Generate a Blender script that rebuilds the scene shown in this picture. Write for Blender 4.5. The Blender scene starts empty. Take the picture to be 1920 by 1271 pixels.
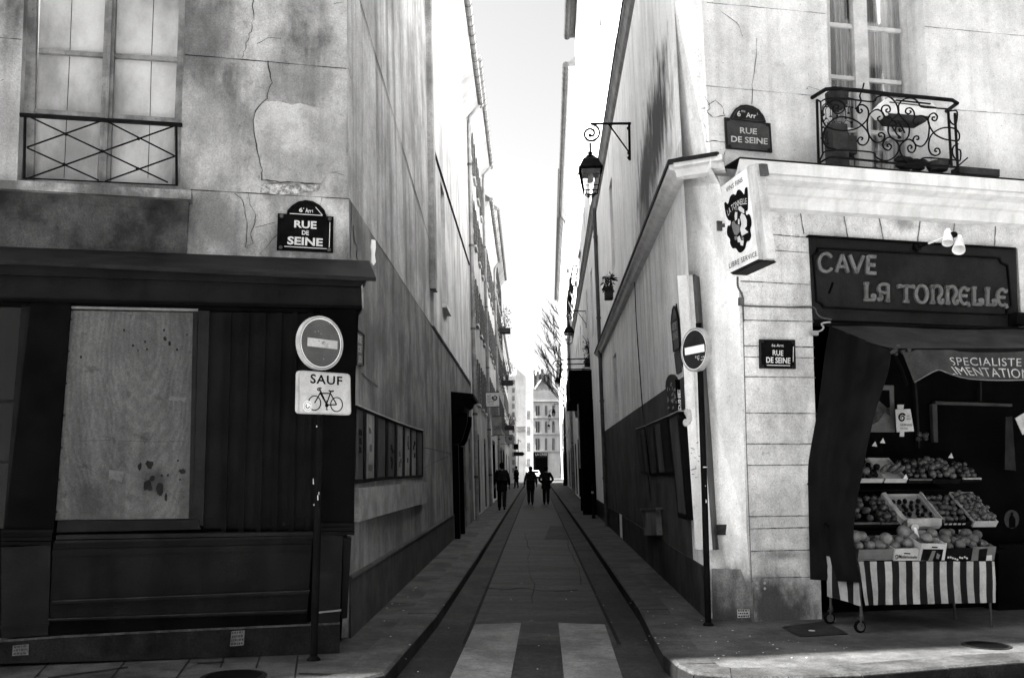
import bpy, bmesh, math, random
from mathutils import Vector, Matrix
random.seed(7)
sc = bpy.context.scene
COL = sc.collection
R = math.radians
# ---------------------------------------------------------------- camera, sky, sun, exposure
F = 1750.0; CX = 960.0; CY = 635.5; HOR = 880.0; EYE = 1.45
PITCH = math.atan((HOR - CY) / F)
cd = bpy.data.cameras.new('camera'); cam = bpy.data.objects.new('camera', cd); COL.objects.link(cam)
cd.lens = 36 * F / 1920; cd.sensor_width = 36; cd.clip_start = .05; cd.clip_end = 2000
cam.location = (0, 0, EYE); cam.rotation_euler = (math.pi / 2 + PITCH, 0, 0); sc.camera = cam
SUN_EL = 44.0; SUN_AZ = 7.8      # degrees: elevation; azimuth measured from -X towards -Y
sx, sy = -math.cos(R(SUN_AZ)), -math.sin(R(SUN_AZ))
w = bpy.data.worlds.new('World'); sc.world = w; w.use_nodes = True
nt = w.node_tree; nt.nodes.clear()
sky = nt.nodes.new('ShaderNodeTexSky'); sky.sky_type = 'NISHITA'; sky.sun_disc = False
sky.sun_elevation = R(SUN_EL); sky.sun_rotation = math.atan2(sx, sy); sky.air_density = 1.0; sky.dust_density = 4.5
bw = nt.nodes.new('ShaderNodeRGBToBW'); bg = nt.nodes.new('ShaderNodeBackground'); wo = nt.nodes.new('ShaderNodeOutputWorld')
nt.links.new(sky.outputs[0], bw.inputs[0]); nt.links.new(bw.outputs[0], bg.inputs[0]); nt.links.new(bg.outputs[0], wo.inputs[0])
bg.inputs[1].default_value = 0.05
ld = bpy.data.lights.new('sun', 'SUN'); ld.energy = 5.0; ld.angle = R(.5); ld.color = (1, .99, .97)
sun = bpy.data.objects.new('sun', ld); COL.objects.link(sun)
sv = Vector((sx * math.cos(R(SUN_EL)), sy * math.cos(R(SUN_EL)), math.sin(R(SUN_EL))))
sun.rotation_euler = sv.to_track_quat('Z', 'Y').to_euler(); sun.location = (-20, -5, 30)
sc.view_settings.view_transform = 'Standard'; sc.view_settings.look = 'None'; sc.view_settings.gamma = 1
sc.view_settings.exposure = 3.2
sc.cycles.max_bounces = 6; sc.cycles.diffuse_bounces = 4; sc.cycles.glossy_bounces = 3; sc.cycles.transmission_bounces = 4
sc.cycles.use_denoising = True

# ---------------------------------------------------------------- geometry helpers
CAM = Vector((0, 0, EYE)); _cp, _sp = math.cos(PITCH), math.sin(PITCH)
def ray(px, py):
    x = (px - CX) / F; y = -(py - CY) / F
    return Vector((x, _cp - y * _sp, _sp + y * _cp))
class Pl:
    """a real plane of the street: origin, u along it, v up it, n towards the street"""
    def __init__(s, o, u, v, flip=False):
        s.o = Vector(o); s.u = Vector(u).normalized(); vv = Vector(v); vv -= s.u * vv.dot(s.u); s.v = vv.normalized()
        s.n = s.u.cross(s.v)
        if s.n.dot(CAM - s.o) < 0: s.n = -s.n
    def off(s, d):
        q = Pl.__new__(Pl); q.o = s.o + s.n * d; q.u, q.v, q.n = s.u, s.v, s.n; return q
    def hit(s, px, py, d=0.0):
        r = ray(px, py); k = (s.o + s.n * d - CAM).dot(s.n) / r.dot(s.n); return CAM + r * k
    def st(s, p): q = p - s.o; return q.dot(s.u), q.dot(s.v)
    def at(s, a, b, d=0.0): return s.o + s.u * a + s.v * b + s.n * d
    def pst(s, px, py): return s.st(s.hit(px, py))
def gnd(px, py, z=0.0):
    r = ray(px, py); k = (z - EYE) / r.z; return CAM + r * k
def atY(px, py, Y):
    r = ray(px, py); return CAM + r * (Y / r.y)
class MB:
    def __init__(s): s.v = []; s.f = []
    def add(s, vs, fs):
        b = len(s.v); s.v += [Vector(p) for p in vs]; s.f += [tuple(b + i for i in f) for f in fs]; return s
    def face(s, vs): return s.add(vs, [tuple(range(len(vs)))])
    def prism(s, pts, vec):
        n = len(pts); vec = Vector(vec); pts = [Vector(p) for p in pts]
        return s.add(pts + [p + vec for p in pts], [tuple(range(n)), tuple(range(2 * n - 1, n - 1, -1))] + [(i, n + i, n + (i + 1) % n, (i + 1) % n) for i in range(n)])
    def box(s, c, hx, hy, hz, ux=(1, 0, 0), uy=(0, 1, 0), uz=(0, 0, 1)):
        c = Vector(c); a = Vector(ux) * hx; b = Vector(uy) * hy; d = Vector(uz) * hz
        vs = [c + a * i + b * j + d * k for k in (-1, 1) for j in (-1, 1) for i in (-1, 1)]
        return s.add(vs, [(0, 2, 3, 1), (4, 5, 7, 6), (0, 1, 5, 4), (2, 6, 7, 3), (0, 4, 6, 2), (1, 3, 7, 5)])
    def slab(s, pl, pix, d0, d1):
        """outline seen at d1 in front of plane pl, as a solid reaching back to d0"""
        return s.prism([pl.hit(x, y, d1) for x, y in pix], pl.n * (d0 - d1))
    def rect(s, pl, a0, a1, b0, b1, d0, d1):
        return s.prism([pl.at(a0, b0, d1), pl.at(a1, b0, d1), pl.at(a1, b1, d1), pl.at(a0, b1, d1)], pl.n * (d0 - d1))
    def tube(s, pts, r, n=6, caps=True):
        pts = [Vector(p) for p in pts]; m = len(pts); rs = r if isinstance(r, (list, tuple)) else [r] * m
        vs = []; prev = None
        for i, p in enumerate(pts):
            t = (pts[min(i + 1, m - 1)] - pts[max(i - 1, 0)])
            if t.length < 1e-9: t = Vector((0, 0, 1))
            t.normalize()
            if prev is None:
                a = Vector((0, 0, 1)) if abs(t.z) < .9 else Vector((1, 0, 0)); x = t.cross(a).normalized()
            else:
                x = prev - t * prev.dot(t); x = x.normalized() if x.length > 1e-6 else t.orthogonal().normalized()
            prev = x; y = t.cross(x)
            vs += [p + (x * math.cos(2 * math.pi * k / n) + y * math.sin(2 * math.pi * k / n)) * rs[i] for k in range(n)]
        fs = [(i * n + k, i * n + (k + 1) % n, (i + 1) * n + (k + 1) % n, (i + 1) * n + k) for i in range(m - 1) for k in range(n)]
        if caps: fs += [tuple(range(n - 1, -1, -1)), tuple((m - 1) * n + k for k in range(n))]
        return s.add(vs, fs)
    def lathe(s, c, prof, n=12, ax=(0, 0, 1)):
        c = Vector(c); z = Vector(ax).normalized(); x = z.orthogonal().normalized(); y = z.cross(x); m = len(prof)
        vs = [c + z * h + (x * math.cos(2 * math.pi * k / n) + y * math.sin(2 * math.pi * k / n)) * r for r, h in prof for k in range(n)]
        fs = [(i * n + k, i * n + (k + 1) % n, (i + 1) * n + (k + 1) % n, (i + 1) * n + k) for i in range(m - 1) for k in range(n)]
        fs += [tuple(range(n - 1, -1, -1)), tuple((m - 1) * n + k for k in range(n))]
        return s.add(vs, fs)
    def grid(s, rows):
        m = len(rows[0]); vs = [p for r in rows for p in r]
        return s.add(vs, [(i * m + j, i * m + j + 1, (i + 1) * m + j + 1, (i + 1) * m + j) for i in range(len(rows) - 1) for j in range(m - 1)])
    def ball(s, c, r, sz=(1, 1, 1), n=8, m=6):
        c = Vector(c); vs = [c + Vector((0, 0, -r * sz[2]))]; 
        for i in range(1, m):
            a = -math.pi / 2 + math.pi * i / m
            vs += [c + Vector((math.cos(a) * math.cos(2 * math.pi * k / n) * r * sz[0], math.cos(a) * math.sin(2 * math.pi * k / n) * r * sz[1], math.sin(a) * r * sz[2])) for k in range(n)]
        vs.append(c + Vector((0, 0, r * sz[2])))
        fs = [(0, 1 + (k + 1) % n, 1 + k) for k in range(n)]
        for i in range(m - 2): fs += [(1 + i * n + k, 1 + i * n + (k + 1) % n, 1 + (i + 1) * n + (k + 1) % n, 1 + (i + 1) * n + k) for k in range(n)]
        t = len(vs) - 1; fs += [(t, 1 + (m - 2) * n + k, 1 + (m - 2) * n + (k + 1) % n) for k in range(n)]
        return s.add(vs, fs)
    def build(s, name, mat, parent=None, smooth=False, stuff=False):
        org = ORG.get(parent.name, Vector()) if parent else Vector()
        me = bpy.data.meshes.new(name); me.from_pydata([tuple(p - org) for p in s.v], [], s.f); me.materials.append(mat)
        bm = bmesh.new(); bm.from_mesh(me); bmesh.ops.recalc_face_normals(bm, faces=bm.faces); bm.to_mesh(me); bm.free()
        if smooth:
            for p in me.polygons: p.use_smooth = True
            me.set_sharp_from_angle(angle=R(42))
        o = bpy.data.objects.new(name, me); COL.objects.link(o)
        if parent: o.parent = parent; ORG[o.name] = org
        if stuff: o['kind'] = 'stuff'
        return o
ORG = {}
def tag(o, label, cat, group=None):
    o['label'] = label; o['category'] = cat
    if group: o['group'] = group
    return o
def thing(name, label, cat, loc=(0, 0, 0), group=None):
    o = bpy.data.objects.new(name, None); COL.objects.link(o); o.location = loc; o.empty_display_size = .2
    ORG[o.name] = Vector(loc); return tag(o, label, cat, group)
def struct(o): o['kind'] = 'structure'; return o
def solo(mb, name, mat, label, cat, group=None, smooth=False):
    """a thing that is one mesh, its origin at its base"""
    lo = Vector((sum(p.x for p in mb.v), sum(p.y for p in mb.v), 0)) / len(mb.v); lo.z = min(p.z for p in mb.v)
    mb.v = [p - lo for p in mb.v]; o = mb.build(name, mat, None, smooth); o.location = lo; ORG[o.name] = lo
    mb.v = [p + lo for p in mb.v]
    return tag(o, label, cat, group)
def copy_tree(o, parent=None):
    c = o.copy(); COL.objects.link(c); c.parent = parent
    for ch in list(o.children): copy_tree(ch, c)
    return c
def smoothline(pts, k=5, closed=False):
    out = []; n = len(pts); P = [Vector((*p, 0)) if len(p) == 2 else Vector(p) for p in pts]
    rng = n if closed else n - 1
    for i in range(rng):
        p0 = P[(i - 1) % n] if closed or i > 0 else P[0]; p1 = P[i]; p2 = P[(i + 1) % n]; p3 = P[(i + 2) % n] if closed or i + 2 < n else P[-1]
        for j in range(k):
            t = j / k
            out.append(.5 * ((2 * p1) + (p2 - p0) * t + (2 * p0 - 5 * p1 + 4 * p2 - p3) * t * t + (3 * p1 - p0 - 3 * p2 + p3) * t ** 3))
    if not closed: out.append(P[-1])
    return out
_tc = {}
def glyphs(text, bold=0.0, space=1.0):
    key = (text, bold, space)
    if key in _tc: return _tc[key]
    cu = bpy.data.curves.new('t', 'FONT'); cu.body = text; cu.offset = bold; cu.space_character = space; cu.resolution_u = 3
    o = bpy.data.objects.new('t', cu); COL.objects.link(o)
    dg = bpy.context.evaluated_depsgraph_get(); me = bpy.data.meshes.new_from_object(o.evaluated_get(dg))
    vs = [(v.co.x, v.co.y) for v in me.vertices]; fs = [tuple(p.vertices) for p in me.polygons]
    COL.objects.unlink(o); bpy.data.objects.remove(o); bpy.data.curves.remove(cu); bpy.data.meshes.remove(me)
    x0 = min(v[0] for v in vs); x1 = max(v[0] for v in vs); y0 = min(v[1] for v in vs); y1 = max(v[1] for v in vs)
    _tc[key] = ([((a - x0) / (x1 - x0), (b - y0) / (y1 - y0)) for a, b in vs], fs); return _tc[key]
def bil(q, a, b):
    """a: 0..1 left to right, b: 0..1 bottom to top, q = TL, TR, BR, BL"""
    tl, tr, br, bl = q
    return tuple((bl[i] * (1 - a) + br[i] * a) * (1 - b) + (tl[i] * (1 - a) + tr[i] * a) * b for i in (0, 1))
def letter(mb, pl, q, text, d, bold=0.0, space=1.0, warp=None):
    vs, fs = glyphs(text, bold, space)
    pts = []
    for a, b in vs:
        if warp: a, b = warp(a, b)
        x, y = bil(q, a, b); pts.append(pl.hit(x, y, d))
    mb.add(pts, fs)
def stroke(mb, pl, pix, wpx, d, k=4, smooth=True, closed=False):
    """flat painted or incised line on a plane, width in photo pixels"""
    L = smoothline(pix, k, closed) if smooth and len(pix) > 2 else [Vector((*p, 0)) for p in pix]
    if closed: L.append(L[0])
    ws = wpx if isinstance(wpx, list) else None
    a = []; b = []
    for i, p in enumerate(L):
        t = L[min(i + 1, len(L) - 1)] - L[max(i - 1, 0)]
        if t.length < 1e-6: t = Vector((1, 0, 0))
        t.normalize(); nn = Vector((-t.y, t.x, 0))
        f = i / max(1, len(L) - 1)
        ww = (ws[min(int(f * len(ws)), len(ws) - 1)] if ws else wpx) / 2
        a.append(pl.hit(p.x + nn.x * ww, p.y + nn.y * ww, d)); b.append(pl.hit(p.x - nn.x * ww, p.y - nn.y * ww, d))
    mb.grid([a, b])
def crackline(p0, p1, n, amp, seed):
    rr = random.Random(seed); out = []
    for i in range(n + 1):
        t = i / n; out.append((p0[0] + (p1[0] - p0[0]) * t + rr.uniform(-amp, amp), p0[1] + (p1[1] - p0[1]) * t + rr.uniform(-amp, amp) * .5))
    return out
def wallgrid(mb, pl, s0, s1, t0, t1, holes, depth):
    S = sorted({s0, s1, *[h[0] for h in holes], *[h[1] for h in holes]}); T = sorted({t0, t1, *[h[2] for h in holes], *[h[3] for h in holes]})
    S = [a for a in S if s0 <= a <= s1]; T = [a for a in T if t0 <= a <= t1]
    for i in range(len(S) - 1):
        for j in range(len(T) - 1):
            a, b = (S[i] + S[i + 1]) / 2, (T[j] + T[j + 1]) / 2
            if any(h[0] < a < h[1] and h[2] < b < h[3] for h in holes): continue
            mb.face([pl.at(S[i], T[j]), pl.at(S[i + 1], T[j]), pl.at(S[i + 1], T[j + 1]), pl.at(S[i], T[j + 1])])
    for h in holes:
        c = [(h[0], h[2]), (h[1], h[2]), (h[1], h[3]), (h[0], h[3])]
        for k in range(4):
            p, q = c[k], c[(k + 1) % 4]
            mb.face([pl.at(*p), pl.at(*q), pl.at(*q, -depth), pl.at(*p, -depth)])

# ---------------------------------------------------------------- materials (all grey: the photograph is black and white)
def M(name, lo, hi=None, scale=2.0, rough=.85, stretch=(1, 1, 1), bump=.12, bscale=45, streak=0, grain=.12, spec=.25, metal=0, stains=(), coat=0, sscale=(5, 5, .35), spots=0, rings=None, pits=None):
    pits = (.45 if hi is not None and hi > .12 and bump >= .2 else 0) if pits is None else pits
    m = bpy.data.materials.new(name); m.use_nodes = True; t = m.node_tree; N = t.nodes; Lk = t.links
    b = N['Principled BSDF']; b.inputs['Roughness'].default_value = rough; b.inputs['Metallic'].default_value = metal
    b.inputs['Specular IOR Level'].default_value = spec; b.inputs['Coat Weight'].default_value = coat; b.inputs['Coat Roughness'].default_value = .05
    hi = lo if hi is None else hi
    if hi < .08 and metal == 0: spec = min(spec, max(.02, spec * hi / .08)); b.inputs["Specular IOR Level"].default_value = spec
    geo = N.new('ShaderNodeNewGeometry')
    def noise(sc_, st=(1, 1, 1), det=6, off=0, rg=.6):
        mp = N.new('ShaderNodeMapping'); mp.inputs['Scale'].default_value = st; mp.inputs['Location'].default_value = (off, off * .7, off * .3)
        Lk.new(geo.outputs['Position'], mp.inputs['Vector'])
        n = N.new('ShaderNodeTexNoise'); n.inputs['Scale'].default_value = sc_; n.inputs['Detail'].default_value = det; n.inputs['Roughness'].default_value = rg
        Lk.new(mp.outputs[0], n.inputs['Vector']); return n.outputs['Fac']
    def rng(x, a, bb, c, d):
        r = N.new('ShaderNodeMapRange'); r.interpolation_type = 'SMOOTHSTEP'
        for i, v in enumerate((a, bb, c, d)): r.inputs[i + 1].default_value = v
        Lk.new(x, r.inputs[0]); return r.outputs[0]
    def mth(op, x, y, cl=False):
        q = N.new('ShaderNodeMath'); q.operation = op; q.use_clamp = cl
        for i, v in enumerate((x, y)):
            if isinstance(v, (int, float)): q.inputs[i].default_value = v
            else: Lk.new(v, q.inputs[i])
        return q.outputs[0]
    val = rng(noise(scale, stretch), .34, .66, lo, hi)
    if streak: val = mth('MULTIPLY', val, rng(noise(1, sscale, 5, 3), .42, .68, 1, 1 - streak))
    if spots: val = mth('MULTIPLY', val, rng(noise(9, (1, 1, 1), 4, 9), .62, .72, 1, 1 - spots))
    val = mth('MULTIPLY', val, rng(noise(11, (1, 1, .8), 6, 21, .75), .3, .7, 1 - grain * .6, 1 + grain * .6))
    if pits: val = mth('MULTIPLY', val, rng(noise(52, (1, 1, 1), 2, 33, .5), .66, .74, 1, 1 - pits))
    if rings:      # plywood figure: distorted growth rings
        wv = N.new('ShaderNodeTexWave'); wv.wave_type = 'RINGS'; wv.rings_direction = 'SPHERICAL'; wv.inputs['Scale'].default_value = 5; wv.inputs['Distortion'].default_value = 11; wv.inputs['Detail'].default_value = 3; wv.inputs['Detail Scale'].default_value = .9
        mp = N.new('ShaderNodeMapping'); mp.vector_type = 'POINT'; mp.inputs['Location'].default_value = tuple(-c * k for c, k in zip(rings, (1.6, 1.6, .55))); mp.inputs['Scale'].default_value = (1.6, 1.6, .55)
        Lk.new(geo.outputs['Position'], mp.inputs['Vector']); Lk.new(mp.outputs[0], wv.inputs['Vector']); val = mth('MULTIPLY', val, rng(wv.outputs['Fac'], .1, .9, .88, 1.05))
    for i, (c, r_, target, amt) in enumerate(stains):
        sub = N.new('ShaderNodeVectorMath'); sub.operation = 'SUBTRACT'; Lk.new(geo.outputs['Position'], sub.inputs[0]); sub.inputs[1].default_value = c
        dv = N.new('ShaderNodeVectorMath'); dv.operation = 'DIVIDE'; Lk.new(sub.outputs[0], dv.inputs[0]); dv.inputs[1].default_value = r_
        ln = N.new('ShaderNodeVectorMath'); ln.operation = 'LENGTH'; Lk.new(dv.outputs[0], ln.inputs[0])
        nz = noise(3.5, (1, 1, .5), 6, 11 + i)
        k = mth('ADD', mth('SUBTRACT', 1, ln.outputs['Value']), mth('MULTIPLY', mth('SUBTRACT', nz, .5), 2.2))
        k = mth('MULTIPLY', rng(k, -.1, .7, 0, 1), amt)
        val = mth('ADD', val, mth('MULTIPLY', k, mth('SUBTRACT', target, val)))
    if grain: val = mth('MULTIPLY', val, rng(noise(70, (1, 1, 1), 3, 5, .8), .3, .7, 1 - grain, 1 + grain))
    Lk.new(val, b.inputs['Base Color'])
    if bump:
        bp = N.new('ShaderNodeBump'); bp.inputs['Strength'].default_value = bump; bp.inputs['Distance'].default_value = .02
        Lk.new(noise(bscale, (1, 1, 1), 5, 7, .7), bp.inputs['Height']); Lk.new(bp.outputs[0], b.inputs['Normal'])
    return m
def glass(name, base=.03, rough=.06):
    m = bpy.data.materials.new(name); m.use_nodes = True; b = m.node_tree.nodes['Principled BSDF']
    b.inputs['Base Color'].default_value = (base, base, base, 1); b.inputs['Roughness'].default_value = rough; b.inputs['Specular IOR Level'].default_value = .16
    return m
def clear(name):
    """thin clear pane: mostly see-through with a mirror film"""
    m = bpy.data.materials.new(name); m.use_nodes = True; t = m.node_tree; N = t.nodes; N.remove(N['Principled BSDF'])
    tr = N.new('ShaderNodeBsdfTransparent'); gl = N.new('ShaderNodeBsdfGlossy'); gl.inputs['Roughness'].default_value = .03
    fr = N.new('ShaderNodeFresnel'); fr.inputs[0].default_value = 1.45; mx = N.new('ShaderNodeMixShader')
    t.links.new(fr.outputs[0], mx.inputs[0]); t.links.new(tr.outputs[0], mx.inputs[1]); t.links.new(gl.outputs[0], mx.inputs[2])
    t.links.new(mx.outputs[0], N['Material Output'].inputs[0]); return m

# ---------------------------------------------------------------- the street's planes
FD = Vector((math.cos(R(12.6)), math.sin(R(12.6)), 0)); UP = Vector((0, 0, 1))
CL = gnd(656, 1195); FL = Pl(CL, FD, UP)
BL_ = gnd(1412, 1165); FR = Pl(BL_, FD, UP)
FN = FL.n
dl = Vector((ray(988, HOR).x, ray(988, HOR).y, 0)).normalized()
dr = Vector((ray(1030, HOR).x, ray(1030, HOR).y, 0)).normalized()
CU = FL.hit(650, 0); AL = Pl(CL, dl, CU - CL)
AR0 = gnd(1325, 1158); AR = Pl(AR0, dr, atY(1264, 0, AR0.y) - AR0)
SF = FL.off((gnd(637, 1223) - CL).dot(FN))       # face of the dark wooden shopfront
# ---------------------------------------------------------------- palette
def sp(pl, x, y): p = pl.hit(x, y); return (p.x, p.y, p.z)
m_plL = M('stained_plaster', .055, .34, 1.5, streak=.35, bump=.3, grain=.2, spots=.25, stretch=(1, 1, .6), stains=[
    (sp(FL, 400, 80), (.35, .6, .45), .07, .7), (sp(FL, 395, 250), (.4, .6, .6), .16, .45), (sp(FL, 545, 160), (.45, .6, .3), .12, .6),
    (sp(FL, 180, 410), (1.1, .8, .32), .035, .95), (sp(FL, 400, 410), (.4, .6, .3), .10, .7), (sp(FL, 590, 420), (.3, .5, .35), .55, .5), (sp(FL, 20, 230), (.2, .5, .4), .15, .6)])
m_patch = M('newer_plaster', .20, .34, 2.2, streak=.2, bump=.25, grain=.18, spots=.2)
m_reveal = M('reveal_plaster', .16, .26, 3, streak=.3)
m_crack = M('crack', .012, .03, 9, bump=0)
m_jointd = M('joint_shadow_gap', .006, .014, 6, bump=0)  # joints, seams and cracks in one dark colour
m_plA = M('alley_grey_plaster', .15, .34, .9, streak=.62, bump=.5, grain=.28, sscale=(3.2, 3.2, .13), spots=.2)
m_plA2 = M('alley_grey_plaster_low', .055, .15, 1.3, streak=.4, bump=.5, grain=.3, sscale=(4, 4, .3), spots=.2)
m_dadoA = M('grey_dado', .018, .034, 2.5, streak=.3, bump=.3, grain=.25)
m_plB = M('pale_old_plaster', .30, .50, 1.0, streak=.35, bump=.25, sscale=(1.6, 1.6, .14))
m_plC = M('pale_plaster', .22, .38, .9, streak=.3, bump=.2, sscale=(1.5, 1.5, .15))
m_plD = M('cream_plaster', .3, .46, 1, streak=.25, bump=.2, sscale=(1.5, 1.5, .15))
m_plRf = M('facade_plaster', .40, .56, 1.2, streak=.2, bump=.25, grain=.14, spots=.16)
m_plR = M('white_plaster', .72, .84, 1.2, streak=.18, bump=.22, grain=.12, spots=.15, stains=[
    (sp(AR, 1232, 230), (.6, 1.7, .9), .05, 1), (sp(AR, 1212, 330), (.6, 1.6, .8), .07, 1), (sp(AR, 1205, 430), (.5, 1.3, .5), .12, .8)])
m_plRlow = M('white_plaster_low', .62, .80, 1.0, streak=.3, bump=.25, grain=.16, spots=.15)
m_dadoR = M('painted_grey_band', .025, .055, 1.6, streak=.3, bump=.3, grain=.25)
m_plinthR = M('dark_wall_base', .015, .035, 2, streak=.35, bump=.35, grain=.3)
m_stone = M('dressed_limestone', .36, .56, 1.6, streak=.22, bump=.3, grain=.2, spots=.25, stains=[
    (sp(FR, 1690, 415), (.16, .3, .14), .14, .8), (sp(FR, 1460, 1150), (.6, .3, .42), .03, .95), (sp(FR, 1470, 1040), (.3, .3, .1), .07, .7)])
m_stone2 = M('moulded_limestone', .46, .56, 3, streak=.18, bump=.1, grain=.06, sscale=(7, 7, .5))
m_chamf = M('corner_pier_plaster', .60, .78, 1.5, streak=.2, bump=.3, grain=.15, spots=.2, stains=[
    ((2.2, 9.3, .15), (.6, .5, .42), .06, .9), ((2.05, 9.3, .6), (.14, .3, .5), .1, .6)])
m_lead = M('dark_lead_sheet', .006, .012, 4, rough=.55)
m_blackpaint = M('black_paint', .002, .004, 3, rough=.6, bump=.12, grain=.3, spec=.2)
m_shopgrey = M('dark_grey_paint', .0045, .0075, 3, rough=.6, bump=.15, spots=.12, streak=.2, grain=.12, spec=.15)
m_shopgrey2 = M('dark_grey_paint_worn', .0065, .0115, 3, rough=.65, bump=.18, spots=.12, streak=.2, grain=.14, spec=.15)
m_shopblack = M('near_black_wood', .0008, .002, 3, rough=.75, bump=.1, spec=.1)
m_edge = M('worn_edge', .06, .12, 8, rough=.6)
m_iron = M('black_iron', .003, .006, 8, rough=.5, spec=.35)
m_asph = M('asphalt', .0105, .024, 1.3, rough=.74, bump=.8, bscale=60, grain=.8, spec=.34, spots=.3)
m_asph2 = M('worn_asphalt', .009, .027, 1.1, rough=.68, bump=.8, bscale=60, grain=.8, spec=.45, stretch=(.6, 2.4, 1), spots=.3)
m_asph3 = M('gutter_asphalt', .024, .040, 2, rough=.7, bump=.5, bscale=90, grain=.5, spec=.3)
m_pave = M('pavement_asphalt', .022, .062, 1.4, rough=.85, bump=.45, bscale=90, grain=.5, spots=.3)
m_slab = M('pavement_slabs', .012, .046, 1.6, rough=.8, bump=.4, bscale=60, grain=.4, spots=.35)
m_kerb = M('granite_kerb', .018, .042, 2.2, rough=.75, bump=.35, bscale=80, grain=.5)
m_white = M('white_enamel', .62, .74, 5, rough=.4, bump=.02, grain=.06)
m_paintline = M('crossing_paint', .055, .12, 2, rough=.7, bump=.3, bscale=90, grain=.4, spots=.5)
m_scrap = M('stained_paper', .042, .065, 9)
m_dull = M('dull_notice', .06, .13, 9, grain=.3)
m_zinc = M('zinc', .14, .24, 3, rough=.5, metal=.3, streak=.3)
m_zincd = M('dark_zinc', .035, .07, 3, rough=.55, streak=.3)
m_frameL = M('weathered_window_paint', .09, .20, 5, rough=.7, streak=.3, bump=.2)
m_frameR = M('white_window_paint', .36, .48, 5, rough=.55, bump=.05)
m_blind = M('pale_inner_shutter', .16, .38, 1.6, rough=.45, bump=0, grain=.05, coat=.6, stretch=(1, 1, .5))
m_darkglass = glass('dark_pane', .003, .08)
m_clear = clear('clear_pane')
m_wood = M('plywood', .033, .06, 1.6, rough=.8, rings=sp(SF, 270, 640), bump=.15, grain=.25, stretch=(3, 3, .35), spots=.35, stains=[(sp(SF, 290, 905), (.12, .3, .12), .01, .8), (sp(SF, 165, 935), (.09, .3, .16), .012, .7), (sp(SF, 260, 640), (.3, .3, .2), .03, .4)])
m_door = M('dark_door_paint', .002, .005, 3, rough=.55, bump=.1)
m_roof = M('slate_roof', .07, .12, 3)
m_shut = M('grey_shutters', .05, .09, 3, streak=.3)
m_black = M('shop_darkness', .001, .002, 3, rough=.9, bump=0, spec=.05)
m_leaf = M('leaf', .006, .016, 6, rough=.6)
m_terra = M('dark_pot', .014, .03, 6)

# ---------------------------------------------------------------- ground, pavements, kerbs, road
RZ = -.13
struct(MB().add([(-250, -120, RZ), (250, -120, RZ), (250, 420, RZ), (-250, 420, RZ)], [(0, 1, 2, 3)]).build('ground', m_asph))
def V2(p): return Vector((p.x, p.y, 0))
kL = [V2(gnd(977, 917)), V2(gnd(897, 1040)), V2(gnd(820, 1150)), V2(gnd(765, 1212)), V2(gnd(722, 1262))]
dLk = (kL[0] - kL[2]).normalized(); kL = [kL[0] + dLk * 95] + kL
kL += [Vector((-1.25, 6.45, 0)), Vector((-1.75, 6.22, 0)), Vector((-4, 5.65, 0)), Vector((-16, 2.95, 0))]
kR = [V2(gnd(1035, 913)), V2(gnd(1100, 1001)), V2(gnd(1200, 1142)), V2(gnd(1226, 1193)), V2(gnd(1245, 1225)), V2(gnd(1270, 1246)), V2(gnd(1301, 1261)), V2(gnd(1372, 1268)), V2(gnd(1480, 1268)), V2(gnd(1617, 1263)), V2(gnd(1777, 1250)), V2(gnd(1920, 1239))]
dRk = (kR[0] - kR[2]).normalized(); kR = [kR[0] + dRk * 90] + kR + [kR[-1] + Vector((12, 3.2, 0))]
def inward(poly, side, wd):
    out = []
    for i, p in enumerate(poly):
        t = (poly[min(i + 1, len(poly) - 1)] - poly[max(i - 1, 0)]).normalized(); out.append(p + Vector((-t.y, t.x, 0)) * side * wd)
    return out
def resample(poly, step):
    out = [poly[0]]; acc = 0
    for i in range(len(poly) - 1):
        a, b = poly[i], poly[i + 1]; L = (b - a).length; n = max(1, int(round(L / step)))
        out += [a + (b - a) * (j / n) for j in range(1, n + 1)]
    return out
def kerbs(poly, side, name):
    P = resample(poly, 1.05); Q = inward(P, side, .30); mb = MB(); mf = MB(); rr = random.Random(3)
    for i in range(len(P) - 1):
        g = .004; t = (P[i + 1] - P[i]).normalized() * g; h = .004 + rr.uniform(-.003, .004)
        a, b, c, d = P[i] + t, P[i + 1] - t, Q[i + 1] - t, Q[i] + t; ins = (c - b).normalized() * .02
        z = lambda p, zz: Vector((p.x, p.y, zz))
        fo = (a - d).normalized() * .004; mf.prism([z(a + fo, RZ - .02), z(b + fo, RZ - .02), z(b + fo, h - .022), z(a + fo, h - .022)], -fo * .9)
        mb.add([z(a, RZ - .02), z(b, RZ - .02), z(b, h - .015), z(a, h - .015), z(a + ins, h), z(b + ins, h), z(c, h), z(d, h), z(c, RZ), z(d, RZ)],
               [(0, 1, 2, 3), (3, 2, 5, 4), (4, 5, 6, 7), (7, 6, 8, 9), (0, 3, 4, 7, 9), (1, 8, 6, 5, 2)])
    k_ = struct(mb.build(name, m_kerb)); mf.build('kerb_face', M('grimy_kerb_face', .006, .014, 3, grain=.5), k_); return k_, Q  # kerb fronts in a darker colour than the tops
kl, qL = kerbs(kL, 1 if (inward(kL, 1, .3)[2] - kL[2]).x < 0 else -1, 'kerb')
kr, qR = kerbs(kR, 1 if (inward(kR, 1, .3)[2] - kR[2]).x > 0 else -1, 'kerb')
def pavement(q, x, name, mat):
    rows = []
    for p in q: rows.append([Vector((p.x, p.y, 0)), Vector((p.x + (x if abs(p.x) < 6 or True else 0), p.y + (abs(x) * .0), 0))])
    return rows
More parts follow.
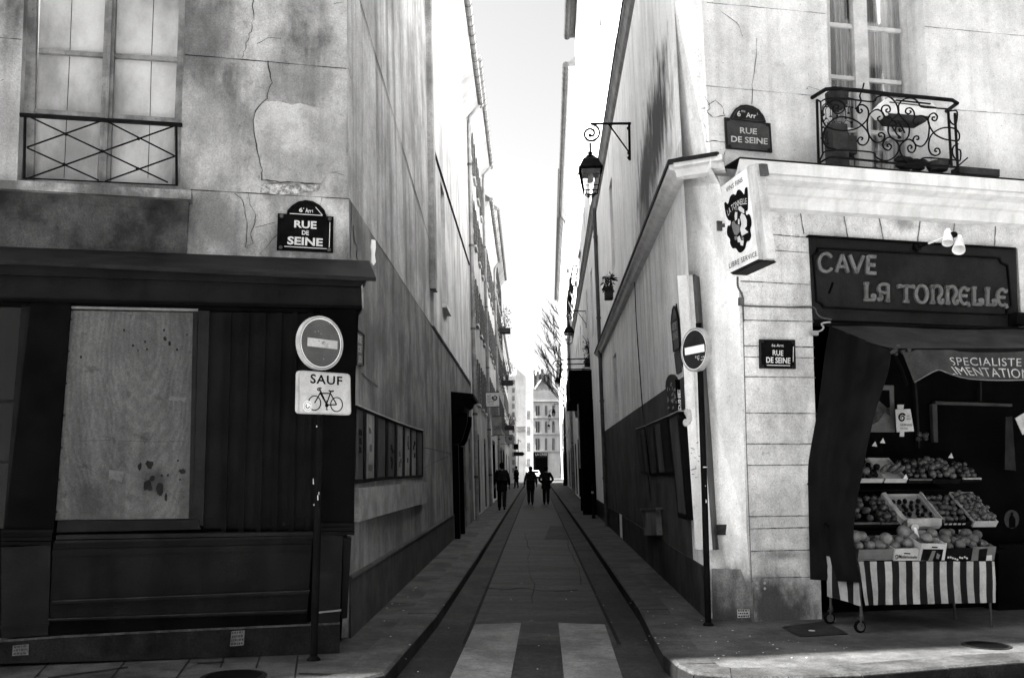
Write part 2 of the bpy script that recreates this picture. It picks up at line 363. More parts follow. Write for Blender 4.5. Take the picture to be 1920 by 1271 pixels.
# left pavement polygon: kerb inside line, closed behind the house fronts
def pav_poly(q, side):
    mb = MB(); pts = [Vector((p.x, p.y, 0)) for p in q]; last = pts[-1]; first = pts[0]
    back = [Vector((last.x, last.y + 16, 0)), Vector((last.x, first.y, 0))]
    mb.face(pts + back); return mb
pvL = struct(pav_poly(qL, -1).build('pavement', m_slab)); pvR = struct(pav_poly(qR, 1).build('pavement', m_pave))
G0 = Pl((0, 0, 0), (1, 0, 0), (0, 1, 0)); GR = Pl((0, 0, RZ), (1, 0, 0), (0, 1, 0))
mb = MB()
for a, b in (((245, 1226), (205, 1275)), ((364, 1224), (320, 1285)), ((422, 1226), (413, 1251)), ((489, 1224), (480, 1252)), ((559, 1224), (552, 1275)), ((92, 1241), (60, 1275)), ((0, 1249), (52, 1241)), ((560, 1262), (640, 1264)), ((679, 1234), (640, 1275)), ((240, 1232), (560, 1224)), ((90, 1270), (240, 1250)), ((370, 1243), (420, 1240))):
    stroke(mb, G0, [a, b], 3.2, .003, smooth=False)
for k in range(12):      # cross joints of the alley pavement
    y = 10.5 + k * 2.6; xk = -.75 - .30 + (y - 9.49) * .0237; xw = CL.x + (y - CL.y) * dl.x / dl.y
    mb.add([(xw, y, .003), (xk, y + .02, .003), (xk, y + .032, .003), (xw, y + .012, .003)], [(0, 1, 2, 3)])
mb.build('slab_joint', m_jointd, pvL)
mb = MB()
for k in range(12):
    y = 11 + k * 2.3; xk = 1.33 + .30 + (y - 9.78) * .029; xw = AR0.x + (y - AR0.y) * dr.x / dr.y
    mb.add([(xw, y, .003), (xk, y + .02, .003), (xk, y + .03, .003), (xw, y + .01, .003)], [(0, 1, 2, 3)])
mb.build('slab_joint', m_jointd, pvR)
# alley carriageway: worn middle between two gutter bands
def rp(px, py, z=RZ): return gnd(px, py, z)
l0, l1 = rp(880, 1185), rp(970, 965); r0, r1 = rp(1150, 1185), rp(1047, 965)
def ext(a, b, y): t = (y - a.y) / (b.y - a.y); return a + (b - a) * t
mid = [ext(l0, l1, 8.8), ext(r0, r1, 8.8), ext(r0, r1, 160), ext(l0, l1, 160)]
road = struct(MB().face([p + Vector((0, 0, .004)) for p in mid]).build('road', m_asph2))
mb = MB()
for a, b in ((mid[0], mid[3]), (mid[1], mid[2])):
    u = Vector((.018, 0, .008)); mb.face([a - u + Vector((0, 0, .016)), a + u, b + u, b - u + Vector((0, 0, .016))])
mb.build('gutter_joint', m_jointd, road)
rrp = random.Random(44); m_rpatch = M("patched_asphalt", .009, .021, 1.4, rough=.72, bump=.8, bscale=60, grain=.8, spec=.35, spots=.3)
for x0, y0, x1, y1, mt in ((1030, 985, 1085, 1012, m_rpatch),):
    pt = crackline((x0, y0), (x1, y0), 7, 1.5, x0) + crackline((x1 + (y1 - y0) * .35, y1), (x0 - (y1 - y0) * .35, y1), 7, 1.5, y0)
    MB().face([gnd(a, b, RZ + .007) for a, b in pt]).build('road_patch', mt, road)
for pts in ([(985, 1000), (992, 1030), (988, 1060), (1001, 1095), (996, 1140)], [(1062, 1005), (1072, 1040), (1085, 1062), (1090, 1110)], [(905, 1100), (940, 1106), (975, 1101), (1030, 1108), (1100, 1104)]):
    J = []
    for a, b in zip(pts[:-1], pts[1:]): J += crackline(a, b, 4, 2.2, int(a[0]))[:-1]
    cm = MB(); stroke(cm, GR, J, [rrp.uniform(.5, 1.6) for _ in range(12)], .0085, smooth=False); cm.build('road_crack', m_jointd, road)
for q in (((890, 1170), (977, 1167), (957, 1274), (842, 1274)), ((1047, 1167), (1134, 1170), (1169, 1274), (1058, 1274))):
    pts = [gnd(x, y, RZ + .010) for x, y in q]
    a, b, c, d = pts; e1 = c + (c - b) * .5; e2 = d + (d - a) * .5
    MB().face([a, b, e1, e2]).build('crossing_stripe', m_paintline, road)

# the wider street the alley opens from: sheet added and made pale to bounce sun onto the house fronts
bounce_paving = MB(); pts = [Vector((p.x, p.y, RZ + .003)) for p in [Vector((-16, 2.7, 0)), Vector((-4, 5.4, 0)), Vector((-1.7, 6.1, 0)), Vector((-.9, 6.75, 0)), Vector((1.0, 6.75, 0)), Vector((1.6, 6.6, 0)), Vector((2.5, 6.75, 0)), Vector((4.0, 7.2, 0)), Vector((20, 11.2, 0)), Vector((20, -1.6, 0)), Vector((-16, -9.6, 0))]]
bounce_paving.face(pts); struct(bounce_paving.build('street', M('granite_setts', .22, .36, 2, rough=.8, bump=.4, grain=.4)))
# ---------------------------------------------------------------- left corner building
HC = 12.4; us = -6.5      # the row is taller left of us, lower at the corner
cb = thing('corner_building', 'grey stained plaster corner house with shuttered window above the boarded dark shopfront', 'building', CL)
cornL = [Vector((CL.x, CL.y, 0)), FL.hit(655, 480), FL.hit(650, 0)]; cornL.append(cornL[2] + (cornL[2] - cornL[1]) * ((HC - cornL[2].z) / (cornL[2].z - cornL[1].z)))
WL = [(52, -190), (353, -190), (337, 347), (32, 338)]
Hh = [FL.hit(*p) for p in WL]
fl0, fl1 = FL.at(us, 0), FL.at(us, HC)
mb = MB()
mb.face([fl0, cornL[0], cornL[1], Hh[2], Hh[3]]); mb.face([cornL[1], cornL[2], cornL[3], Hh[1], Hh[2]]); mb.face([cornL[3], fl1, Hh[0], Hh[1]]); mb.face([fl1, fl0, Hh[3], Hh[0]])
for i in range(4): a, b = Hh[i], Hh[(i + 1) % 4]; mb.face([a, b, b - FN * .22, a - FN * .22])
mb.build('facade_wall', m_plL, cb)
# alley side of the corner building, down to the tall recess
sA = 7.6
mb = MB()
yj = AL.pst(655, 375)[1]
low = [cornL[0], AL.at(0, yj), AL.at(11.6, yj - .02), AL.at(11.6, -.1)]
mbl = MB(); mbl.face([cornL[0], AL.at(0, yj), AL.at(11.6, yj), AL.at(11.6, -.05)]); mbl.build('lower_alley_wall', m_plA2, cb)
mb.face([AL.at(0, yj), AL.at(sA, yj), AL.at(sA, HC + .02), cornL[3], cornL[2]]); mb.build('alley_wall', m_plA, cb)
# hidden sides and roof so that the house stands as a solid and throws its shadow
back = FN * -9
mb = MB(); c3 = cornL[3]; far = AL.at(sA, HC); mb.face([fl1, c3, Vector((far.x, far.y, HC)), Vector((fl1.x, far.y, HC))])
mb.build('roof', m_roof, cb)
HA = 18.0; nbt = thing('street_house', 'tall plastered house joined to the left side of the grey corner house', 'building', FL.at(-16, 0))  # out of frame, added tall enough to shade the right pavement
mb = MB(); wallgrid(mb, FL, -30, us, 0, HA, [(a, a + 1.1, z, z + 2) for a in (-28, -24.5, -21, -17.5, -14, -10.5) for z in (5, 8.2, 11.4, 14.6)], .2); mb.face([FL.at(us, 0), FL.at(us, HA), FL.at(us, HA, -9), FL.at(us, 0, -9)]); mb.face([FL.at(-30, 0), FL.at(-30, HA), FL.at(-30, HA, -9), FL.at(-30, 0, -9)]); mb.face([FL.at(-30, 0, -9), FL.at(us, 0, -9), FL.at(us, HA, -9), FL.at(-30, HA, -9)]); mb.build('wall', m_plC, nbt)
mb = MB(); mb.face([FL.at(-30, HA), FL.at(us, HA), FL.at(us, HA, -9), FL.at(-30, HA, -9)]); mb.build('roof', m_roof, nbt)
mb = MB(); mb.rect(FL, -29, us - .5, 4, 17, -.3, -.22); mb.build('window', m_darkglass, nbt)
mb = MB(); mb.rect(AL, 7.45, 7.85, 4.55, 12.3, 0, .10); mb.build('pier_strip', m_plA, cb)
mb = MB(); pp = [(x / 2.542, y / 2.542) for x, y in ((1270, 482), (1222, 520), (1207, 570), (1216, 680), (1246, 800), (1250, 858), (1300, 868), (1380, 866), (1530, 873), (1562, 825), (1648, 810), (1652, 560), (1600, 545), (1560, 520), (1500, 512), (1430, 492), (1390, 500), (1330, 484))]
pj = []
for a, b in zip(pp, pp[1:] + pp[:1]): pj += crackline(a, b, 5, .9, int(a[0] * 7))[:-1]
mb.slab(FL, pj, 0, .009); mb.build('plaster_patch', m_patch, cb)
mb = MB()
def zz(pts, k, ox=0, oy=0): return [(ox + x / k, oy + y / k) for x, y in pts]
K1 = 2.542
for i, (P_, w_) in enumerate((
    ([(1275, 290), (1285, 350), (1295, 395), (1275, 440), (1272, 470), (1225, 515), (1208, 560), (1207, 600), (1220, 690), (1235, 760), (1248, 810), (1248, 858)], 1.7),
    ([(1248, 858), (1290, 860), (1340, 870), (1400, 868), (1460, 875), (1530, 878)], 1.9), ([(1205, 0), (1207, 90), (1195, 150), (1180, 190), (1165, 240), (1155, 275)], 1.2),
    ([(1120, 920), (1160, 960), (1170, 1020), (1180, 1080), (1170, 1180)], 1.2), ([(1185, 925), (1195, 980), (1220, 1020), (1218, 1060), (1195, 1120), (1210, 1160), (1170, 1180)], 1.2),
    ([(600, 1090), (640, 1130), (690, 1150)], 1), ([(700, 1080), (760, 1130), (850, 1170)], 1), ([(1220, 1085), (1260, 1075), (1310, 1060)], .9), ([(1240, 1210), (1270, 1180), (1320, 1120)], 1.0), ([(1535, 945), (1530, 990), (1560, 1030)], 1),
    ([(1590, 20), (1640, 10)], .8), ([(1225, 210), (1280, 180), (1340, 185)], .7), ([(1580, 820), (1640, 835)], .9), ([(1660, 320), (1675, 380)], .8), ([(0, 385), (20, 380)], 1))):
    L = zz(P_, K1); rr = random.Random(i); J = []
    for a, b in zip(L[:-1], L[1:]): J += crackline(a, b, 3, 1.6, i)[:-1]
    J.append(L[-1]); stroke(mb, FL, J, [w_ * rr.uniform(.35, 1.5) for _ in range(14)], .010, smooth=False)
mb.build('crack', m_crack, cb)
mb = MB()
for a, b in (((-60, 68), (40, 74)), ((346, 103), (650, 129)), ((357, 356), (655, 373))): mb = MB(); stroke(mb, FL, crackline(a, b, 14, .7, int(a[1])), [1.5, .8, 1.8, 1.1, .5, 1.4], .004, smooth=False); mb.build('facade_joint', m_jointd, cb)
mb = MB(); mb.slab(FL, zz([(1250, 878), (1530, 882), (1520, 905), (1400, 925), (1330, 930), (1240, 915)], K1), 0, .006); mb.build('spalled_patch', M('rough_spall', .10, .42, 22, bump=.9, bscale=60, grain=.4), cb)
mb = MB()
for P_ in ([(640, 0), (650, 0)],): pass
for a, b in (((655, 373), (884, 727)), ((675, 0), (809, 464)), ((760, 893), (850, 850))):
    stroke(mb, AL, crackline(a, b, 16, .5, 3), [1.0, .5, 1.2, .7, .3, 1.0, 1.3, .6], .004, smooth=False)
stroke(mb, AL, zz([(655, 590), (690, 593), (740, 605), (800, 620), (870, 638)], 4.236, 640, 700), 1.5, .006)
stroke(mb, AL, zz([(165, 0), (215, 50), (290, 105)], 4.236, 640, 700), 2, .006)
mb.build('alley_joint', m_dadoA, cb)
# flaked paint at the corner
mb = MB(); mb.slab(AL, zz([(572, 258), (590, 262), (592, 300), (586, 340), (592, 380), (580, 398), (570, 380), (572, 330), (568, 300)], 2.89, 500, 360), 0, .01); mb.build('flaked_plaster', m_white, cb)
mb = MB(); stroke(mb, AL, zz([(470, 180), (475, 260), (490, 300), (488, 350), (500, 375)], 2.89, 500, 360), 1.5, .005); stroke(mb, AL, zz([(460, 60), (458, 180), (455, 360)], 2.89, 500, 360), 1.2, .005); mb.build('crack', m_crack, cb)
# string course, dado on the alley wall
mb = MB(); a, b = AL.at(7.8, AL.pst(805, 272)[1]), AL.at(19.0, AL.pst(878, 500)[1]); a += AL.n * .03; b += AL.n * .03; mb.prism([a, a + AL.n * .035, a + AL.n * .035 + AL.v * .03, a + AL.v * .05], b - a); 
stringc = mb
mb = MB(); mb.rect(AL, -.02, 11.6, -.2, .5, 0, .015); mb.prism([AL.at(-.02, .5), AL.at(-.02, .5, .03), AL.at(-.02, .52, .02), AL.at(-.02, .53)], AL.u * 11.62); mb.build('dado', m_dadoA, cb)
# sill, apron, window and railing
mb = MB(); s = FL
mb.prism([s.hit(-60, 334, .16), s.hit(358, 357, .16), s.hit(358, 374, .16), s.hit(-60, 350, .16)], -FN * .38); mb.build('window_sill', M('weathered_sill', .07, .30, 3, streak=.5, grain=.2, spots=.3), cb)
mb = MB(); top = [s.hit(-60, 352, .10), s.hit(354, 376, .10)]; m1 = [s.hit(-60, 372, .045), s.hit(353, 396, .045)]; m2 = [s.hit(-60, 420, .02), s.hit(351, 440, .02)]; bt = [s.hit(-60, 464, .006), s.hit(350, 484, .006)]
mb.grid([[t - FN * .15 for t in top], top, m1, m2, bt]); mb.face([top[1], m1[1], m2[1], bt[1], bt[1] - FN * .05, top[1] - FN * .15]); mb.build('apron', M('sooty_plaster', .010, .07, 1.7, streak=.3, bump=.35, grain=.3, spots=.3), cb)
wn = MB(); d0 = -.12
wn.slab(FL, [(40, -190), (72, -190), (62, 345), (26, 345)], d0 - .07, d0); wn.slab(FL, [(344, -190), (350, -190), (345, 352), (322, 350)], d0 - .07, d0)
wn.slab(FL, [(205, -190), (224, -190), (205, 350), (183, 350)], d0 - .06, d0 + .012); wn.slab(FL, [(212, -190), (218, -190), (198, 350), (191, 350)], d0, d0 + .03)
wf = wn.build('window', m_frameL, cb)
mbm = MB()
for (xa, ya), (xb, yb) in (((72, 95), (340, 112)), ((66, 208), (336, 226))): mbm.slab(FL, [(xa, ya - 4), (xb, yb - 4), (xb, yb + 4), (xa, ya + 4)], d0 - .05, d0 - .012); mbm.build('glazing_bar', m_frameL, wf); mbm = MB()
mbm.slab(FL, [(60, 338), (330, 352), (330, 360), (60, 348)], d0 - .05, d0 - .005); mbm.build('glazing_bar', m_frameL, wf)
rowsL = [(-190, 95), (95, 209), (209, 348)]
for xa, xb in ((0, 1), (1, 2)):
    for j, (y0, y1) in enumerate(rowsL):
        e = lambda k, y: [(76 - .045 * y), (200 - .053 * y), (343 - .04 * y)][k] if k != 1 else 208 - .053 * y
        q = [(e(xa, y0) + (8 if xa else 0), y0 + 2 + xa * 8), (e(xb, y0) - (8 if xb == 1 else 2), y0 + 6 + xa * 8), (e(xb, y1) - (8 if xb == 1 else 2), y1 + 6 + xa * 8), (e(xa, y1) + (8 if xa else 0), y1 + 2 + xa * 8)]
        MB().slab(FL, q, d0 - .08, d0 - .055).build('pane', m_blind, wf)
mb = MB()
for P_ in ([(343, 0), (333, 250), (318, 560), (305, 850)], [(733, 0), (722, 280), (715, 560), (705, 850)]): stroke(mb, FL, zz(P_, K1), 1.2, d0 - .053, smooth=False)
mb.build('shutter_gap', m_jointd, wf)
mb = MB(); rl = FL.off(.05); T = .007
def bar(mb, pl, a, b, r, d=0): mb.tube([pl.hit(*a, d), pl.hit(*b, d)], r, 6)
z1 = lambda *p: [(x / K1, y / K1) for x, y in p]
a, b = z1((92, 545), (868, 594)); mb.slab(rl, [(a[0], a[1] - 3), (b[0], b[1] - 3), (b[0], b[1] + 3), (a[0], a[1] + 3)], -.02, .015)
for P_ in (((120, 552), (114, 852)), ((840, 595), (842, 885))): bar(mb, rl, *z1(*P_), .012)
for P_ in (((135, 555), (800, 870)), ((500, 575), (835, 745)), ((128, 705), (470, 860)), ((128, 703), (490, 575)), ((120, 855), (835, 600)), ((500, 865), (835, 745))): bar(mb, rl, *z1(*P_), .0075)
for P_ in ((315, 640), (660, 662), (487, 722), (305, 785), (655, 805)): q = z1(P_)[0]; mb.ball(rl.hit(*q), .017, n=6, m=4)
bar(mb, rl, *z1((114, 850), (845, 884)), .007)
mb.build('window_railing', m_iron, cb)

# ---------------------------------------------------------------- dark wooden shopfront on the left
sh = thing('shopfront', 'black and dark grey wooden shopfront with a plywood sheet over its window', 'shop front', SF.at(-2.5, 0))
K2, K3 = 2.667, 2.667
S2 = lambda pts: zz(pts, K2, 0, 440); S3 = lambda pts: zz(pts, K3, 0, 850)
dS = (SF.o - FL.o).dot(FN)
mb = MB(); mb.slab(SF, [(-80, 500), (676, 525), (640, 1200), (-80, 1260)], -dS + .01, -.10); mb.build('carcass', m_shopblack, sh)
# sloping lead cover + cornice
pf = SF.off(.10); a, b = [FL.hit(-80, 459, .004), FL.hit(692, 489, .004)], [pf.hit(-80, 482), pf.hit(705, 520)]
mb = MB(); mb.prism([a[0], a[1], b[1], b[0]], Vector((0, 0, -.035))); mb.build('lead_cover', m_lead, sh)
mb = MB(); mb.slab(SF, [(-80, 492), (690, 520), (676, 537), (-80, 512)], -.3, .06); mb.slab(SF, [(-80, 513), (676, 538), (678, 579), (-80, 560)], -.35, .02); mb.build('fascia', m_shopgrey, sh)
mb = MB(); mb.slab(SF, [(148, 514), (676, 536), (676, 539), (148, 518)], 0, .035); mb.slab(SF, [(-80, 557), (679, 574), (679, 579), (-80, 562)], -.1, .035); mb.slab(SF, [(-80, 564), (668, 582), (666, 588), (-80, 571)], -.2, -.03); mb.build('moulding', m_shopblack, sh)
endc = SF.hit(678, 560, .01); e1 = SF.hit(676, 520, .01)
mb = MB(); mb.prism([SF.hit(677, 520, .021), SF.hit(679, 578, .021), SF.hit(679, 578, .021) - FN * .30, SF.hit(677, 520, .021) - FN * .30], FD * .012); mb.build('end_cap', m_frameL, sh)
for P_, a, b in (([(66, 500), (138, 500), (100, 993), (8, 993)], -.12, .01), ([(600, 580), (668, 580), (664, 985), (600, 985)], -.3, .005)): mb = MB(); mb.slab(SF, P_, a, b); mb.build('pilaster', m_shopblack, sh)
mb = MB()
for k, (y, o) in enumerate(((993, .05), (1000, .035), (1007, .06), (1015, .045))): mb.slab(SF, [(2, y), (99 - k, y), (98 - k, y + 6.5), (2, y + 6.5)], -.1, o)
mb.build('pilaster_capital', m_blackpaint, sh)
mb = MB()
for k, (y, o) in enumerate(((980, .03), (988, .045), (996, .035))): mb.slab(SF, [(596, y), (665, y), (664, y + 7), (596, y + 7)], -.2, o)
mb.build('pilaster_capital', m_blackpaint, sh)
mb = MB(); mb.slab(SF, [(2, 1026), (95, 1021), (90, 1190), (2, 1196)], -.12, .012); mb.slab(SF, [(-80, 1178), (92, 1167), (92, 1172), (-80, 1183)], 0, .02); mb.build('pedestal', m_shopgrey2, sh)
mb = MB(); mb.slab(SF, [(598, 1002), (643, 1004), (637, 1168), (590, 1170)], -.2, .01); mb.build('pedestal', m_shopgrey2, sh); mb = MB(); mb.slab(SF, [(644, 1008), (659, 1008), (651, 1158), (640, 1160)], -.35, -.06); mb.build('corner_post', m_shopgrey, sh)
mb = MB(); mb.slab(SF, [(592, 1147), (640, 1142), (640, 1145), (592, 1150)], 0, .02); mb.build('pedestal_moulding', m_edge, sh)
# left-hand glazed door at the edge of the frame
mb = MB(); mb.slab(SF, [(-80, 575), (40, 575), (10, 990), (-80, 990)], -.09, -.07); mb.build('glazing', m_darkglass, sh)
mb = MB(); mb.slab(SF, [(40, 570), (62, 570), (30, 992), (6, 992)], -.09, -.03); mb.slab(SF, [(-80, 752), (26, 750), (26, 754), (-80, 756)], -.08, -.05); mb.slab(SF, [(-80, 865), (18, 864), (18, 868), (-80, 869)], -.08, -.05); mb.build('door_frame', m_shopgrey, sh)
MB().lathe(SF.hit(27, 891, -.03), [(.02, 0), (.022, .008), (.012, .015), (.01, .03)], 10, FN).build('door_knob', m_blackpaint, sh)
# plywood sheet, frame, bars
mb = MB(); mb.slab(SF, [(130, 582), (371, 586), (361, 972), (100, 975)], -.05, -.025); ply = mb.build('plywood_board', m_wood, sh)
mb = MB()
stroke(mb, SF, S2([(390, 1030), (560, 1028), (760, 1035), (930, 1030)]), .8, -.0235)
stroke(mb, SF, S3([(390, 40), (520, 120), (620, 150)]), .7, -.0235); stroke(mb, SF, S3([(830, 180), (880, 230), (910, 280)]), .7, -.0235)
mb.build('wood_grain', M('plywood_grain', .02, .03, 5, bump=0), ply)
mb = MB()
for (x, y, r) in ((620, 478, 9), (665, 555, 9), (735, 573, 7), (725, 535, 7), (825, 520, 12), (848, 545, 12), (885, 575, 8), (405, 610, 9), (935, 500, 6), (690, 580, 6), (820, 478, 7)):
    q = S2([(x, y)])[0]; mb.slab(SF, [(q[0] + r / K2 * .8 * math.cos(a) * random.uniform(.6, 1.2), q[1] + r / K2 * math.sin(a) * random.uniform(.6, 1.2)) for a in [k * .785 for k in range(8)]], -.025, -.0232); mb.build('torn_glue_mark', m_lead, ply); mb = MB()
for (x, y, rx, ry) in ((700, 65, 10, 22), (748, 55, 20, 25), (740, 160, 26, 35), (800, 175, 24, 34), (762, 125, 14, 16), (910, 90, 18, 16), (808, 110, 7, 7), (840, 108, 6, 7), (890, 35, 7, 7), (830, 220, 8, 22), (900, 130, 6, 5)):
    q = S3([(x, y)])[0]; mb.slab(SF, [(q[0] + rx / K2 * math.cos(a) * random.uniform(.6, 1.15), q[1] + ry / K2 * math.sin(a) * random.uniform(.6, 1.15)) for a in [k * .57 for k in range(11)]], -.025, -.0232); mb.build('torn_glue_mark', m_lead, ply); mb = MB()
mb = MB(); mb.slab(SF, [(132, 574), (371, 579), (371, 583.5), (131, 578.5)], -.05, -.015); mb.build('white_edge', m_edge, sh)
for k in range(7):
    for fx in (.02, .98):
        q_ = bil([(130, 582), (371, 586), (361, 972), (100, 975)], fx, .04 + .153 * k); nl = MB(); nl.lathe(SF.hit(*q_, -.025), [(.009, 0), (.009, .003), (.004, .004)], 6, FN); nl.build('nail', m_lead, ply)
for q_ in (((150, 640), (176, 643), (172, 668), (149, 662)), ((318, 742), (350, 746), (346, 752), (316, 750)), ((205, 880), (232, 884), (228, 903), (212, 897), (203, 902))):
    sc_ = MB(); sc_.slab(SF, q_, -.025, -.0237); sc_.build('paper_scrap', m_scrap, ply)
mb = MB(); mb.slab(SF, [(372, 582), (393, 583), (381, 985), (362, 984)], -.1, -.01); mb.slab(SF, [(108, 976), (372, 974), (376, 992), (106, 998)], -.1, .0); mb.slab(SF, [(362, 583), (371, 583), (362, 974), (354, 974)], -.06, -.02); mb.build('window_frame', m_shopgrey2, sh)
mb = MB(); mb.slab(SF, [(393, 585), (600, 588), (590, 994), (381, 990)], -.12, -.07); mb.slab(SF, [(382, 972), (590, 972), (590, 975), (382, 975)], -.08, -.06); mb.build('bar_panel', m_shopgrey, sh)
for xt, xb in ((429, 419), (463, 452), (494, 484), (524, 514), (553, 546), (582, 577)):
    mb = MB(); mb.slab(SF, [(xt - 5, 586), (xt + 5, 586), (xb + 4.5, 998), (xb - 4.5, 998)], -.05, -.02); mb.build('bar', m_blackpaint, sh)
mb = MB(); mb.slab(SF, [(105, 1003), (590, 997), (590, 1003), (105, 1011)], -.15, .06); mb.slab(SF, [(103, 1013), (588, 1004), (588, 1008), (102, 1018)], -.1, .045); mb.build('window_ledge', m_shopgrey2, sh)
mb = MB(); mb.slab(SF, [(100, 1016), (586, 1008), (576, 1150), (92, 1165)], -.1, 0); mb.slab(SF, [(98, 1030), (584, 1020), (584, 1030), (98, 1042)], -.02, .018); mb.build('stall_riser', m_shopgrey, sh)
mb = MB(); mb.slab(SF, [(98, 1126), (581, 1106), (580, 1112), (98, 1132)], -.02, .03); mb.slab(SF, [(90, 1160), (575, 1143), (575, 1147), (90, 1164)], -.02, .03); mb.build('rail', m_shopgrey2, sh)
mb = MB(); mb.slab(SF, [(98, 1126), (581, 1106), (581, 1107.5), (98, 1127.5)], .03, .034); mb.slab(SF, [(90, 1160), (575, 1143), (575, 1144.2), (90, 1161.2)], .03, .034); mb.build('worn_edge', M('worn_paint', .012, .03, 9), sh)
mb = MB(); mb.slab(SF, [(92, 1165), (576, 1150), (576, 1172), (92, 1190)], -.1, .005); mb.build('base_board', m_shopblack, sh)
mb = MB(); mb.slab(SF, [(-80, 1208), (110, 1194), (300, 1184), (637, 1169), (637, 1226), (-80, 1246)], -.5, .02); pl_ = mb.build('stone_plinth', M('dark_plinth_stone', .006, .014, 2, streak=.4, bump=.3, grain=.4, spots=.3), sh)
mb = MB(); mb.slab(SF, [(-80, 1206), (110, 1192), (300, 1182), (637, 1167), (637, 1170), (300, 1185.5), (110, 1195.5), (-80, 1210)], -.1, .026); mb.build('plinth_edge', M('plinth_edge_stone', .02, .05, 9, grain=.4), sh)

# the houses across the street, behind the viewpoint: they close the street canyon and shade its lower walls
op = thing('street_house', 'pale house row across the street from the shopfronts, behind the viewpoint', 'building', FL.at(2, 0, 12.6))
mb = MB(); oq = FL.off(12.6); oq.n = -FL.n
holes_ = [(a, a + 1.1, z, z + 2.0) for a in (-14 + 3.1 * k for k in range(10)) for z in (4.2, 7.4, 10.6, 13.8)]
wallgrid(mb, oq, -24, 30, -.2, 18, holes_, .2); mb.face([oq.at(-24, 18), oq.at(30, 18), oq.at(30, 18, -9), oq.at(-24, 18, -9)]); mb.build('wall', M('sunny_plaster', .55, .7, 1), op)  # wall tone raised so that it bounces more light to the fronts
mb = MB()
for h in holes_: mb.rect(oq, *h, -.25, -.2)
mb.build('window', m_darkglass, op)
# ---------------------------------------------------------------- right corner building
HB = 18.5
rb = thing('corner_building', 'white plastered corner house with wrought iron balcony above the wine shop', 'building', BL_)
K5 = 2.7633; S5 = lambda pts: zz(pts, K5, 1320, 0)
Bp = [(1305, -150), (1315, 0), (1333, 315), (1350, 347), (1385, 545), (1400, 1000), (1412, 1165)]
Ap = [(1264, -150), (1264, 0), (1264, 330), (1270, 352), (1280, 545), (1313, 1000), (1325, 1158)]
Bv = [FR.hit(*p) for p in Bp]; Av = [AR.hit(*p) for p in Ap]
Bt = Vector((Bv[0].x, Bv[0].y, HB)); At = Vector((Av[0].x - .1, Av[0].y, HB))
mb = MB(); mb.grid([[a, b] for a, b in zip(Av, Bv)]); mb.face([Av[0], Bv[0], Bt, At]); mb.build('corner_pier', m_chamf, rb)
# facade above the cornice with its window opening
WR = [(1545, -190), (1722, -190), (1748, 335), (1558, 320)]; HR_ = [FR.hit(*p) for p in WR]
yc = FR.hit(1385, 305).z
fr0 = FR.at(0, yc); e0, e1_ = FR.at(16, yc), FR.at(16, HB)
bl_ = Vector((Bv[2].x, Bv[2].y, yc)); 
mb = MB()
mb.face([Bv[2], HR_[3], HR_[0], Bt, Bv[0], Bv[1]]); mb.face([HR_[3], HR_[2], e0, bl_ + Vector((0, 0, 0))][:3] + [e0 - Vector((0, 0, .5)), FR.hit(1345, 345)]) if False else None
mb.face([Bt, HR_[0], HR_[1], e1_]); mb.face([e1_, HR_[1], HR_[2], e0]); mb.face([Bv[2], e0, HR_[2], HR_[3]])
for i in range(4): a, b = HR_[i], HR_[(i + 1) % 4]; mb.face([a, b, b - FN * .34, a - FN * .34])
mb.build('facade_wall', m_plRf, rb)
# ground floor in dressed stone, opening for the shop
OP = [(1518, 441), (1908, 466), (1916, 616), (2100, 630), (2140, 1200), (1543, 1200)]; HO = [FR.hit(*p) for p in OP]
HO[4].z = HO[5].z = 0
mb = MB(); g0, g1 = Vector((Bv[6].x, Bv[6].y, 0)), FR.at(16, 0); t1 = FR.at(16, yc)
mb.face([g0, HO[5], HO[0], FR.hit(1345, 330), Bv[3], Bv[4], Bv[5]]); mb.face([FR.hit(1345, 330), HO[0], HO[1], t1]); mb.face([t1, HO[1], HO[2], HO[3], HO[4], g1])
for i in (5, 0, 1, 2, 3): a, b = HO[i], HO[(i + 1) % 6]; mb.face([a, b, b - FN * .5, a - FN * .5])
mb.build('ground_floor_wall', m_stone, rb)
mb = MB(); dk = (m_black)
mb.slab(FR, [(1500, 430), (2190, 460), (2290, 1215), (1520, 1215)], -1.6, -1.5); 
a = [FR.at(*FR.pst(*p), -.5) for p in OP]
for i in range(6): p, q = HO[i], HO[(i + 1) % 6]; mb.face([p - FN * .45, q - FN * .45, q - FN * 1.5, p - FN * 1.5])
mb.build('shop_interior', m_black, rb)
# joints of the stone courses: double grooves, voussoirs over the shop
m_sj = M('stone_joint', .05, .16, 14, bump=0, grain=.5)
mb = MB()
for pts in ([(1440, 439), (1519, 446)], [(1440, 469), (1520, 474)], [(1388, 527), (1522, 534)], [(1392, 573), (1525, 578)], [(1393, 600), (1526, 603)], [(1394, 648), (1527, 651)], [(1396, 669), (1528, 671)], [(1397, 706), (1529, 708)], [(1399, 774), (1531, 775)],
            [(1400, 832), (1532, 832)], [(1402, 872), (1533, 871)], [(1404, 968), (1536, 966)], [(1406, 991), (1538, 988)], [(1408, 1033), (1539, 1030)], [(1411, 1083), (1541, 1081)]):
    rr = random.Random(int(pts[0][1])); mb = MB(); stroke(mb, FR, crackline(*pts, 14, .5, int(pts[0][1])), [rr.uniform(.9, 2.6) for _ in range(12)], .004, smooth=False); mb.build('stone_joint', m_sj, rb)
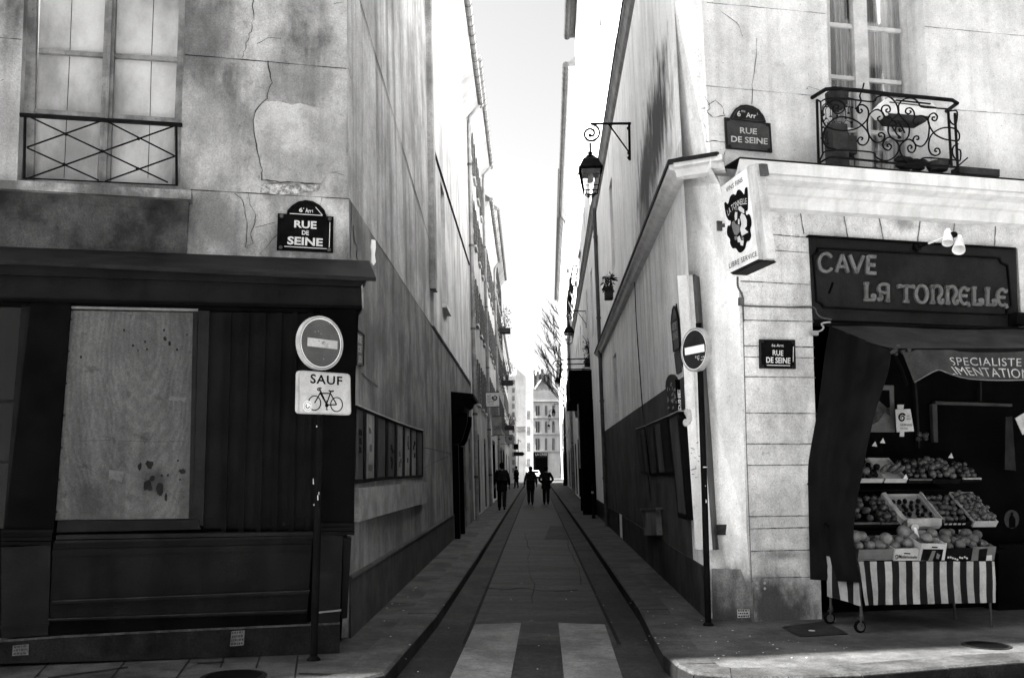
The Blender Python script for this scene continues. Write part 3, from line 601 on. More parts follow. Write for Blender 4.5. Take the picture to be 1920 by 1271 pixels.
for a, b in zz([(483, 1012), (518, 1213), (708, 1030), (745, 1228), (892, 1045), (930, 1240), (1128, 1065), (1107, 1250), (1303, 1072), (1290, 1262), (1515, 1090), (1505, 1275)], K5, 1320, 0)[::1] and [(S5([p])[0], S5([q])[0]) for p, q in (((483, 1012), (518, 1213)), ((708, 1030), (745, 1228)), ((892, 1045), (930, 1240)), ((1128, 1065), (1107, 1250)), ((1303, 1072), (1290, 1262)), ((1515, 1090), (1505, 1275)))]:
    mb = MB(); stroke(mb, FR, crackline(a, b, 9, .4, int(a[0])), 2.2, .004, smooth=False); mb.build('stone_joint', m_sj, rb)
mb = MB()
for P_ in ([(1392, 548), (1400, 850), (1412, 1165)],): stroke(mb, FR, P_, 1.6, .005, smooth=False)
mb.build('corner_joint', m_edge, rb)
mb = MB()
for P_, w_ in (([(15, 580), (45, 610), (105, 600), (100, 560), (60, 520), (20, 545)], 1.0), ([(10, 735), (60, 730), (110, 738)], 1.4), ([(272, 200), (268, 330), (250, 440), (248, 540)], .8), ([(0, 640), (12, 690), (10, 735)], .9), ([(5, 500), (35, 560), (15, 580)], .8),
               ([(530, 465), (545, 452), (600, 470)], .8), ([(100, 830), (105, 790), (125, 770)], .9), ([(90, 60), (180, 130), (200, 190)], .6)):
    L = S5(P_); J = []
    for a, b in zip(L[:-1], L[1:]): J += crackline(a, b, 3, 1.2, int(a[0]))[:-1]
    rr = random.Random(int(L[0][0])); J.append(L[-1]); stroke(mb, FR, J, [w_ * rr.uniform(.4, 1.5) for _ in range(12)], .006, smooth=False)
mb.build('crack', m_crack, rb)
m_fj = M('fine_joint', .10, .25, 9, bump=0)
for a, b in (((1325, 5), (1548, 26)), ((1323, 161), (1530, 180)), ((1733, 50), (1920, 68)), ((1790, 206), (1920, 216))): mb = MB(); stroke(mb, FR, crackline(a, b, 16, .8, int(a[1])), [1.3, .6, 1.6, .9, .4, 1.2], .004, smooth=False); mb.build('facade_joint', m_fj, rb)
# cracks on the pier (between its two edges)
CHn = (Bv[2] - Av[2]).cross(UP).normalized(); 
class PierPl(Pl): pass
PP = Pl((Av[2] + Bv[2]) / 2, Bv[2] - Av[2], (Av[1] + Bv[1]) / 2 - (Av[2] + Bv[2]) / 2)
mb = MB(); K9 = 2.541
for P_, w_ in (([(700, 570), (740, 545), (800, 518), (820, 515)], 1.2), ([(745, 465), (770, 455), (775, 480)], .8), ([(695, 745), (740, 730), (780, 690), (795, 665)], .9), ([(672, 680), (690, 720), (685, 800), (695, 830)], 1.2), ([(705, 380), (702, 500), (708, 610)], .8), ([(725, 350), (760, 355), (795, 370)], .8), ([(690, 630), (720, 615), (735, 640)], .7)):
    L = zz(P_, K9, 1000, 0); J = []
    for a, b in zip(L[:-1], L[1:]): J += crackline(a, b, 3, 1.0, int(a[0]))[:-1]
    rr = random.Random(int(L[0][0])); J.append(L[-1]); stroke(mb, PP, J, [w_ * rr.uniform(.4, 1.5) for _ in range(12)], .008, smooth=False)
mb.build('crack', m_crack, rb)
# cornice over the ground floor: facade part, return, thinner string round the pier and along the alley
zc = FR.hit(1385, 297, .34).z
mb = MB(); prof = [(0, zc + .02), (.36, zc), (.36, zc - .012), (.345, zc - .012), (.345, zc - .13), (.30, zc - .135), (.29, zc - .17), (.20, zc - .21), (.15, zc - .27), (.09, zc - .30), (.08, zc - .40), (.0, zc - .42)]
s0 = FR.st(FR.hit(1386, 300, .34))[0]
def sweep(mb, prof, pl, a0, a1):
    P0 = [pl.at(a0, 0, d) + Vector((0, 0, z - pl.at(a0, 0, d).z)) for d, z in prof]; mb.prism(P0, pl.u * (a1 - a0))
sweep(mb, prof[2:], FR, s0, 16); mb.build('cornice', m_stone2, rb)
mb = MB(); sweep(mb, [(0, zc + .022), (.365, zc + .006), (.365, zc - .006), (0, zc + .004)], FR, s0 - .004, 16); mb.build('lead_flashing', m_lead, rb)
zs = 4.66
arS = AR.st(AR.hit(1255, 330))[1]
tS = lambda z: z / AR.v.z
mb = MB(); q = Pl(AR.o, AR.u, AR.v)
def arp(a, z, d): return AR.at(a, z / AR.v.z, d)
pr = [(0, zs), (.15, zs - .03), (.15, zs - .085), (.10, zs - .10), (.07, zs - .17), (0, zs - .19)]
mb.prism([arp(-.05, z, d) for d, z in pr], AR.u * 16.2)
A0c = arp(0, zs, 0); B0c = FR.hit(1372, 330); B0c.z = zs
pn = (B0c - A0c).cross(UP).normalized(); pn = -pn if pn.dot(CAM - A0c) < 0 else pn
mb.prism([Vector((A0c.x, A0c.y, z)) + pn * d - (B0c - A0c).normalized() * .05 for d, z in pr], (B0c - A0c) * 1.0)
mb.build('string_course', m_stone2, rb)
mb = MB(); pr2 = [(0, zs + .035), (.17, zs + .0), (.17, zs - .045), (0, zs - .005)]
mb.prism([arp(-.1, z, d) for d, z in pr2], AR.u * 16.3); mb.prism([Vector((A0c.x, A0c.y, z)) + pn * d - (B0c - A0c).normalized() * .1 for d, z in pr2], (B0c - A0c) * 1.0); mb.build('string_flashing', m_lead, rb)
# pier base: projecting block, dark plinth
mb = MB(); ft = [(1326, 987), (1400, 985)]
an = lambda x, y, d: PLOW.hit(x, y, d)
PLOW = Pl((Av[6] + Bv[6]) / 2, Bv[6] - Av[6], (Av[4] + Bv[4]) / 2 - (Av[6] + Bv[6]) / 2)
mb.slab(PLOW, [(1338, 983), (1402, 982), (1403, 1002), (1338, 1003)], -.05, .012); mb.build('pier_band', m_dadoA, rb)
mb = MB(); mb.slab(PLOW, [(1334, 1066), (1409, 1067), (1413, 1166), (1336, 1164)], -.05, .018); mb.build('pier_plinth', M('pier_plinth_plaster', .07, .20, 2.2, streak=.5, bump=.4, grain=.3, spots=.3, stains=[((2.15, 9.4, .02), (.5, .5, .22), .02, .9)]), rb)
# tall recessed window with curtains
fr = MB(); d0 = -.30
fr.slab(FR, [(1535, -190), (1552, -190), (1562, 330), (1545, 330)], d0 - .06, d0); fr.slab(FR, [(1592, -190), (1618, -190), (1636, 330), (1612, 330)], d0 - .06, d0 + .02); fr.slab(FR, [(1684, -190), (1702, -190), (1722, 330), (1704, 330)], d0 - .06, d0)
wr = fr.build('window', m_frameR, rb)
mb = MB()
for (y0, y1) in ((41, 55), (139, 152), (236, 249), (-60, -47)): mb = MB(); mb.slab(FR, [(1550, y0), (1690, y1), (1690, y1 + 7), (1550, y0 + 7)], d0 - .05, d0 - .012); mb.build('glazing_bar', m_frameR, wr)
cur = MB()
for (xa, xb, ph) in ((1556, 1606, 0), (1618, 1692, 2)):
    rows = []
    for y in (-190, 50, 200, 330):
        rows.append([FR.hit(xa + (xb - xa) * t + (y + 190) * .035, y + (xa + (xb - xa) * t - 1550) * .09, d0 - .16 + .035 * math.sin(ph + t * 31 + .6 * math.sin(7 * t)) + .012 * math.sin(41 * t)) for t in [k / 54 for k in range(55)]])
    cur.grid(rows)
cur.build('curtain', M('grey_curtain', .14, .34, 2, stretch=(6, 6, .3), bump=0), wr, smooth=True)
mb = MB(); rows = [[FR.hit(x + (y - 60) * .04 + math.sin(y * .02) * 3, y, d0 - .10) for x in (1588, 1594, 1600)] for y in (60, 90, 120, 160, 200)]; mb.grid(rows); mb.build('curtain', m_frameR, wr, smooth=True)
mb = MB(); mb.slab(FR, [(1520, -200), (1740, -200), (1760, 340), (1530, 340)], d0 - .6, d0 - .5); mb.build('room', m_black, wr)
MB().face([FR.hit(*p, d0 - .03) for p in ((1550, -190), (1690, -190), (1712, 335), (1558, 325))]).build('pane', m_clear, wr)
# balcony grille
RP = FR.off(.33); K6 = 6.4
mb = MB()
def curve(pts, r, pl=RP, k=5, closed=False):
    L = smoothline(zz(pts, K6, 1520, 150), k, closed)
    if closed: L.append(L[0])
    mb.tube([pl.hit(p.x, p.y) for p in L], r, 6)
for P_ in ([(120, 265), (180, 232), (300, 222), (480, 235), (745, 263), (790, 215), (850, 192), (930, 200), (1000, 250), (1040, 320), (1058, 400), (1110, 470), (1165, 530), (1185, 600), (1170, 680), (1125, 730)],
    [(1650, 350), (1500, 340), (1330, 325), (1290, 270), (1230, 225), (1150, 225), (1090, 255), (1055, 310), (1055, 390), (1010, 450), (960, 490), (935, 550), (930, 620), (955, 680), (1000, 715), (1060, 735), (1125, 730)],
    [(145, 885), (200, 855), (420, 845), (735, 870), (780, 920), (840, 960), (920, 970), (1000, 930), (1045, 870), (1060, 800), (1020, 730), (950, 690), (890, 720), (865, 780), (890, 830), (940, 845), (970, 800), (940, 770), (915, 790), (935, 803)],
    [(1750, 965), (1370, 935), (1330, 985), (1280, 1005), (1180, 990), (1110, 930), (1070, 850), (1075, 790), (1120, 740), (1180, 715), (1240, 750), (1260, 810), (1230, 870), (1180, 860), (1165, 810), (1195, 785), (1215, 810), (1200, 825)],
    [(260, 250), (170, 320), (135, 430), (180, 550), (300, 600), (430, 610), (560, 580), (660, 500), (695, 420), (680, 340), (620, 300), (565, 320), (555, 370), (590, 400), (620, 375), (600, 350)],
    [(300, 830), (220, 820), (160, 760), (150, 660), (190, 560), (280, 470), (390, 445), (520, 480), (620, 550), (690, 640), (695, 720), (650, 780), (590, 775), (565, 730), (590, 690), (625, 700), (612, 722)],
    [(260, 250), (330, 250), (400, 290), (400, 360), (340, 405), (280, 385), (268, 330), (300, 300), (335, 315), (322, 345)],
    [(835, 440), (805, 455), (815, 490), (860, 490), (880, 440), (860, 390), (800, 358), (740, 380), (690, 450), (680, 560), (700, 660), (760, 740), (830, 750), (880, 710), (885, 660), (850, 635), (815, 650), (825, 680), (850, 675)],
    [(950, 460), (890, 440), (850, 370), (870, 315), (930, 310), (955, 350), (945, 385), (910, 385), (905, 360), (925, 352)],
    [(1300, 515), (1270, 540), (1232, 510), (1245, 460), (1310, 432), (1380, 450), (1420, 520), (1420, 620), (1400, 720), (1340, 795), (1270, 785), (1230, 730), (1250, 680), (1290, 680), (1295, 715), (1270, 715)],
    [(1245, 460), (1240, 390), (1200, 340), (1150, 350), (1140, 390), (1175, 410), (1205, 385), (1188, 372)],
    [(1490, 450), (1465, 450), (1460, 480), (1500, 490), (1520, 440), (1480, 400), (1425, 430), (1410, 500), (1440, 580), (1500, 660), (1600, 710), (1700, 728), (1770, 730), (1785, 660), (1750, 600), (1680, 575), (1580, 580), (1480, 630), (1430, 700), (1415, 800), (1440, 880), (1500, 910), (1550, 880), (1540, 830), (1500, 825), (1490, 855), (1515, 860)],
    [(1640, 380), (1740, 370), (1760, 420), (1740, 530), (1690, 520), (1655, 450)], [(1770, 770), (1715, 800), (1700, 870), (1730, 940), (1790, 970), (1800, 860), (1765, 835), (1760, 870)],
    [(975, 490), (1010, 500), (1030, 530), (1000, 555), (985, 535)], [(965, 540), (1010, 610), (1025, 560), (1050, 500), (1100, 580), (1130, 640)], [(1010, 610), (1040, 660), (1080, 690), (1060, 700), (1050, 680)], [(1080, 600), (1060, 590), (1070, 620), (1095, 610)],
    [(640, 40), (620, 120), (590, 190), (605, 260), (570, 320), (580, 385)]):
    curve(P_, .0085)
for P_ in ([(75, 240), (95, 1000)], [(1650, 370), (1690, 1045)], [(1730, 400), (1765, 1045)]): curve(P_, .014)
for P_ in ([(120, 265), (145, 890)], [(70, 235), (120, 265)], [(145, 890), (95, 1000)]): curve(P_, .009)
curve([(100, 1000), (200, 945), (300, 932), (700, 970), (1000, 1000), (1690, 1045), (1765, 1045)], .012)
pl_top = zz([(180, 115), (300, 105), (600, 130), (1000, 180), (1400, 215), (1700, 245), (1760, 280)], K6, 1520, 150)
tp = [FR.hit(*zz([(15, 215)], K6, 1520, 150)[0], .0)] + [RP.hit(*p) for p in pl_top] + [FR.hit(*zz([(1620, 385)], K6, 1520, 150)[0], -.02)]
mb.tube([tp[0], tp[0].lerp(tp[1], .6)] + tp[1:], .021, 6)
bt_ = [FR.hit(*zz([(1885, 935)], K6, 1520, 150)[0], .3), RP.hit(*zz([(1770, 1035)], K6, 1520, 150)[0])]; mb.tube(bt_, .008, 5)
mb.build('balcony_railing', m_iron, rb, smooth=True)
# things on the balcony
def zc6(x, y): return zz([(x, y)], K6, 1520, 150)[0]
BP = FR.off(.22); BP.n = FR.n
b0 = BP.hit(*zc6(330, 1035)); pot = thing('plant_pot', 'dark tall planter with a straggly plant on the balcony behind the left of the railing', 'plant pot', (b0.x, b0.y, zc + .01))
mb = MB(); h0 = BP.hit(*zc6(330, 540)).z; mb.prism([Vector((b0.x, b0.y, zc + .01)) + FD * a + FN * b for a, b in ((-.095, -.08), (.08, -.08), (.08, .08), (-.095, .08))], Vector((0, 0, (h0 - zc) * .95))); mb.build('pot', m_terra, pot)
mb = MB(); rr = random.Random(4)
for k in range(26):
    p = Vector((b0.x, b0.y, h0)) + FD * rr.uniform(-.08, .08); q = p + Vector((rr.uniform(-.12, .12), rr.uniform(-.05, .05), rr.uniform(-.25, .05)))
    mb.tube([p, (p + q) / 2 + Vector((0, 0, .04)), q], .004, 4); mb.ball(q, .018, (1, .5, .7), 5, 4)
mb.build('foliage', m_leaf, pot)
b1 = BP.hit(*zc6(500, 870)); o = MB(); o.slab(BP, [zc6(*p) for p in ((425, 660), (555, 672), (560, 885), (430, 860))], -.14, .02); 
bx = solo(o, 'storage_box', m_terra, 'dark square box beside the tall planter on the balcony', 'box')
pt = BP.hit(*zc6(315, 240)); pp_ = thing('plant_pot', 'round dark pot hanging just under the left end of the balcony handrail', 'plant pot', pt - Vector((0, 0, .06)))
MB().lathe(pt - Vector((0, 0, .05)), [(.06, -.05), (.10, .0), (.115, .07), (.12, .12), (.105, .125)], 14).build('pot', m_terra, pp_, smooth=True)
mb = MB(); 
for k in range(18):
    q = pt + Vector((rr.uniform(-.17, .17), rr.uniform(-.08, .08), rr.uniform(-.22, -.03))); mb.tube([pt + Vector((0, 0, .05)), q + Vector((0, 0, .1)), q], .004, 4); mb.ball(q, .016, (1, .6, .6), 5, 4)
mb.build('foliage', m_leaf, pp_)
# white window box with bevelled front
mb = MB(); wbp = FR.off(.12)
tq = [(935, 205), (1455, 265), (1530, 330), (800, 335)]
tr_ = thing('window_box', 'white trough planter hung inside the balcony railing, dark underneath', 'planter', wbp.hit(*zc6(1200, 480)))
mb.prism([FR.hit(*zc6(*p), .26) for p in ((930, 215), (1450, 270), (1520, 335), (1480, 440), (880, 420), (810, 335))], -FN * .16); mb.build('trough', m_white, tr_)
mb = MB(); mb.slab(FR, [zc6(*p) for p in ((935, 400), (1440, 440), (1380, 505), (990, 480))], .08, .275); mb.build('underside', m_terra, tr_)
mb = MB(); mb.slab(FR, [zc6(*p) for p in ((1030, 235), (1450, 280), (1440, 292), (1030, 248))], .25, .278); mb.slab(FR, [zc6(*p) for p in ((950, 262), (1510, 325), (1510, 332), (950, 270))], .25, .27); mb.build('slot', m_lead, tr_)
mb = MB(); mb.slab(BP, [zc6(*p) for p in ((1790, 1035), (2270, 1075), (2270, 1160), (1790, 1120))], -.06, .08); solo(mb, 'plank', m_terra, 'dark plank lying on the cornice at the right end of the balcony', 'plank')
mb = MB(); c = BP.hit(*zc6(1230, 1030)); 
for k in range(9): mb.ball(c + FD * rr.uniform(-.16, .16) + Vector((0, 0, rr.uniform(-.02, .06))), rr.uniform(.03, .06), (1.4, .8, .7), 7, 5)
solo(mb, 'sandbag', m_leaf, 'dark crumpled sack at the foot of the balcony railing', 'sack', smooth=True)
c = BP.hit(*zc6(1530, 1050)); mb = MB(); mb.lathe(c - Vector((0, 0, .04)), [(.09, 0), (.115, .05), (.12, .09), (.1, .095)], 14); solo(mb, 'plant_pot', m_terra, 'low round dark bowl on the cornice behind the right of the railing', 'plant pot', smooth=True)

# ---------------------------------------------------------------- street name plates
m_plate = M('dark_enamel', .002, .004, 6, rough=.45, bump=.02, grain=.1, spec=.3)
m_plateb = M('worn_enamel', .022, .038, 5, rough=.5, bump=.08, grain=.2, spec=.3)
m_platebd = M('worn_enamel_dark', .008, .014, 5, rough=.5, bump=.08)
m_ltr = M('enamel_letter', .42, .50, 5, rough=.45, bump=0, grain=.1)
m_ltr2 = M('faded_letter', .24, .36, 6, rough=.5, bump=0, grain=.2)
def plate(pl, q, arch, label, texts, border, mat, mat2, ltr, d=.03, screws=True):
    o = thing('street_sign', label, 'street sign', pl.hit((q[0][0] + q[1][0]) / 2, q[2][1], d))
    mb = MB(); mb.slab(pl, q, .004, d)
    mb.build('panel', mat, o)
    rim = MB(); qq = q + [q[0]]
    def inset(k): cx = sum(p[0] for p in q) / 4; cy = sum(p[1] for p in q) / 4; return [(cx + (x - cx) * k, cy + (y - cy) * k) for x, y in q]
    fr_ = inset(1.0); fi = inset(.93)
    for i in range(4): rim.slab(pl, [fr_[i], fr_[(i + 1) % 4], fi[(i + 1) % 4], fi[i]], d - .004, d + .008)
    if arch:
        mb = MB(); mb.slab(pl, arch, .004, d); mb.build('arched_top', mat, o)
        c0 = (sum(p[0] for p in arch) / len(arch), sum(p[1] for p in arch) / len(arch)); ai = [(c0[0] + (x - c0[0]) * .86, c0[1] + (y - c0[1]) * .82 + 1) for x, y in arch]
        for i in range(len(arch) - 1): rim.slab(pl, [arch[i], arch[i + 1], ai[i + 1], ai[i]], d - .004, d + .008)
    rim.build('rim', mat2, o)
    tx = MB()
    for s_, tq, bold in texts: letter(tx, pl, tq, s_, d + .003, bold)
    tx.build('lettering', ltr, o)
    bd = MB()
    for a, b in border: stroke(bd, pl, [a, b], 1.3, d + .003, smooth=False)
    bd.build('white_line', ltr, o)
    if screws:
        sc_ = MB(); k2 = inset(.86)
        for p in k2: sc_ = MB(); sc_.lathe(pl.hit(*p, d + .003), [(.017, 0), (.017, .006), (.009, .008), (.009, .004)], 10, pl.n); sc_.build('screw_ring', mat2 if mat2 != mat else m_zincd, o)
    return o
K7 = 2.89; S7 = lambda pts: zz(pts, K7, 500, 360)
arcL = S7([(108, 126), (112, 100), (135, 75), (170, 52), (212, 44), (250, 50), (290, 72), (315, 100), (324, 133)])
plate(FL, S7([(60, 116), (363, 134), (360, 328), (54, 313)]), arcL, 'black arched street plate reading RUE DE SEINE on the stained left house', [
    ('RUE', S7([(150, 153), (271, 160), (270, 202), (149, 193)]), .03), ('DE', S7([(191, 208), (229, 211), (228, 235), (191, 232)]), .03), ('SEINE', S7([(114, 240), (305, 252), (303, 296), (111, 284)]), .03), ('6', S7([(176, 85), (195, 87), (194, 110), (176, 109)]), .02), ('e', S7([(197, 86), (203, 86), (203, 93), (197, 93)]), .0), ('Arr', S7([(210, 88), (243, 93), (243, 115), (210, 112)]), .01), ('t', S7([(246, 95), (251, 96), (251, 112), (246, 112)]), .02)],
    [(p, q) for p, q in (S7([(125, 117), (302, 128)]), S7([(343, 165), (339, 300)]), S7([(95, 295), (325, 308)]), S7([(265, 82), (302, 126)]))], m_plate, m_plate, m_ltr)
arcR = S5([(135, 615), (145, 590), (165, 562), (190, 546), (220, 543), (255, 550), (285, 568), (310, 600), (322, 632)])
plate(FR, S5([(108, 608), (345, 640), (355, 790), (117, 768)]), arcR, 'weathered grey arched street plate beside the balcony of the white house', [
    ('RUE', S5([(186, 660), (274, 668), (274, 698), (187, 692)]), .02), ('DE SEINE', S5([(140, 704), (330, 718), (330, 750), (141, 736)]), .02), ('6', S5([(172, 574), (190, 576), (190, 606), (172, 603)]), .03), ('me', S5([(194, 572), (214, 575), (214, 584), (194, 582)]), 0), ('Arr', S5([(218, 582), (270, 590), (270, 615), (218, 609)]), .02), ('t', S5([(274, 585), (279, 586), (279, 598), (274, 597)]), 0)],
    [], m_plateb, m_platebd, m_ltr2)
ar_in = MB(); ar_in.slab(FR, [(c[0] * .82 + 1402.5 * .18, c[1] * .78 + 214 * .22 + 1) for c in arcR], .03, .0325)
po = [o for o in bpy.data.objects if o.name == 'street_sign.001'][0]; ar_in.build('dark_field', m_platebd, po)
S8 = lambda pts: zz(pts, 2.8875, 1320, 280)
plate(FR, S8([(303, 1028), (494, 1031), (498, 1188), (305, 1185)]), None, 'small rectangular black street plate on the stone beside the wine shop', [
    ('RUE', S8([(372, 1086), (430, 1089), (429, 1118), (372, 1115)]), .01), ('DE SEINE', S8([(337, 1124), (468, 1128), (467, 1160), (337, 1155)]), .02), ('6e Arrt', S8([(367, 1052), (431, 1054), (431, 1070), (367, 1068)]), .0)],
    S8([(365, 1079), (434, 1081)]) and [tuple(S8([(484, 1068), (483, 1150)])), tuple(S8([(340, 1168), (466, 1171)]))], m_plate, m_platebd, m_ltr)
# alley plates seen edge-on
S9 = lambda pts: zz(pts, 4.8875, 1180, 560)
plate(AR, S9([(376, 212), (440, 178), (456, 455), (400, 492)]), S9([(380, 210), (383, 150), (390, 95), (402, 65), (415, 80), (428, 130), (438, 178)]), 'grey arched street plate on the right alley wall beside the no entry sign', [
    ('RUE DE', S9([(388, 232), (428, 212), (430, 275), (390, 298)]), .02), ("L'ECHAUDE", S9([(392, 318), (440, 290), (445, 355), (396, 385)]), .02)], [], m_plateb, m_platebd, m_ltr2, screws=False)
mb = MB(); mb.slab(AR, S9([(408, 502), (456, 465), (470, 668), (430, 692)]), 0, .02); o = solo(mb, 'notice_board', m_plateb, 'plain grey board on the right alley wall directly under the arched street plate', 'notice')
plate(AL, S7([(492, 742), (531, 770), (529, 945), (490, 938)]), None, 'small dark street plate on the left alley wall behind the shopfront edge', [('RUE', S7([(497, 775), (514, 784), (514, 822), (497, 815)]), .02), ('DE', S7([(497, 832), (514, 836), (514, 870), (497, 867)]), .02), ("L'ECH", S7([(497, 885), (516, 888), (516, 925), (497, 920)]), .02)], [], m_plateb, m_platebd, m_ltr2, screws=False)
o1 = thing('painted_shop_board', 'rounded board with a dark picture on the right alley wall above the poster cases', 'shop sign', AR.hit(1262, 768, .03))
mb = MB(); ob = S9([(330, 800), (334, 755), (345, 722), (362, 700), (380, 692), (400, 700), (416, 718), (428, 748), (440, 1012), (358, 1034)]); mb.slab(AR, ob, 0, .03); mb.build('board', m_platebd, o1)
mb = MB(); rr = random.Random(8)
for k in range(26):
    x, y = rr.uniform(345, 425), rr.uniform(740, 1000); a = rr.uniform(5, 13)
    mb.face([AR.hit(*p, .033) for p in S9([(x, y), (x + a, y + rr.uniform(-14, 4)), (x + a + rr.uniform(-3, 5), y + rr.uniform(8, 26)), (x + rr.uniform(-4, 3), y + rr.uniform(10, 26))])])
mb.build('picture', m_ltr2, o1)
# ---------------------------------------------------------------- no entry signs
m_signred = M('faded_red_face', .042, .056, 5, rough=.4, bump=.03, grain=.15)
m_signred2 = M('deep_red_face', .011, .017, 5, rough=.4, bump=.03, grain=.15)
m_rim = M('grey_aluminium', .20, .30, 6, rough=.45, bump=.02)
m_stk = M('worn_sticker', .20, .5, 30, bump=0)
def signplane(base_px, deg):
    b = gnd(*base_px); a = R(deg); return b, Pl(b, (math.cos(a), math.sin(a), 0), UP)
def roundpts(q, rad, n=4):
    """rounded quad in pixels"""
    out = []
    for i in range(4):
        p0, p, p1 = q[i - 1], q[i], q[(i + 1) % 4]
        d0 = Vector((p0[0] - p[0], p0[1] - p[1])); d1 = Vector((p1[0] - p[0], p1[1] - p[1])); a = Vector(p) + d0.normalized() * rad; b = Vector(p) + d1.normalized() * rad
        for k in range(n + 1):
            t = k / n; out.append(tuple(a * (1 - t) ** 2 + Vector(p) * 2 * t * (1 - t) + b * t * t))
    return out
# left: pole, disc, rectangular plate
bL, SPL = signplane((588, 1237), 48); SPLd = SPL.off(.07)
t1 = thing('traffic_sign', 'no entry sign with white SAUF bicycle plate on dark pole before the shopfront', 'road sign', bL)
mb = MB(); mb.tube([bL, Vector((bL.x, bL.y, SPL.hit(600, 600).z))], .030, 12); mb.lathe(bL, [(.055, 0), (.05, .012), (.032, .03)], 12); mb.build('pole', m_blackpaint, t1, smooth=True)
m_palebar = M('pale_grey_bar', .26, .34, 6, rough=.5, bump=0, grain=.1)
def disc(t, pl, c, face_mat, bar, thick=.035, hr=.215):
    C_ = pl.hit(*c); n = 40
    ringp = lambda r, d: [C_ + pl.u * math.cos(a) * r + pl.v * math.sin(a) * r + pl.n * d for a in [2 * math.pi * k / n for k in range(n)]]
    mb = MB(); rows = [ringp(hr - .03, -thick), ringp(hr, -thick), ringp(hr, .004), ringp(hr - .004, .008), ringp(hr - .012, .008), ringp(hr - .016, .003), ringp(hr - .018, 0)]
    mb.add([p for r in rows for p in r], [(i * n + k, i * n + (k + 1) % n, (i + 1) * n + (k + 1) % n, (i + 1) * n + k) for i in range(len(rows) - 1) for k in range(n)])
    mb.face(ringp(hr - .03, -thick)); mb.build('rim', m_rim, t)
    mb = MB(); mb.add(ringp(hr - .017, .0) , [tuple(range(n))]); f = mb.build('disc', face_mat, t)
    mb = MB(); rr_ = ringp(hr - .021, .0015); ri_ = ringp(hr - .027, .0015); mb.add(rr_ + ri_, [(k, (k + 1) % n, n + (k + 1) % n, n + k) for k in range(n)]); mb.build('white_ring', m_white, f)
    mb = MB(); mb.slab(pl, bar, 0, .003); mb.build('white_bar', m_white if face_mat is m_signred2 else m_palebar, f)
    return f
f = disc(t1, SPLd, (602, 643), m_signred, [(577, 632.5), (633, 639.5), (632.5, 655), (576.5, 648.5)], hr=.217)
mb = MB(); rr = random.Random(2)
for k in range(14): x, y = 604 + rr.uniform(-9, 9), 643 + rr.uniform(-6, 7); mb.face([SPLd.hit(x + a, y + b, .0045) for a, b in ((0, 0), (4, .6), (4.5, 2.5), (.4, 2))])
for x, y in ((582, 604), (617, 606), (606, 672), (596, 620), (590, 621), (601, 625)): mb.face([SPLd.hit(x + a, y + b, .0045) for a, b in ((0, 0), (1.8, .3), (1.6, 1.5), (.2, 1.2))])
mb.build('sticker_remains', M('sticker_grey', .15, .3, 9, bump=0), f)
K7 = 2.89
pq = [(559.5, 694), (657, 701), (658.5, 778.5), (558, 775)]
mb = MB(); mb.slab(SPLd, roundpts(pq, 8), -.03, .004); pb = mb.build('plate', m_rim, t1)
mb = MB(); mb.slab(SPLd, roundpts([(562.5, 697), (655.5, 703.5), (656.5, 776), (561.5, 772.5)], 7), .003, .006); mb.build('plate_face', M('white_sign_face', .28, .38, 5, rough=.4, bump=.02, grain=.1), pb)
mb = MB(); dd = .0085
letter(mb, SPLd, S7([(238, 985), (410, 1000), (410, 1048), (236, 1036)]), 'SAUF', dd, .02, 1.12)
w2 = lambda P_, wd, cl=False, sm=False: stroke(mb, SPLd, S7(P_), wd / K7, dd, smooth=sm, closed=cl)
for c, r in (((260, 1143), (33, 39)), ((379, 1151), (32, 38))):
    w2([(c[0] + r[0] * math.cos(a), c[1] + r[1] * math.sin(a)) for a in [2 * math.pi * k / 28 for k in range(28)]], 5.5, True, True)
for P_ in ([(260, 1143), (292, 1085)], [(287, 1066), (325, 1150)], [(288, 1090), (347, 1091)], [(348, 1080), (323, 1155)], [(292, 1092), (326, 1152)], [(326, 1153), (379, 1152)], [(347, 1093), (379, 1151)]): w2(P_, 6.5)
w2([(292, 1075), (279, 1074), (277, 1065), (285, 1062), (298, 1063)], 6, sm=True); w2([(336, 1075), (350, 1080), (364, 1077)], 8, sm=True); w2([(326, 1150), (326, 1178)], 5); w2([(320, 1178), (333, 1179)], 4); w2([(326, 1128), (326, 1152)], 5)
mb.face([SPLd.hit(*p, dd + .001) for p in S7([(326 + 10 * math.cos(a), 1155 + 11 * math.sin(a)) for a in [k * .6283 for k in range(10)]])])
mb.build('bicycle_pictogram', m_plate, pb)
mb = MB(); mb.face([SPLd.hit(*p, dd + .002) for p in S7([(221 + 25 * math.cos(a), 1160 + 30 * math.sin(a)) for a in [k * .2618 for k in range(24)]])]); stk = mb.build('round_sticker', M('sticker_white', .5, .6, 8), pb)
mb = MB()
for r, wd in ((9, 5), (19, 2)): stroke(mb, SPLd, S7([(222 + r * math.cos(a), 1160 + r * 1.15 * math.sin(a)) for a in [k * .3 for k in range(21 if r > 12 else 15)]]), wd / K7, dd + .003)
mb.build('sticker_print', m_plate, stk)
mb = MB(); rr = random.Random(9)
for x, y, h in ((586.5, 897, 10), (595, 928, 9), (597, 922, 5), (587.5, 945, 2), (593, 798, 2)):
    q = SPL.off(.031); mb.face([q.hit(x + a, y + b) for a, b in ((0, 0), (1.5, -.5), (2, h), (.2, h + 1))])
mb.build('chipped_paint', m_stk, t1)
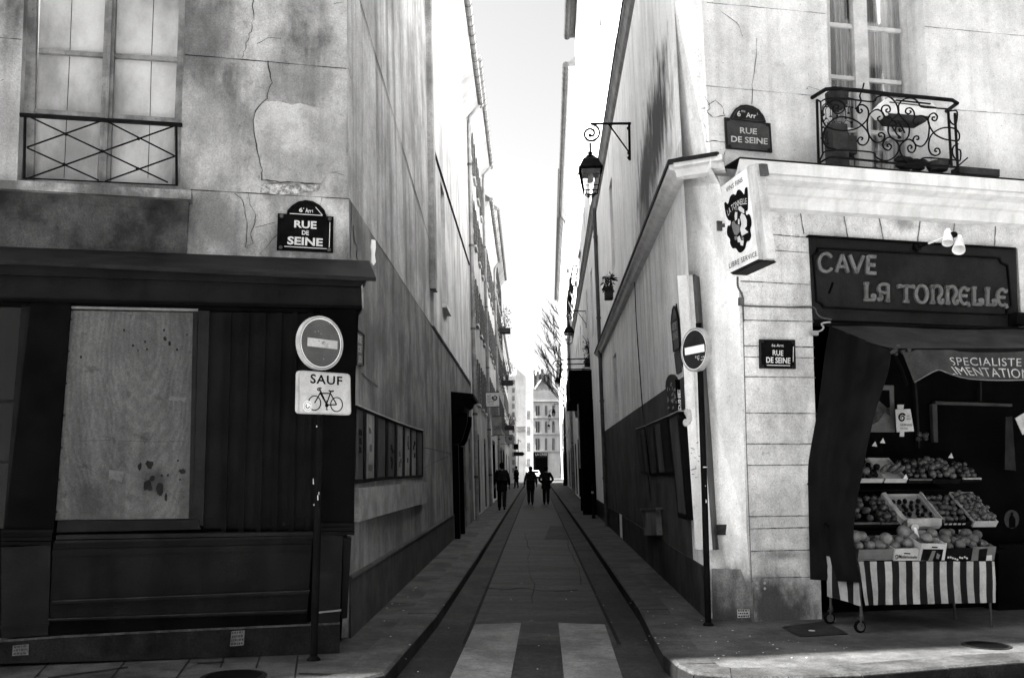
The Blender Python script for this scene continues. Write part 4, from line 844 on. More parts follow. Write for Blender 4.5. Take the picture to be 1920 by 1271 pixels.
# right: plain disc
bR, SPR = signplane((1328, 1172), -65); SPRd = SPR.off(.06)
t2 = thing('traffic_sign', 'no entry sign alone on a black pole at the white house corner', 'road sign', bR)
mb = MB(); tp_ = SPR.hit(1309, 612).z; mb.tube([bR, Vector((bR.x, bR.y, 1.2)), atY(1310, 606, bR.y)], .030, 12); mb.lathe(bR, [(.055, 0), (.05, .012), (.032, .03)], 12); mb.build('pole', m_blackpaint, t2, smooth=True)
f = disc(t2, SPRd, (1301.5, 655.5), m_signred2, S9([(506, 452), (683, 416), (688, 484), (511, 518)]), hr=.217, thick=.05)
mb = MB(); rr = random.Random(5)
for cx_, cy_, n_ in ((622, 535, 9), (672, 540, 10)):
    for k in range(n_):
        x, y = cx_ + rr.uniform(-20, 12), cy_ + rr.uniform(-18, 22); mb.face([SPRd.hit(*p, .0045) for p in S9([(x, y), (x + 10, y - 3), (x + 9, y + 10), (x + 2, y + 8)])])
mb.build('sticker_remains', m_ltr2, f)
mb = MB(); q = SPR.off(.032)
for x, y, w_, h in ((1318, 874, 8, 3), (1322, 909, 2, 3), (1323, 935, 3, 8)): mb.face([q.hit(x + a, y + b) for a, b in ((0, 0), (w_, h * .3), (w_, h * .7), (0, h))])
mb.build('chipped_paint', m_stk, t2)

# ---------------------------------------------------------------- projecting wine shop sign
m_sgn = M('cream_sign_box', .58, .72, 3, rough=.4, bump=.03, streak=.15)
pin = FR.hit(1360, 431, .10)
SA = Pl(pin, FN, UP); 
if SA.n.dot(FD) > 0: SA.n = -SA.n
S10 = lambda pts: zz(pts, 5.292, 1330, 290)
ps = thing('projecting_sign', 'white lightbox sign reading VINS FINS jutting from the corner above the alley', 'shop sign', SA.hit(1395, 500))
front = S10([(115, 322), (372, 128), (490, 1035), (205, 1172)])
mb = MB(); mb.prism([SA.hit(*p) for p in front], FD * .09); mb.build('box', m_sgn, ps)
mb = MB(); mb.prism([SA.hit(*p) for p in S10([(368, 132), (400, 96), (515, 1040), (488, 1040)])], FD * .12); 
mb.prism([SA.hit(*p) + FD * .02 for p in S10([(400, 120), (440, 85), (555, 1030), (515, 1045)])], FD * .09); mb.build('end_frame', M('grey_sign_frame', .36, .48, 4, rough=.45, streak=.3), ps)
mb = MB(); mb.prism([SA.hit(*p) for p in S10([(205, 1172), (490, 1035), (520, 1060), (235, 1192)])], FD * .15); mb.build('bottom_tray', m_lead, ps)
mb = MB(); mb.prism([SA.hit(*p) + FD * .05 for p in S10([(425, 95), (470, 85), (490, 200), (440, 215)])], FD * .06); mb.build('clamp', m_zincd, ps)
mb = MB(); w1 = FR.hit(*S10([(115, 705)])[0], .0); mb.tube([w1, SA.hit(*S10([(175, 690)])[0]) + FD * .06], .02, 8); mb.prism([FR.hit(*p, .02) for p in S10([(82, 655), (130, 660), (130, 755), (85, 750)])], -FN * .03); mb.build('bracket', m_zincd, ps)
mb = MB(); dA = .004
def SL(P_): return [SA.hit(*p, dA) for p in S10(P_)]
sc_out = smoothline([(148, 490), (165, 472), (185, 490), (205, 420), (235, 392), (262, 400), (275, 360), (300, 348), (330, 375), (345, 395), (352, 340), (368, 325), (380, 345), (382, 540), (362, 560), (368, 600), (395, 590), (415, 640), (418, 700), (405, 740), (415, 800), (400, 850), (372, 865), (355, 930), (320, 968), (290, 968), (262, 930), (230, 930), (205, 880), (205, 840), (178, 800), (175, 740), (185, 705), (205, 702), (212, 660), (190, 650), (165, 600)], 3, True)
mb.face([SA.hit(*S10([(p.x, p.y)])[0], dA) for p in sc_out]); emb = mb.build('emblem', m_plate, ps)
mb = MB(); letter(mb, SA, S10([(163, 330), (325, 222), (330, 268), (168, 378)]), 'VINS FINS', dA, .0, 1.1); mb.build('lettering', m_plate, ps); mb = MB(); letter(mb, SA, S10([(193, 1078), (468, 955), (474, 1003), (198, 1130)]), 'LIBRE SERVICE', dA, .0, 1.1)
mb.build('lettering', m_plate, ps)
mb = MB(); letter(mb, SA, S10([(172, 540), (368, 418), (372, 478), (184, 596)]), 'LA TONNELLE', dA + .003, .0, 1.02, warp=lambda a, b: (a, b + .55 * (1 - (2 * a - 1) ** 2) - .25)); mb.build('emblem_lettering', m_ltr, emb)
for nm, mt, polys in (('pale_figure', m_ltr, [[(288, 520), (310, 512), (345, 545), (348, 585), (330, 580), (300, 560), (288, 545)], [(318, 580), (350, 600), (372, 650), (372, 710), (350, 735), (388, 770), (322, 808), (305, 740), (318, 690), (305, 620)], [(255, 570), (278, 572), (275, 640), (255, 660), (250, 610)], [(285, 640), (300, 640), (298, 695), (285, 690)], [(278, 820), (300, 805), (315, 850), (342, 855), (335, 905), (310, 900), (305, 870), (282, 870)]]),
                      ('grey_figure', M('emblem_grey', .10, .13), [[(243, 535), (262, 518), (280, 525), (282, 552), (255, 556)], [(222, 670), (245, 655), (262, 690), (300, 705), (302, 765), (275, 800), (250, 795), (235, 760), (222, 705)], [(250, 812), (272, 806), (278, 840), (258, 850), (248, 835)], [(318, 815), (340, 820), (344, 850), (322, 848)]])):
    mb = MB()
    for P_ in polys: mb.face([SA.hit(*p, dA + .003) for p in S10(P_)])
    mb.build(nm, mt, emb)
# cable from the sign down the pier edge and along the stone to the shop
mb = MB(); S8 = lambda pts: zz(pts, 2.8875, 1320, 280)
mb.tube([FR.hit(p.x, p.y, .03) for p in smoothline(S8([(182, 690), (183, 740), (200, 775), (210, 800)]), 4)], .011, 6)
mb.tube([FR.hit(p.x, p.y, .02) for p in smoothline(S8([(205, 845), (260, 850), (400, 853), (470, 856), (560, 852), (598, 860), (612, 890), (640, 912), (690, 922)]), 4)], .008, 6)
mb.tube([FR.hit(*p, .015) for p in S8([(212, 845), (216, 935)])], .006, 6)
mb.prism([FR.hit(*p, .06) for p in S8([(196, 800), (218, 800), (218, 842), (196, 842)])], -FN * .05)
solo(mb, 'electric_cable', m_zincd, 'cable and junction box running from the projecting sign to the shop', 'cable')

# ---------------------------------------------------------------- shop name board
K11 = 3.738; S11 = lambda pts: zz(pts, K11, 1500, 400)
m_board = M('dark_grey_board', .009, .014, 2, rough=.6, bump=.15, grain=.25, spots=.15, spec=.2)
m_bletter = M('bronze_letters', .06, .10, 9, rough=.5, grain=.25, bump=.1)
sb = thing('shop_sign', 'dark panelled fascia board with raised letters CAVE LA TONNELLE', 'shop sign', FR.hit(1715, 605, .05))
mb = MB(); mb.slab(FR, S11([(65, 155), (1500, 245), (1512, 255), (1532, 800), (95, 742)]), -.40, .02); mb.build('board', m_board, sb)
mb = MB(); fm = [(125, 238), (1405, 308), (1420, 340), (1462, 358), (1490, 655), (1460, 680), (1455, 715), (168, 663), (152, 636), (116, 618), (92, 290), (122, 268)]
Lp = S11(fm); c = (sum(p[0] for p in Lp) / 12, sum(p[1] for p in Lp) / 12); Li = [(p[0] + (2.2 if p[0] < c[0] else -2.2), p[1] + (2.4 if p[1] < c[1] else -2.4)) for p in Lp]
for i in range(12): mb.slab(FR, [Lp[i], Lp[(i + 1) % 12], Li[(i + 1) % 12], Li[i]], .02, .045)
mb.slab(FR, S11([(62, 150), (1515, 240), (1515, 250), (62, 162)]), 0, .06)
mb.build('moulding', m_blackpaint, sb)
def glyphstroke(mb, pl, q, strokes, wd, d0, d1):
    """letters drawn as strokes in a unit box mapped to a pixel quad, as raised solids"""
    for st_ in strokes:
        sm = len(st_) > 2; L = smoothline(st_, 4) if sm else [Vector((*p, 0)) for p in st_]
        px_ = [bil(q, p.x, p.y) for p in L]; A = []; B = []
        for i, p in enumerate(px_):
            t = Vector(px_[min(i + 1, len(px_) - 1)]) - Vector(px_[max(i - 1, 0)]); t.normalize(); n_ = Vector((-t.y, t.x)) * wd / 2
            A.append((p[0] + n_.x, p[1] + n_.y)); B.append((p[0] - n_.x, p[1] - n_.y))
        mb.slab(pl, A + B[::-1], d0, d1)
GL = {'C': [[(.95, .80), (.75, .96), (.5, 1), (.22, .9), (.04, .65), (.02, .45), (.1, .2), (.3, .04), (.6, 0), (.85, .1), (.97, .22)]],
      'A': [[(.02, 0), (.5, 1)], [(.5, 1), (.98, 0)], [(.2, .33), (.8, .33)]], 'V': [[(0, 1), (.5, 0)], [(.5, 0), (1, 1)]], 'E': [[(.08, 0), (.08, 1)], [(.08, .96), (.95, .96)], [(.08, .5), (.85, .5)], [(.08, .04), (.95, .04)]],
      'l': [[(.2, 0), (.2, 1)], [(0, .98), (.42, .98)], [(.0, .03), (.95, .03)], [(.95, .03), (.98, .3), (.72, .3), (.78, .15)]],
      'a': [[(.85, 0), (.85, .98)], [(.65, .03), (1, .03)], [(.85, .95), (.4, .98), (.12, .85), (.1, .62), (.3, .5), (.85, .48)], [(.0, .18), (.05, .05), (.25, .08), (.3, .25), (.15, .45)], [(.3, .48), (.2, .2)]],
      't': [[(.5, 0), (.5, .97)], [(.3, .03), (.7, .03)], [(.02, .78), (.0, .95), (.2, .9), (.5, .93), (.8, .9), (1, .95), (.98, .78)]],
      'o': [[(.5, 1), (.2, .88), (.04, .5), (.2, .12), (.5, 0), (.8, .12), (.96, .5), (.8, .88), (.5, 1)]],
      'n': [[(.2, 0), (.2, 1)], [(.02, .97), (.38, .97)], [(.02, .03), (.4, .03)], [(.2, .82), (.45, 1), (.75, .97), (.9, .75), (.86, .5), (.68, .3), (.70, .1), (.86, 0), (1, .1), (.97, .28)]],
      'e': [[(.9, .98), (.85, .82), (.5, .98), (.18, .82), (.05, .5), (.2, .14), (.5, .02), (.85, .12)], [(.1, .5), (.8, .5)], [(.85, .12), (1, -.12)]]}
mb = MB()
for ch, x0, x1 in (('C', 135, 228), ('A', 255, 343), ('V', 352, 447), ('E', 472, 540)):
    f_ = lambda x, b: (x, (280 if b else 405) + (x - 135) * (.05 if b else .05)); glyphstroke(mb, FR, S11([f_(x0, 1), f_(x1, 1), f_(x1, 0), f_(x0, 0)]), GL[ch], 5.6 if ch != 'E' else 6.5, .02, .05)
for ch, x0, x1 in (('l', 455, 528), ('a', 550, 632), ('t', 698, 798), ('o', 812, 900), ('n', 915, 1003), ('n', 1020, 1105), ('e', 1118, 1190), ('l', 1210, 1282), ('l', 1305, 1375), ('e', 1385, 1455)):
    f_ = lambda x, b: (x, (488 if b else 608) + (x - 455) * .042); glyphstroke(mb, FR, S11([f_(x0, 1), f_(x1, 1), f_(x1, 0), f_(x0, 0)]), GL[ch], 5.6, .02, .05)
mb.build('lettering', m_bletter, sb)
mb = MB(); mb.slab(FR, S11([(225, 482), (240, 486), (212, 565), (196, 560)]), .02, .024); mb.build('hole', m_black, sb)
# twin spotlight on an arm
la = thing('spotlight', 'white twin spotlight on a thin arm over the shop name board', 'lamp', FR.hit(*S11([(822, 240)])[0], .06))
p0 = FR.hit(*S11([(822, 240)])[0], .06); p1 = FR.hit(*S11([(1030, 165)])[0], .55); p2 = FR.hit(*S11([(1118, 160)])[0], .62)
mb = MB(); mb.tube([p0, p0.lerp(p1, .4)], .010, 6); mb.lathe(p0, [(.04, -.03), (.04, .02), (.02, .03)], 10, FN); mb.build('arm_base', m_blackpaint, la)
mb = MB(); mb.tube([p0.lerp(p1, .4), p1], .011, 6); mb.tube([p1 + Vector((0, 0, .05)), p2], .012, 6); mb.build('arm', m_white, la)
def cone(a, b, r0, r1): 
    m_ = MB(); d_ = Vector(b) - Vector(a); m_.lathe(a, [(r0 * .6, -.01), (r0, 0), (r1, d_.length), (r1 * .9, d_.length - .01), (r0 * .7, .03)], 14, d_); return m_
cone(FR.hit(*S11([(1035, 130)])[0], .55), FR.hit(*S11([(1035, 210)])[0], .60), .035, .055).build('lamp_head', m_white, la, smooth=True)
cone(FR.hit(*S11([(1120, 180)])[0], .62), FR.hit(*S11([(1112, 258)])[0], .70), .03, .062).build('lamp_head', m_white, la, smooth=True)
mb = MB(); mb.ball(FR.hit(*S11([(1077, 150)])[0], .6), .035, (1.2, 1, .9)); mb.build('transformer', m_blackpaint, la, smooth=True)
mb = MB(); mb.ball(FR.hit(*S11([(1038, 122)])[0], .55), .026); mb.ball(FR.hit(*S11([(1118, 166)])[0], .62), .024); mb.build('swivel', m_white, la, smooth=True)
mb = MB(); mb.slab(FR, [(1907, 585), (1950, 588), (1950, 610), (1907, 607)], .02, .15); solo(mb, 'meter_box', m_blackpaint, 'small black box at the right end of the shop name board', 'box')

# ---------------------------------------------------------------- awning with valance and side curtain
m_canvas = M('grey_awning_canvas', .016, .03, 3, rough=.8, streak=.2, bump=.1, grain=.2, spots=.2)
m_drape = M('dark_canvas', .003, .006, 2.5, rough=.85, bump=.06, grain=.2, spec=.1)
aw = thing('awning', 'dark shop awning with lettered valance and a long side curtain', 'awning', FR.hit(1600, 660, .9))
D1 = .95
mb = MB(); rows = []
for i in range(7):
    t = i / 6; rows.append([FR.hit(1556 + 116 * t + (x * (444 - 116 * t * 0)), 610 + 45 * t + x * (9 * (1 - t)), .06 + (D1 - .06) * t) + Vector((0, 0, -.03 * math.sin(math.pi * t) + .012 * math.sin(9 * x + 2 * t))) for x in [k / 14 for k in range(15)]])
mb.grid(rows); mb.grid([[p - Vector((0, 0, .004)) for p in r] for r in rows]); mb.build('canvas', m_canvas, aw, smooth=True)
K = S11
# side curtain: hung along the side, swept towards the pier
Lc = [(1556, 611), (1547, 660), (1534, 760), (1520, 840), (1515, 880), (1516, 960), (1518, 1040), (1519, 1086)]
Rc = [(1672, 657), (1665, 700), (1645, 760), (1630, 820), (1614, 900), (1601, 985), (1604, 1040), (1615, 1092)]
Lc = [(p.x, p.y) for p in smoothline(Lc, 3)]; Rc = [(p.x, p.y) for p in smoothline(Rc, 3)]
rows = []
for i, (a, b) in enumerate(zip(Lc, Rc)):
    t = i / (len(Lc) - 1); row = []
    for k in range(19):
        s_ = k / 18; x = a[0] + (b[0] - a[0]) * s_; y = a[1] + (b[1] - a[1]) * s_
        d_ = .08 + (D1 - .10) * s_ ** (1 + .2 * t) + (.05 * math.sin(s_ * 8 + 2.2 * t) * min(1, 2.5 * t) + .03 * math.sin(s_ * 17 - 3 * t)) * (math.sin(math.pi * s_))
        row.append(FR.hit(x, y, d_))
    rows.append(row)
mb = MB(); mb.grid(rows); mb.build('side_curtain', m_drape, aw, smooth=True)
tx = [(1690, 656), (1712, 656), (1740, 656), (1760, 656), (1781, 656), (1816, 656), (1875, 656), (1930, 656), (2000, 656)]
bx_ = [(1714, 717), (1735, 705), (1752, 696), (1763, 694), (1781, 701), (1816, 710), (1875, 713), (1930, 712), (2000, 712)]
tx = [(p.x, p.y) for p in smoothline(tx, 3)]; bx_ = [(p.x, p.y) for p in smoothline(bx_, 3)]
def vald(x): return D1 + .01 + .02 * math.sin((x - 1700) * .03)
rows = []
for (a, b) in zip(tx, bx_):
    fold = max(0, 1 - abs(b[0] - 1760) / 40); rows.append([FR.hit(a[0] + (b[0] - a[0]) * s_, a[1] + (b[1] - a[1]) * s_, vald(a[0]) + (.16 * fold - .10 * max(0, (1752 - b[0]) / 40)) * s_ ** 1.3) for s_ in [k / 6 for k in range(7)]])
mb = MB(); mb.grid(rows); vl = mb.build('valance', m_canvas, aw, smooth=True)
mb = MB(); mb.tube([r[-1] + FN * .002 for r in rows], .005, 5); mb.build('valance_hem', m_edge, vl)
mb = MB(); m_vl = M('valance_letters', .16, .26, 6, bump=0)
letter(mb, FR, S11([(1045, 1008), (1552, 1016), (1552, 1072), (1060, 1064)]), 'SPECIALISTE', D1 + .045, 0, 1.08)
mb.build('lettering', m_vl, aw); mb = MB(); letter(mb, FR, S11([(1010, 1072), (1610, 1092), (1612, 1160), (1060, 1128)]), 'LIMENTATION', D1 + .19 - .12, 0, 1.05)
mb.build('lettering', m_vl, aw)
mb = MB(); mb.tube([FR.hit(1668, 657, D1), FR.hit(2000, 656, D1)], .02, 8); mb.tube([FR.hit(1556, 609, .07), FR.hit(2000, 619, .07)], .022, 8); mb.build('front_bar', m_blackpaint, aw)
mb = MB(); mb.tube([FR.hit(1675, 660, D1), FR.hit(1690, 690, .5), FR.hit(1700, 720, .0)], .016, 6); mb.build('arm', m_blackpaint, aw)
mb = MB(); mb.tube([FR.hit(p.x, p.y, .1) for p in smoothline(S11([(80, 835), (140, 825), (165, 800), (150, 775), (180, 765), (212, 763)]), 4)], .009, 6); mb.slab(FR, S11([(80, 822), (130, 822), (130, 855), (82, 850)]), .05, .10); mb.build('crank_bracket', m_rim, aw)
mb = MB(); rr = random.Random(3)
for k in range(9): mb.ball(FR.hit(*S11([(640 + rr.uniform(0, 150), 945 + rr.uniform(-15, 40))])[0], D1 + .02), rr.uniform(.012, .025), (1, 1, 1), 6, 4)
mb.build('bar_end', m_terra, aw)

# ---------------------------------------------------------------- inside and on the shop window
mb = MB(); d_ = -.3
wfr = thing('shop_window', 'dark shop window with pale frame bars behind the fruit display', 'shop window', FR.at(FR.pst(1750, 1000)[0], .5, -.3))
mb.slab(FR, [(1754, 752), (1898, 757), (1898, 762), (1754, 758)], d_ - .05, d_); mb.slab(FR, [(1748, 757), (1757, 757), (1759, 829), (1751, 829)], d_ - .05, d_); mb.build('frame', M('dim_frame', .02, .035, 4), wfr)
mb = MB(); mb.slab(FR, [(1838, 716), (1841, 716), (1841, 752), (1838, 752)], d_ - .05, d_); mb.slab(FR, [(1714, 690), (1718, 690), (1726, 840), (1722, 840)], d_ - .05, d_); mb.build('mullion', m_shopgrey2, wfr)
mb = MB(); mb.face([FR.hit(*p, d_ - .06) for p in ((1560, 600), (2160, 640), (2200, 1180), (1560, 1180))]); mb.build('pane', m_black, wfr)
S12 = lambda pts: zz(pts, 5.776, 1590, 700)
po_ = thing('poster', 'white bordered poster half hidden by the awning curtain', 'poster', FR.hit(1650, 810, -.2))
mb = MB(); mb.slab(FR, S12([(300, 125), (495, 130), (512, 635), (240, 635)]), -.25, -.21); mb.build('border', M('poster_border', .05, .09, 4, bump=0), po_)
mb = MB(); mb.slab(FR, S12([(300, 178), (450, 182), (455, 370), (300, 380)]), -.22, -.207); mb.build('picture', m_black, po_)
mb = MB(); mb.slab(FR, S12([(260, 300), (330, 290), (420, 370), (452, 380), (458, 460), (400, 420), (330, 520), (250, 560)]), -.22, -.205); mb.build('picture_figure', M('poster_grey', .01, .04, 9, bump=0), po_)
tb = thing('paper_sign', 'white paper sign with a black spiral hung in the shop window', 'paper sign', FR.hit(1697, 809, -.1))
mb = MB(); mb.slab(FR, S12([(515, 388), (676, 384), (716, 626), (530, 636)]), -.12, -.11); mb.slab(FR, S12([(535, 338), (605, 338), (600, 388), (538, 388)]), -.13, -.122); mb.slab(FR, S12([(565, 630), (610, 630), (608, 682), (563, 682)]), -.13, -.122); mb.build('paper', M('cream_paper', .24, .34, 3, bump=0), tb)
def spiral(mb, pl, c, r, wd, d, kx=1, turns=1.6, a0=.3, flip=1):
    pts = []
    for k in range(30):
        t = k / 29; a = a0 + turns * 2 * math.pi * t; rr_ = r * (1 - .8 * t); pts.append((c[0] + flip * kx * rr_ * math.cos(a), c[1] - rr_ * math.sin(a)))
    stroke(mb, pl, pts, [wd * 1.2, wd, wd * .8, wd * .5], d, smooth=False)
mb = MB(); spiral(mb, FR, S12([(586, 480)])[0], 8.2, 3, -.107, .85, a0=.6); mb.build('spiral_emblem', m_plate, tb)
for s_, q in (('ART', [(635, 450), (672, 452), (676, 470), (637, 468)]), ('SAINT', [(635, 480), (682, 484), (685, 500), (637, 498)]), ('GERMAIN', [(565, 540), (692, 545), (694, 572), (566, 568)]), ('DES PRES', [(570, 585), (650, 588), (650, 606), (570, 604)])): mb = MB(); letter(mb, FR, S12(q), s_, -.107, 0); mb.build('lettering', m_plate, tb)
mb = MB(); mb.slab(FR, [(1886, 782), (1898, 780), (1905, 882), (1884, 880)], -.2, -.19); solo(mb, 'poster', M('dim_poster', .008, .016, 5), 'dim tall poster on the shop door at the right edge', 'poster')
mb = MB(); mb.slab(FR, [(1904, 784), (1935, 765), (1940, 800), (1918, 815)], .2, .21); solo(mb, 'paper_sign', m_ltr2, 'tilted pale card cut off at the right edge of the shop', 'paper sign')
st_ = thing('door_sticker', 'round pale sticker with a dark bottle shape on the shop door', 'sticker', FR.hit(1897, 990, -.05))
mb = MB(); mb.face([FR.hit(1897 + 14 * math.cos(a), 973 + 17.5 * math.sin(a), -.05) for a in [k * .2618 for k in range(24)]]); mb.build('disc', M('dim_sticker', .02, .03, 5), st_)
mb = MB(); mb.face([FR.hit(*p, -.046) for p in ((1892, 990), (1892, 972), (1895, 966), (1895, 960), (1900, 960), (1900, 966), (1904, 973), (1904, 988))]); mb.build('bottle_shape', m_black, st_)
mb = MB(); mb.slab(FR, [(1872, 1020), (1990, 1020), (1990, 1180), (1872, 1180)], -.3, -.1); mb.slab(FR, [(1868, 1030), (1892, 1028), (1892, 1036), (1868, 1038)], -.1, .3); solo(mb, 'lower_panel', m_shopblack, 'dark lower door panel right of the fruit display', 'door')
# ---------------------------------------------------------------- fruit stall on casters
m_tube = M('dull_steel', .02, .04, 6, rough=.45, metal=.4)
m_cdark = M('dark_stripe_cloth', .006, .010, 4, rough=.85, bump=.1)
m_cwhite = M('pale_stripe_cloth', .17, .26, 4, rough=.85, bump=.1, spots=.15)
m_card = M('white_cardboard', .20, .30, 3, rough=.8, bump=.05, grain=.1)
m_cardg = M('grey_cardboard', .05, .09, 3, rough=.8, bump=.05)
m_cardd = M('dark_crate', .002, .005, 5, rough=.6)
sx0, zt = FR.st(FR.hit(1609, 1052, .82)); sx1 = FR.st(FR.hit(1865, 1052, .82))[0]; zb = FR.st(FR.hit(1740, 1131, .82))[1]
fs = thing('fruit_stall', 'stepped fruit stand on casters with a striped cloth skirt under the awning', 'market stall', FR.at((sx0 + sx1) / 2, 0, .5))
mb = MB()
for s_ in (sx0 + .03, sx1 - .05):
    for d_ in (.28, .78): mb.tube([FR.at(s_, .12 if s_ < sx0 + .1 else 0, d_), FR.at(s_, zt + .02, d_)], .013, 8)
mb.build('frame', m_tube, fs)
for s_ in (sx0 + .03,):
    for d_ in (.28, .78):
        c = FR.at(s_, .055, d_) - FD * .02; mb = MB(); mb.tube([FR.at(s_, .13, d_), FR.at(s_, .12, d_) - FD * .02 + FN * .02, c + FN * .022, c + FN * .022], .008, 6); mb.tube([FR.at(s_, .13, d_), FR.at(s_, .12, d_) - FD * .02 - FN * .02, c - FN * .022], .008, 6); mb.lathe(FR.at(s_, .11, d_), [(.02, 0), (.02, .04), (.014, .06)], 8)
        cs = mb.build('caster', m_tube, fs)
        MB().lathe(c - FN * .014, [(.03, 0), (.052, 0), (.055, .006), (.055, .022), (.052, .028), (.03, .028)], 16, FN).build('wheel', m_blackpaint, cs, smooth=True)
        MB().lathe(c + FN * .0145, [(.036, 0), (.036, .003), (.031, .004), (.030, .001)], 14, FN).build('wheel_hub', m_zincd, cs)
mb = MB()
for z_, d_ in ((zt - .02, .80), (zt + .24, .50), (zt + .62, .20)): mb.prism([FR.at(sx0, z_, d_), FR.at(sx1, z_, d_), FR.at(sx1, z_ + .12, d_ - .36), FR.at(sx0, z_ + .12, d_ - .36)], Vector((0, 0, -.015)))
mb.build('shelf', m_shopblack, fs)
def cl_pt(px_, t, side=0): # front cloth point, wavy
    y = (1052 + (px_ - 1609) * .0) * (1 - t) + (1134 - (px_ - 1623) * .02) * t; x = px_ + t * (px_ - 1609 < 40 and 14 * (1 - (px_ - 1609) / 40) or 3)
    return x, y, .82 + t * (.012 * math.sin(px_ * .11) + .015 * math.sin(px_ * .037 + 1)) + .02 * t
def cl_strip(mb, xa, xb, o):
    n = max(2, int((xb - xa) / 6) + 1); rows = []
    for i in range(7):
        t = i / 6; rows.append([FR.hit(cl_pt(xa + (xb - xa) * k / n, t)[0] + math.sin(t * 5 + xa) * .8, cl_pt(xa + (xb - xa) * k / n, t)[1], cl_pt(xa + (xb - xa) * k / n, t)[2] + o) for k in range(n + 1)])
    mb.grid(rows)
E5 = [355, 385, 427, 470, 515, 558, 600, 642, 682, 725, 768, 810, 850, 893, 932, 973, 1013, 1055, 1090, 1130, 1168, 1185]; E5 = [1500 + e / 3.25 for e in E5]
mw, mdk = MB(), MB()
for i in range(len(E5) - 1): cl_strip(mw if i % 2 == 0 else mdk, E5[i], E5[i + 1], 0)
# left end of the skirt
LE = [(1560, 1563), (1572, 1574), (1580, 1583), (1591, 1593), (1604, 1605), (1612, 1623)]
for i in range(5):
    rows = []
    for t in [k / 4 for k in range(5)]:
        r_ = []
        for j in range(3):
            f_ = (i + j / 2) / 5; d_ = .25 + .57 * f_ + .0; s__ = sx0 + .012 * math.sin(9 * f_ + 3 * t); z_ = (zt) * (1 - t) + (zb + .015 * (1 - f_)) * t; r_.append(FR.at(s__, z_, d_ + .02 * t))
        rows.append(r_)
    (mw if i % 2 == 0 else mdk).grid(rows)
ck = mdk.build('striped_cloth', m_cdark, fs, smooth=True); mw.build('white_stripe', m_cwhite, ck, smooth=True)

FRUIT = {}
def fruit_mesh(kind, mat):
    k = (kind, mat.name)
    if k in FRUIT: return FRUIT[k]
    mb = MB()
    if kind == 'round': mb.lathe((0, 0, 0), [(.001, -.92), (.35, -.93), (.7, -.7), (.93, -.35), (1, 0), (.93, .38), (.7, .7), (.4, .88), (.16, .9), (.02, .84)], 12)
    elif kind == 'oval': mb.ball((0, 0, 0), 1, (1.45, .85, .85), 12, 8)
    elif kind == 'banana':
        pts = [(1.6 * math.sin(a), 0, 1.1 - 1.6 * math.cos(a) * .7) for a in [-1.1 + 2.2 * i / 8 for i in range(9)]]; mb.tube(pts, [.1, .3, .4, .42, .42, .42, .38, .28, .1], 7)
    elif kind == 'long': mb.tube([(-2, 0, 0), (-1.7, 0, .05), (-.8, 0, .1), (.4, 0, .1), (1.4, 0, 0), (1.9, 0, -.1)], [.15, .5, .62, .62, .45, .12], 9)
    o = mb.build('fruit', mat, None, True); me = o.data; bpy.data.objects.remove(o); FRUIT[k] = me; return me
def put_fruit(kind, mat, p, r, label, group, rot=None):
    o = bpy.data.objects.new('fruit', fruit_mesh(kind, mat)); COL.objects.link(o); o.location = p; o.scale = (r, r, r * RNG.uniform(.88, 1.0))
    o.rotation_euler = rot or (RNG.uniform(-.4, .4), RNG.uniform(-.4, .4), RNG.uniform(0, 6.28)); tag(o, label, 'fruit', group); return o
RNG = random.Random(12)
def crate(qx0, qx1, ybot, h, d, depth, tilt, mat, label, group=None, cat='crate', mt_in=None, lip=None):
    """open tray: front bottom edge at photo x qx0..qx1, y ybot on the stall plane d; leans back by tilt"""
    a, z0 = FR.st(FR.hit(qx0, ybot, d)); b, _ = FR.st(FR.hit(qx1, ybot, d)); a += .005; b -= .005
    bk = (-FN * math.cos(tilt) + UP * math.sin(tilt)); up = (FN * math.sin(tilt) + UP * math.cos(tilt))
    O = FR.at(a, z0, d); W = b - a; th = .008
    t = thing('crate', label, cat, O + FD * W / 2, group)
    mb = MB()
    def bx(o, u, v, w_): mb.prism([o, o + u, o + u + v, o + v], w_)
    bx(O, FD * W, up * h, bk * th); bx(O + bk * th, bk * (depth - 2 * th), up * h * .95, FD * th); bx(O + FD * (W - th) + bk * th, bk * (depth - 2 * th), up * h * .95, FD * th); bx(O + bk * (depth - th), FD * W, up * h, bk * th); bx(O + FD * th + bk * th, FD * (W - 2 * th), bk * (depth - 2 * th), up * .008)
    mb.build('body', mat, t)
    if lip: m2 = MB(); m2.prism([O + up * (h - .012) - bk * .003, O + FD * W + up * (h - .012) - bk * .003, O + FD * W + up * (h + .002) - bk * .003, O + up * (h + .002) - bk * .003], bk * .014); m2.build('rim', lip, t)
    return t, O, W, bk, up
def fill(info, depth, h, kind, mat, r, label, group, jit=.35, heap=1.0, rot=None, keep=1.0):
    t, O, W, bk, up = info; nx = max(1, int((W - .01) / (2 * r * .95))); ny = max(1, int((depth - .02) / (2 * r * .95)))
    for j in range(ny):
        for i in range(nx * 2):
            lay = i // nx; i = i % nx
            if RNG.random() > (keep if not lay else .42 * (kind == 'round')): continue
            p = O + FD * ((i + .5 + (.25 if j % 2 else -.0) * (nx > 2)) * W / (nx + .25 * (nx > 2))) + bk * (r + (j + .5) * (depth - 2 * r * .5) / (ny + .4)) + up * (max(r, h * .85) + r * heap * RNG.uniform(.0, .6) - .01)
            if lay: p += up * r * RNG.uniform(.9, 1.3) + FD * r * RNG.choice((-.8, .8)) + bk * r * RNG.uniform(-.6, .6)
            p += FD * RNG.uniform(-jit, jit) * r * .5 + bk * RNG.uniform(-jit, jit) * r * .5; put_fruit(kind, mat, p, r * RNG.uniform(.8, 1.12), label, group, rot)
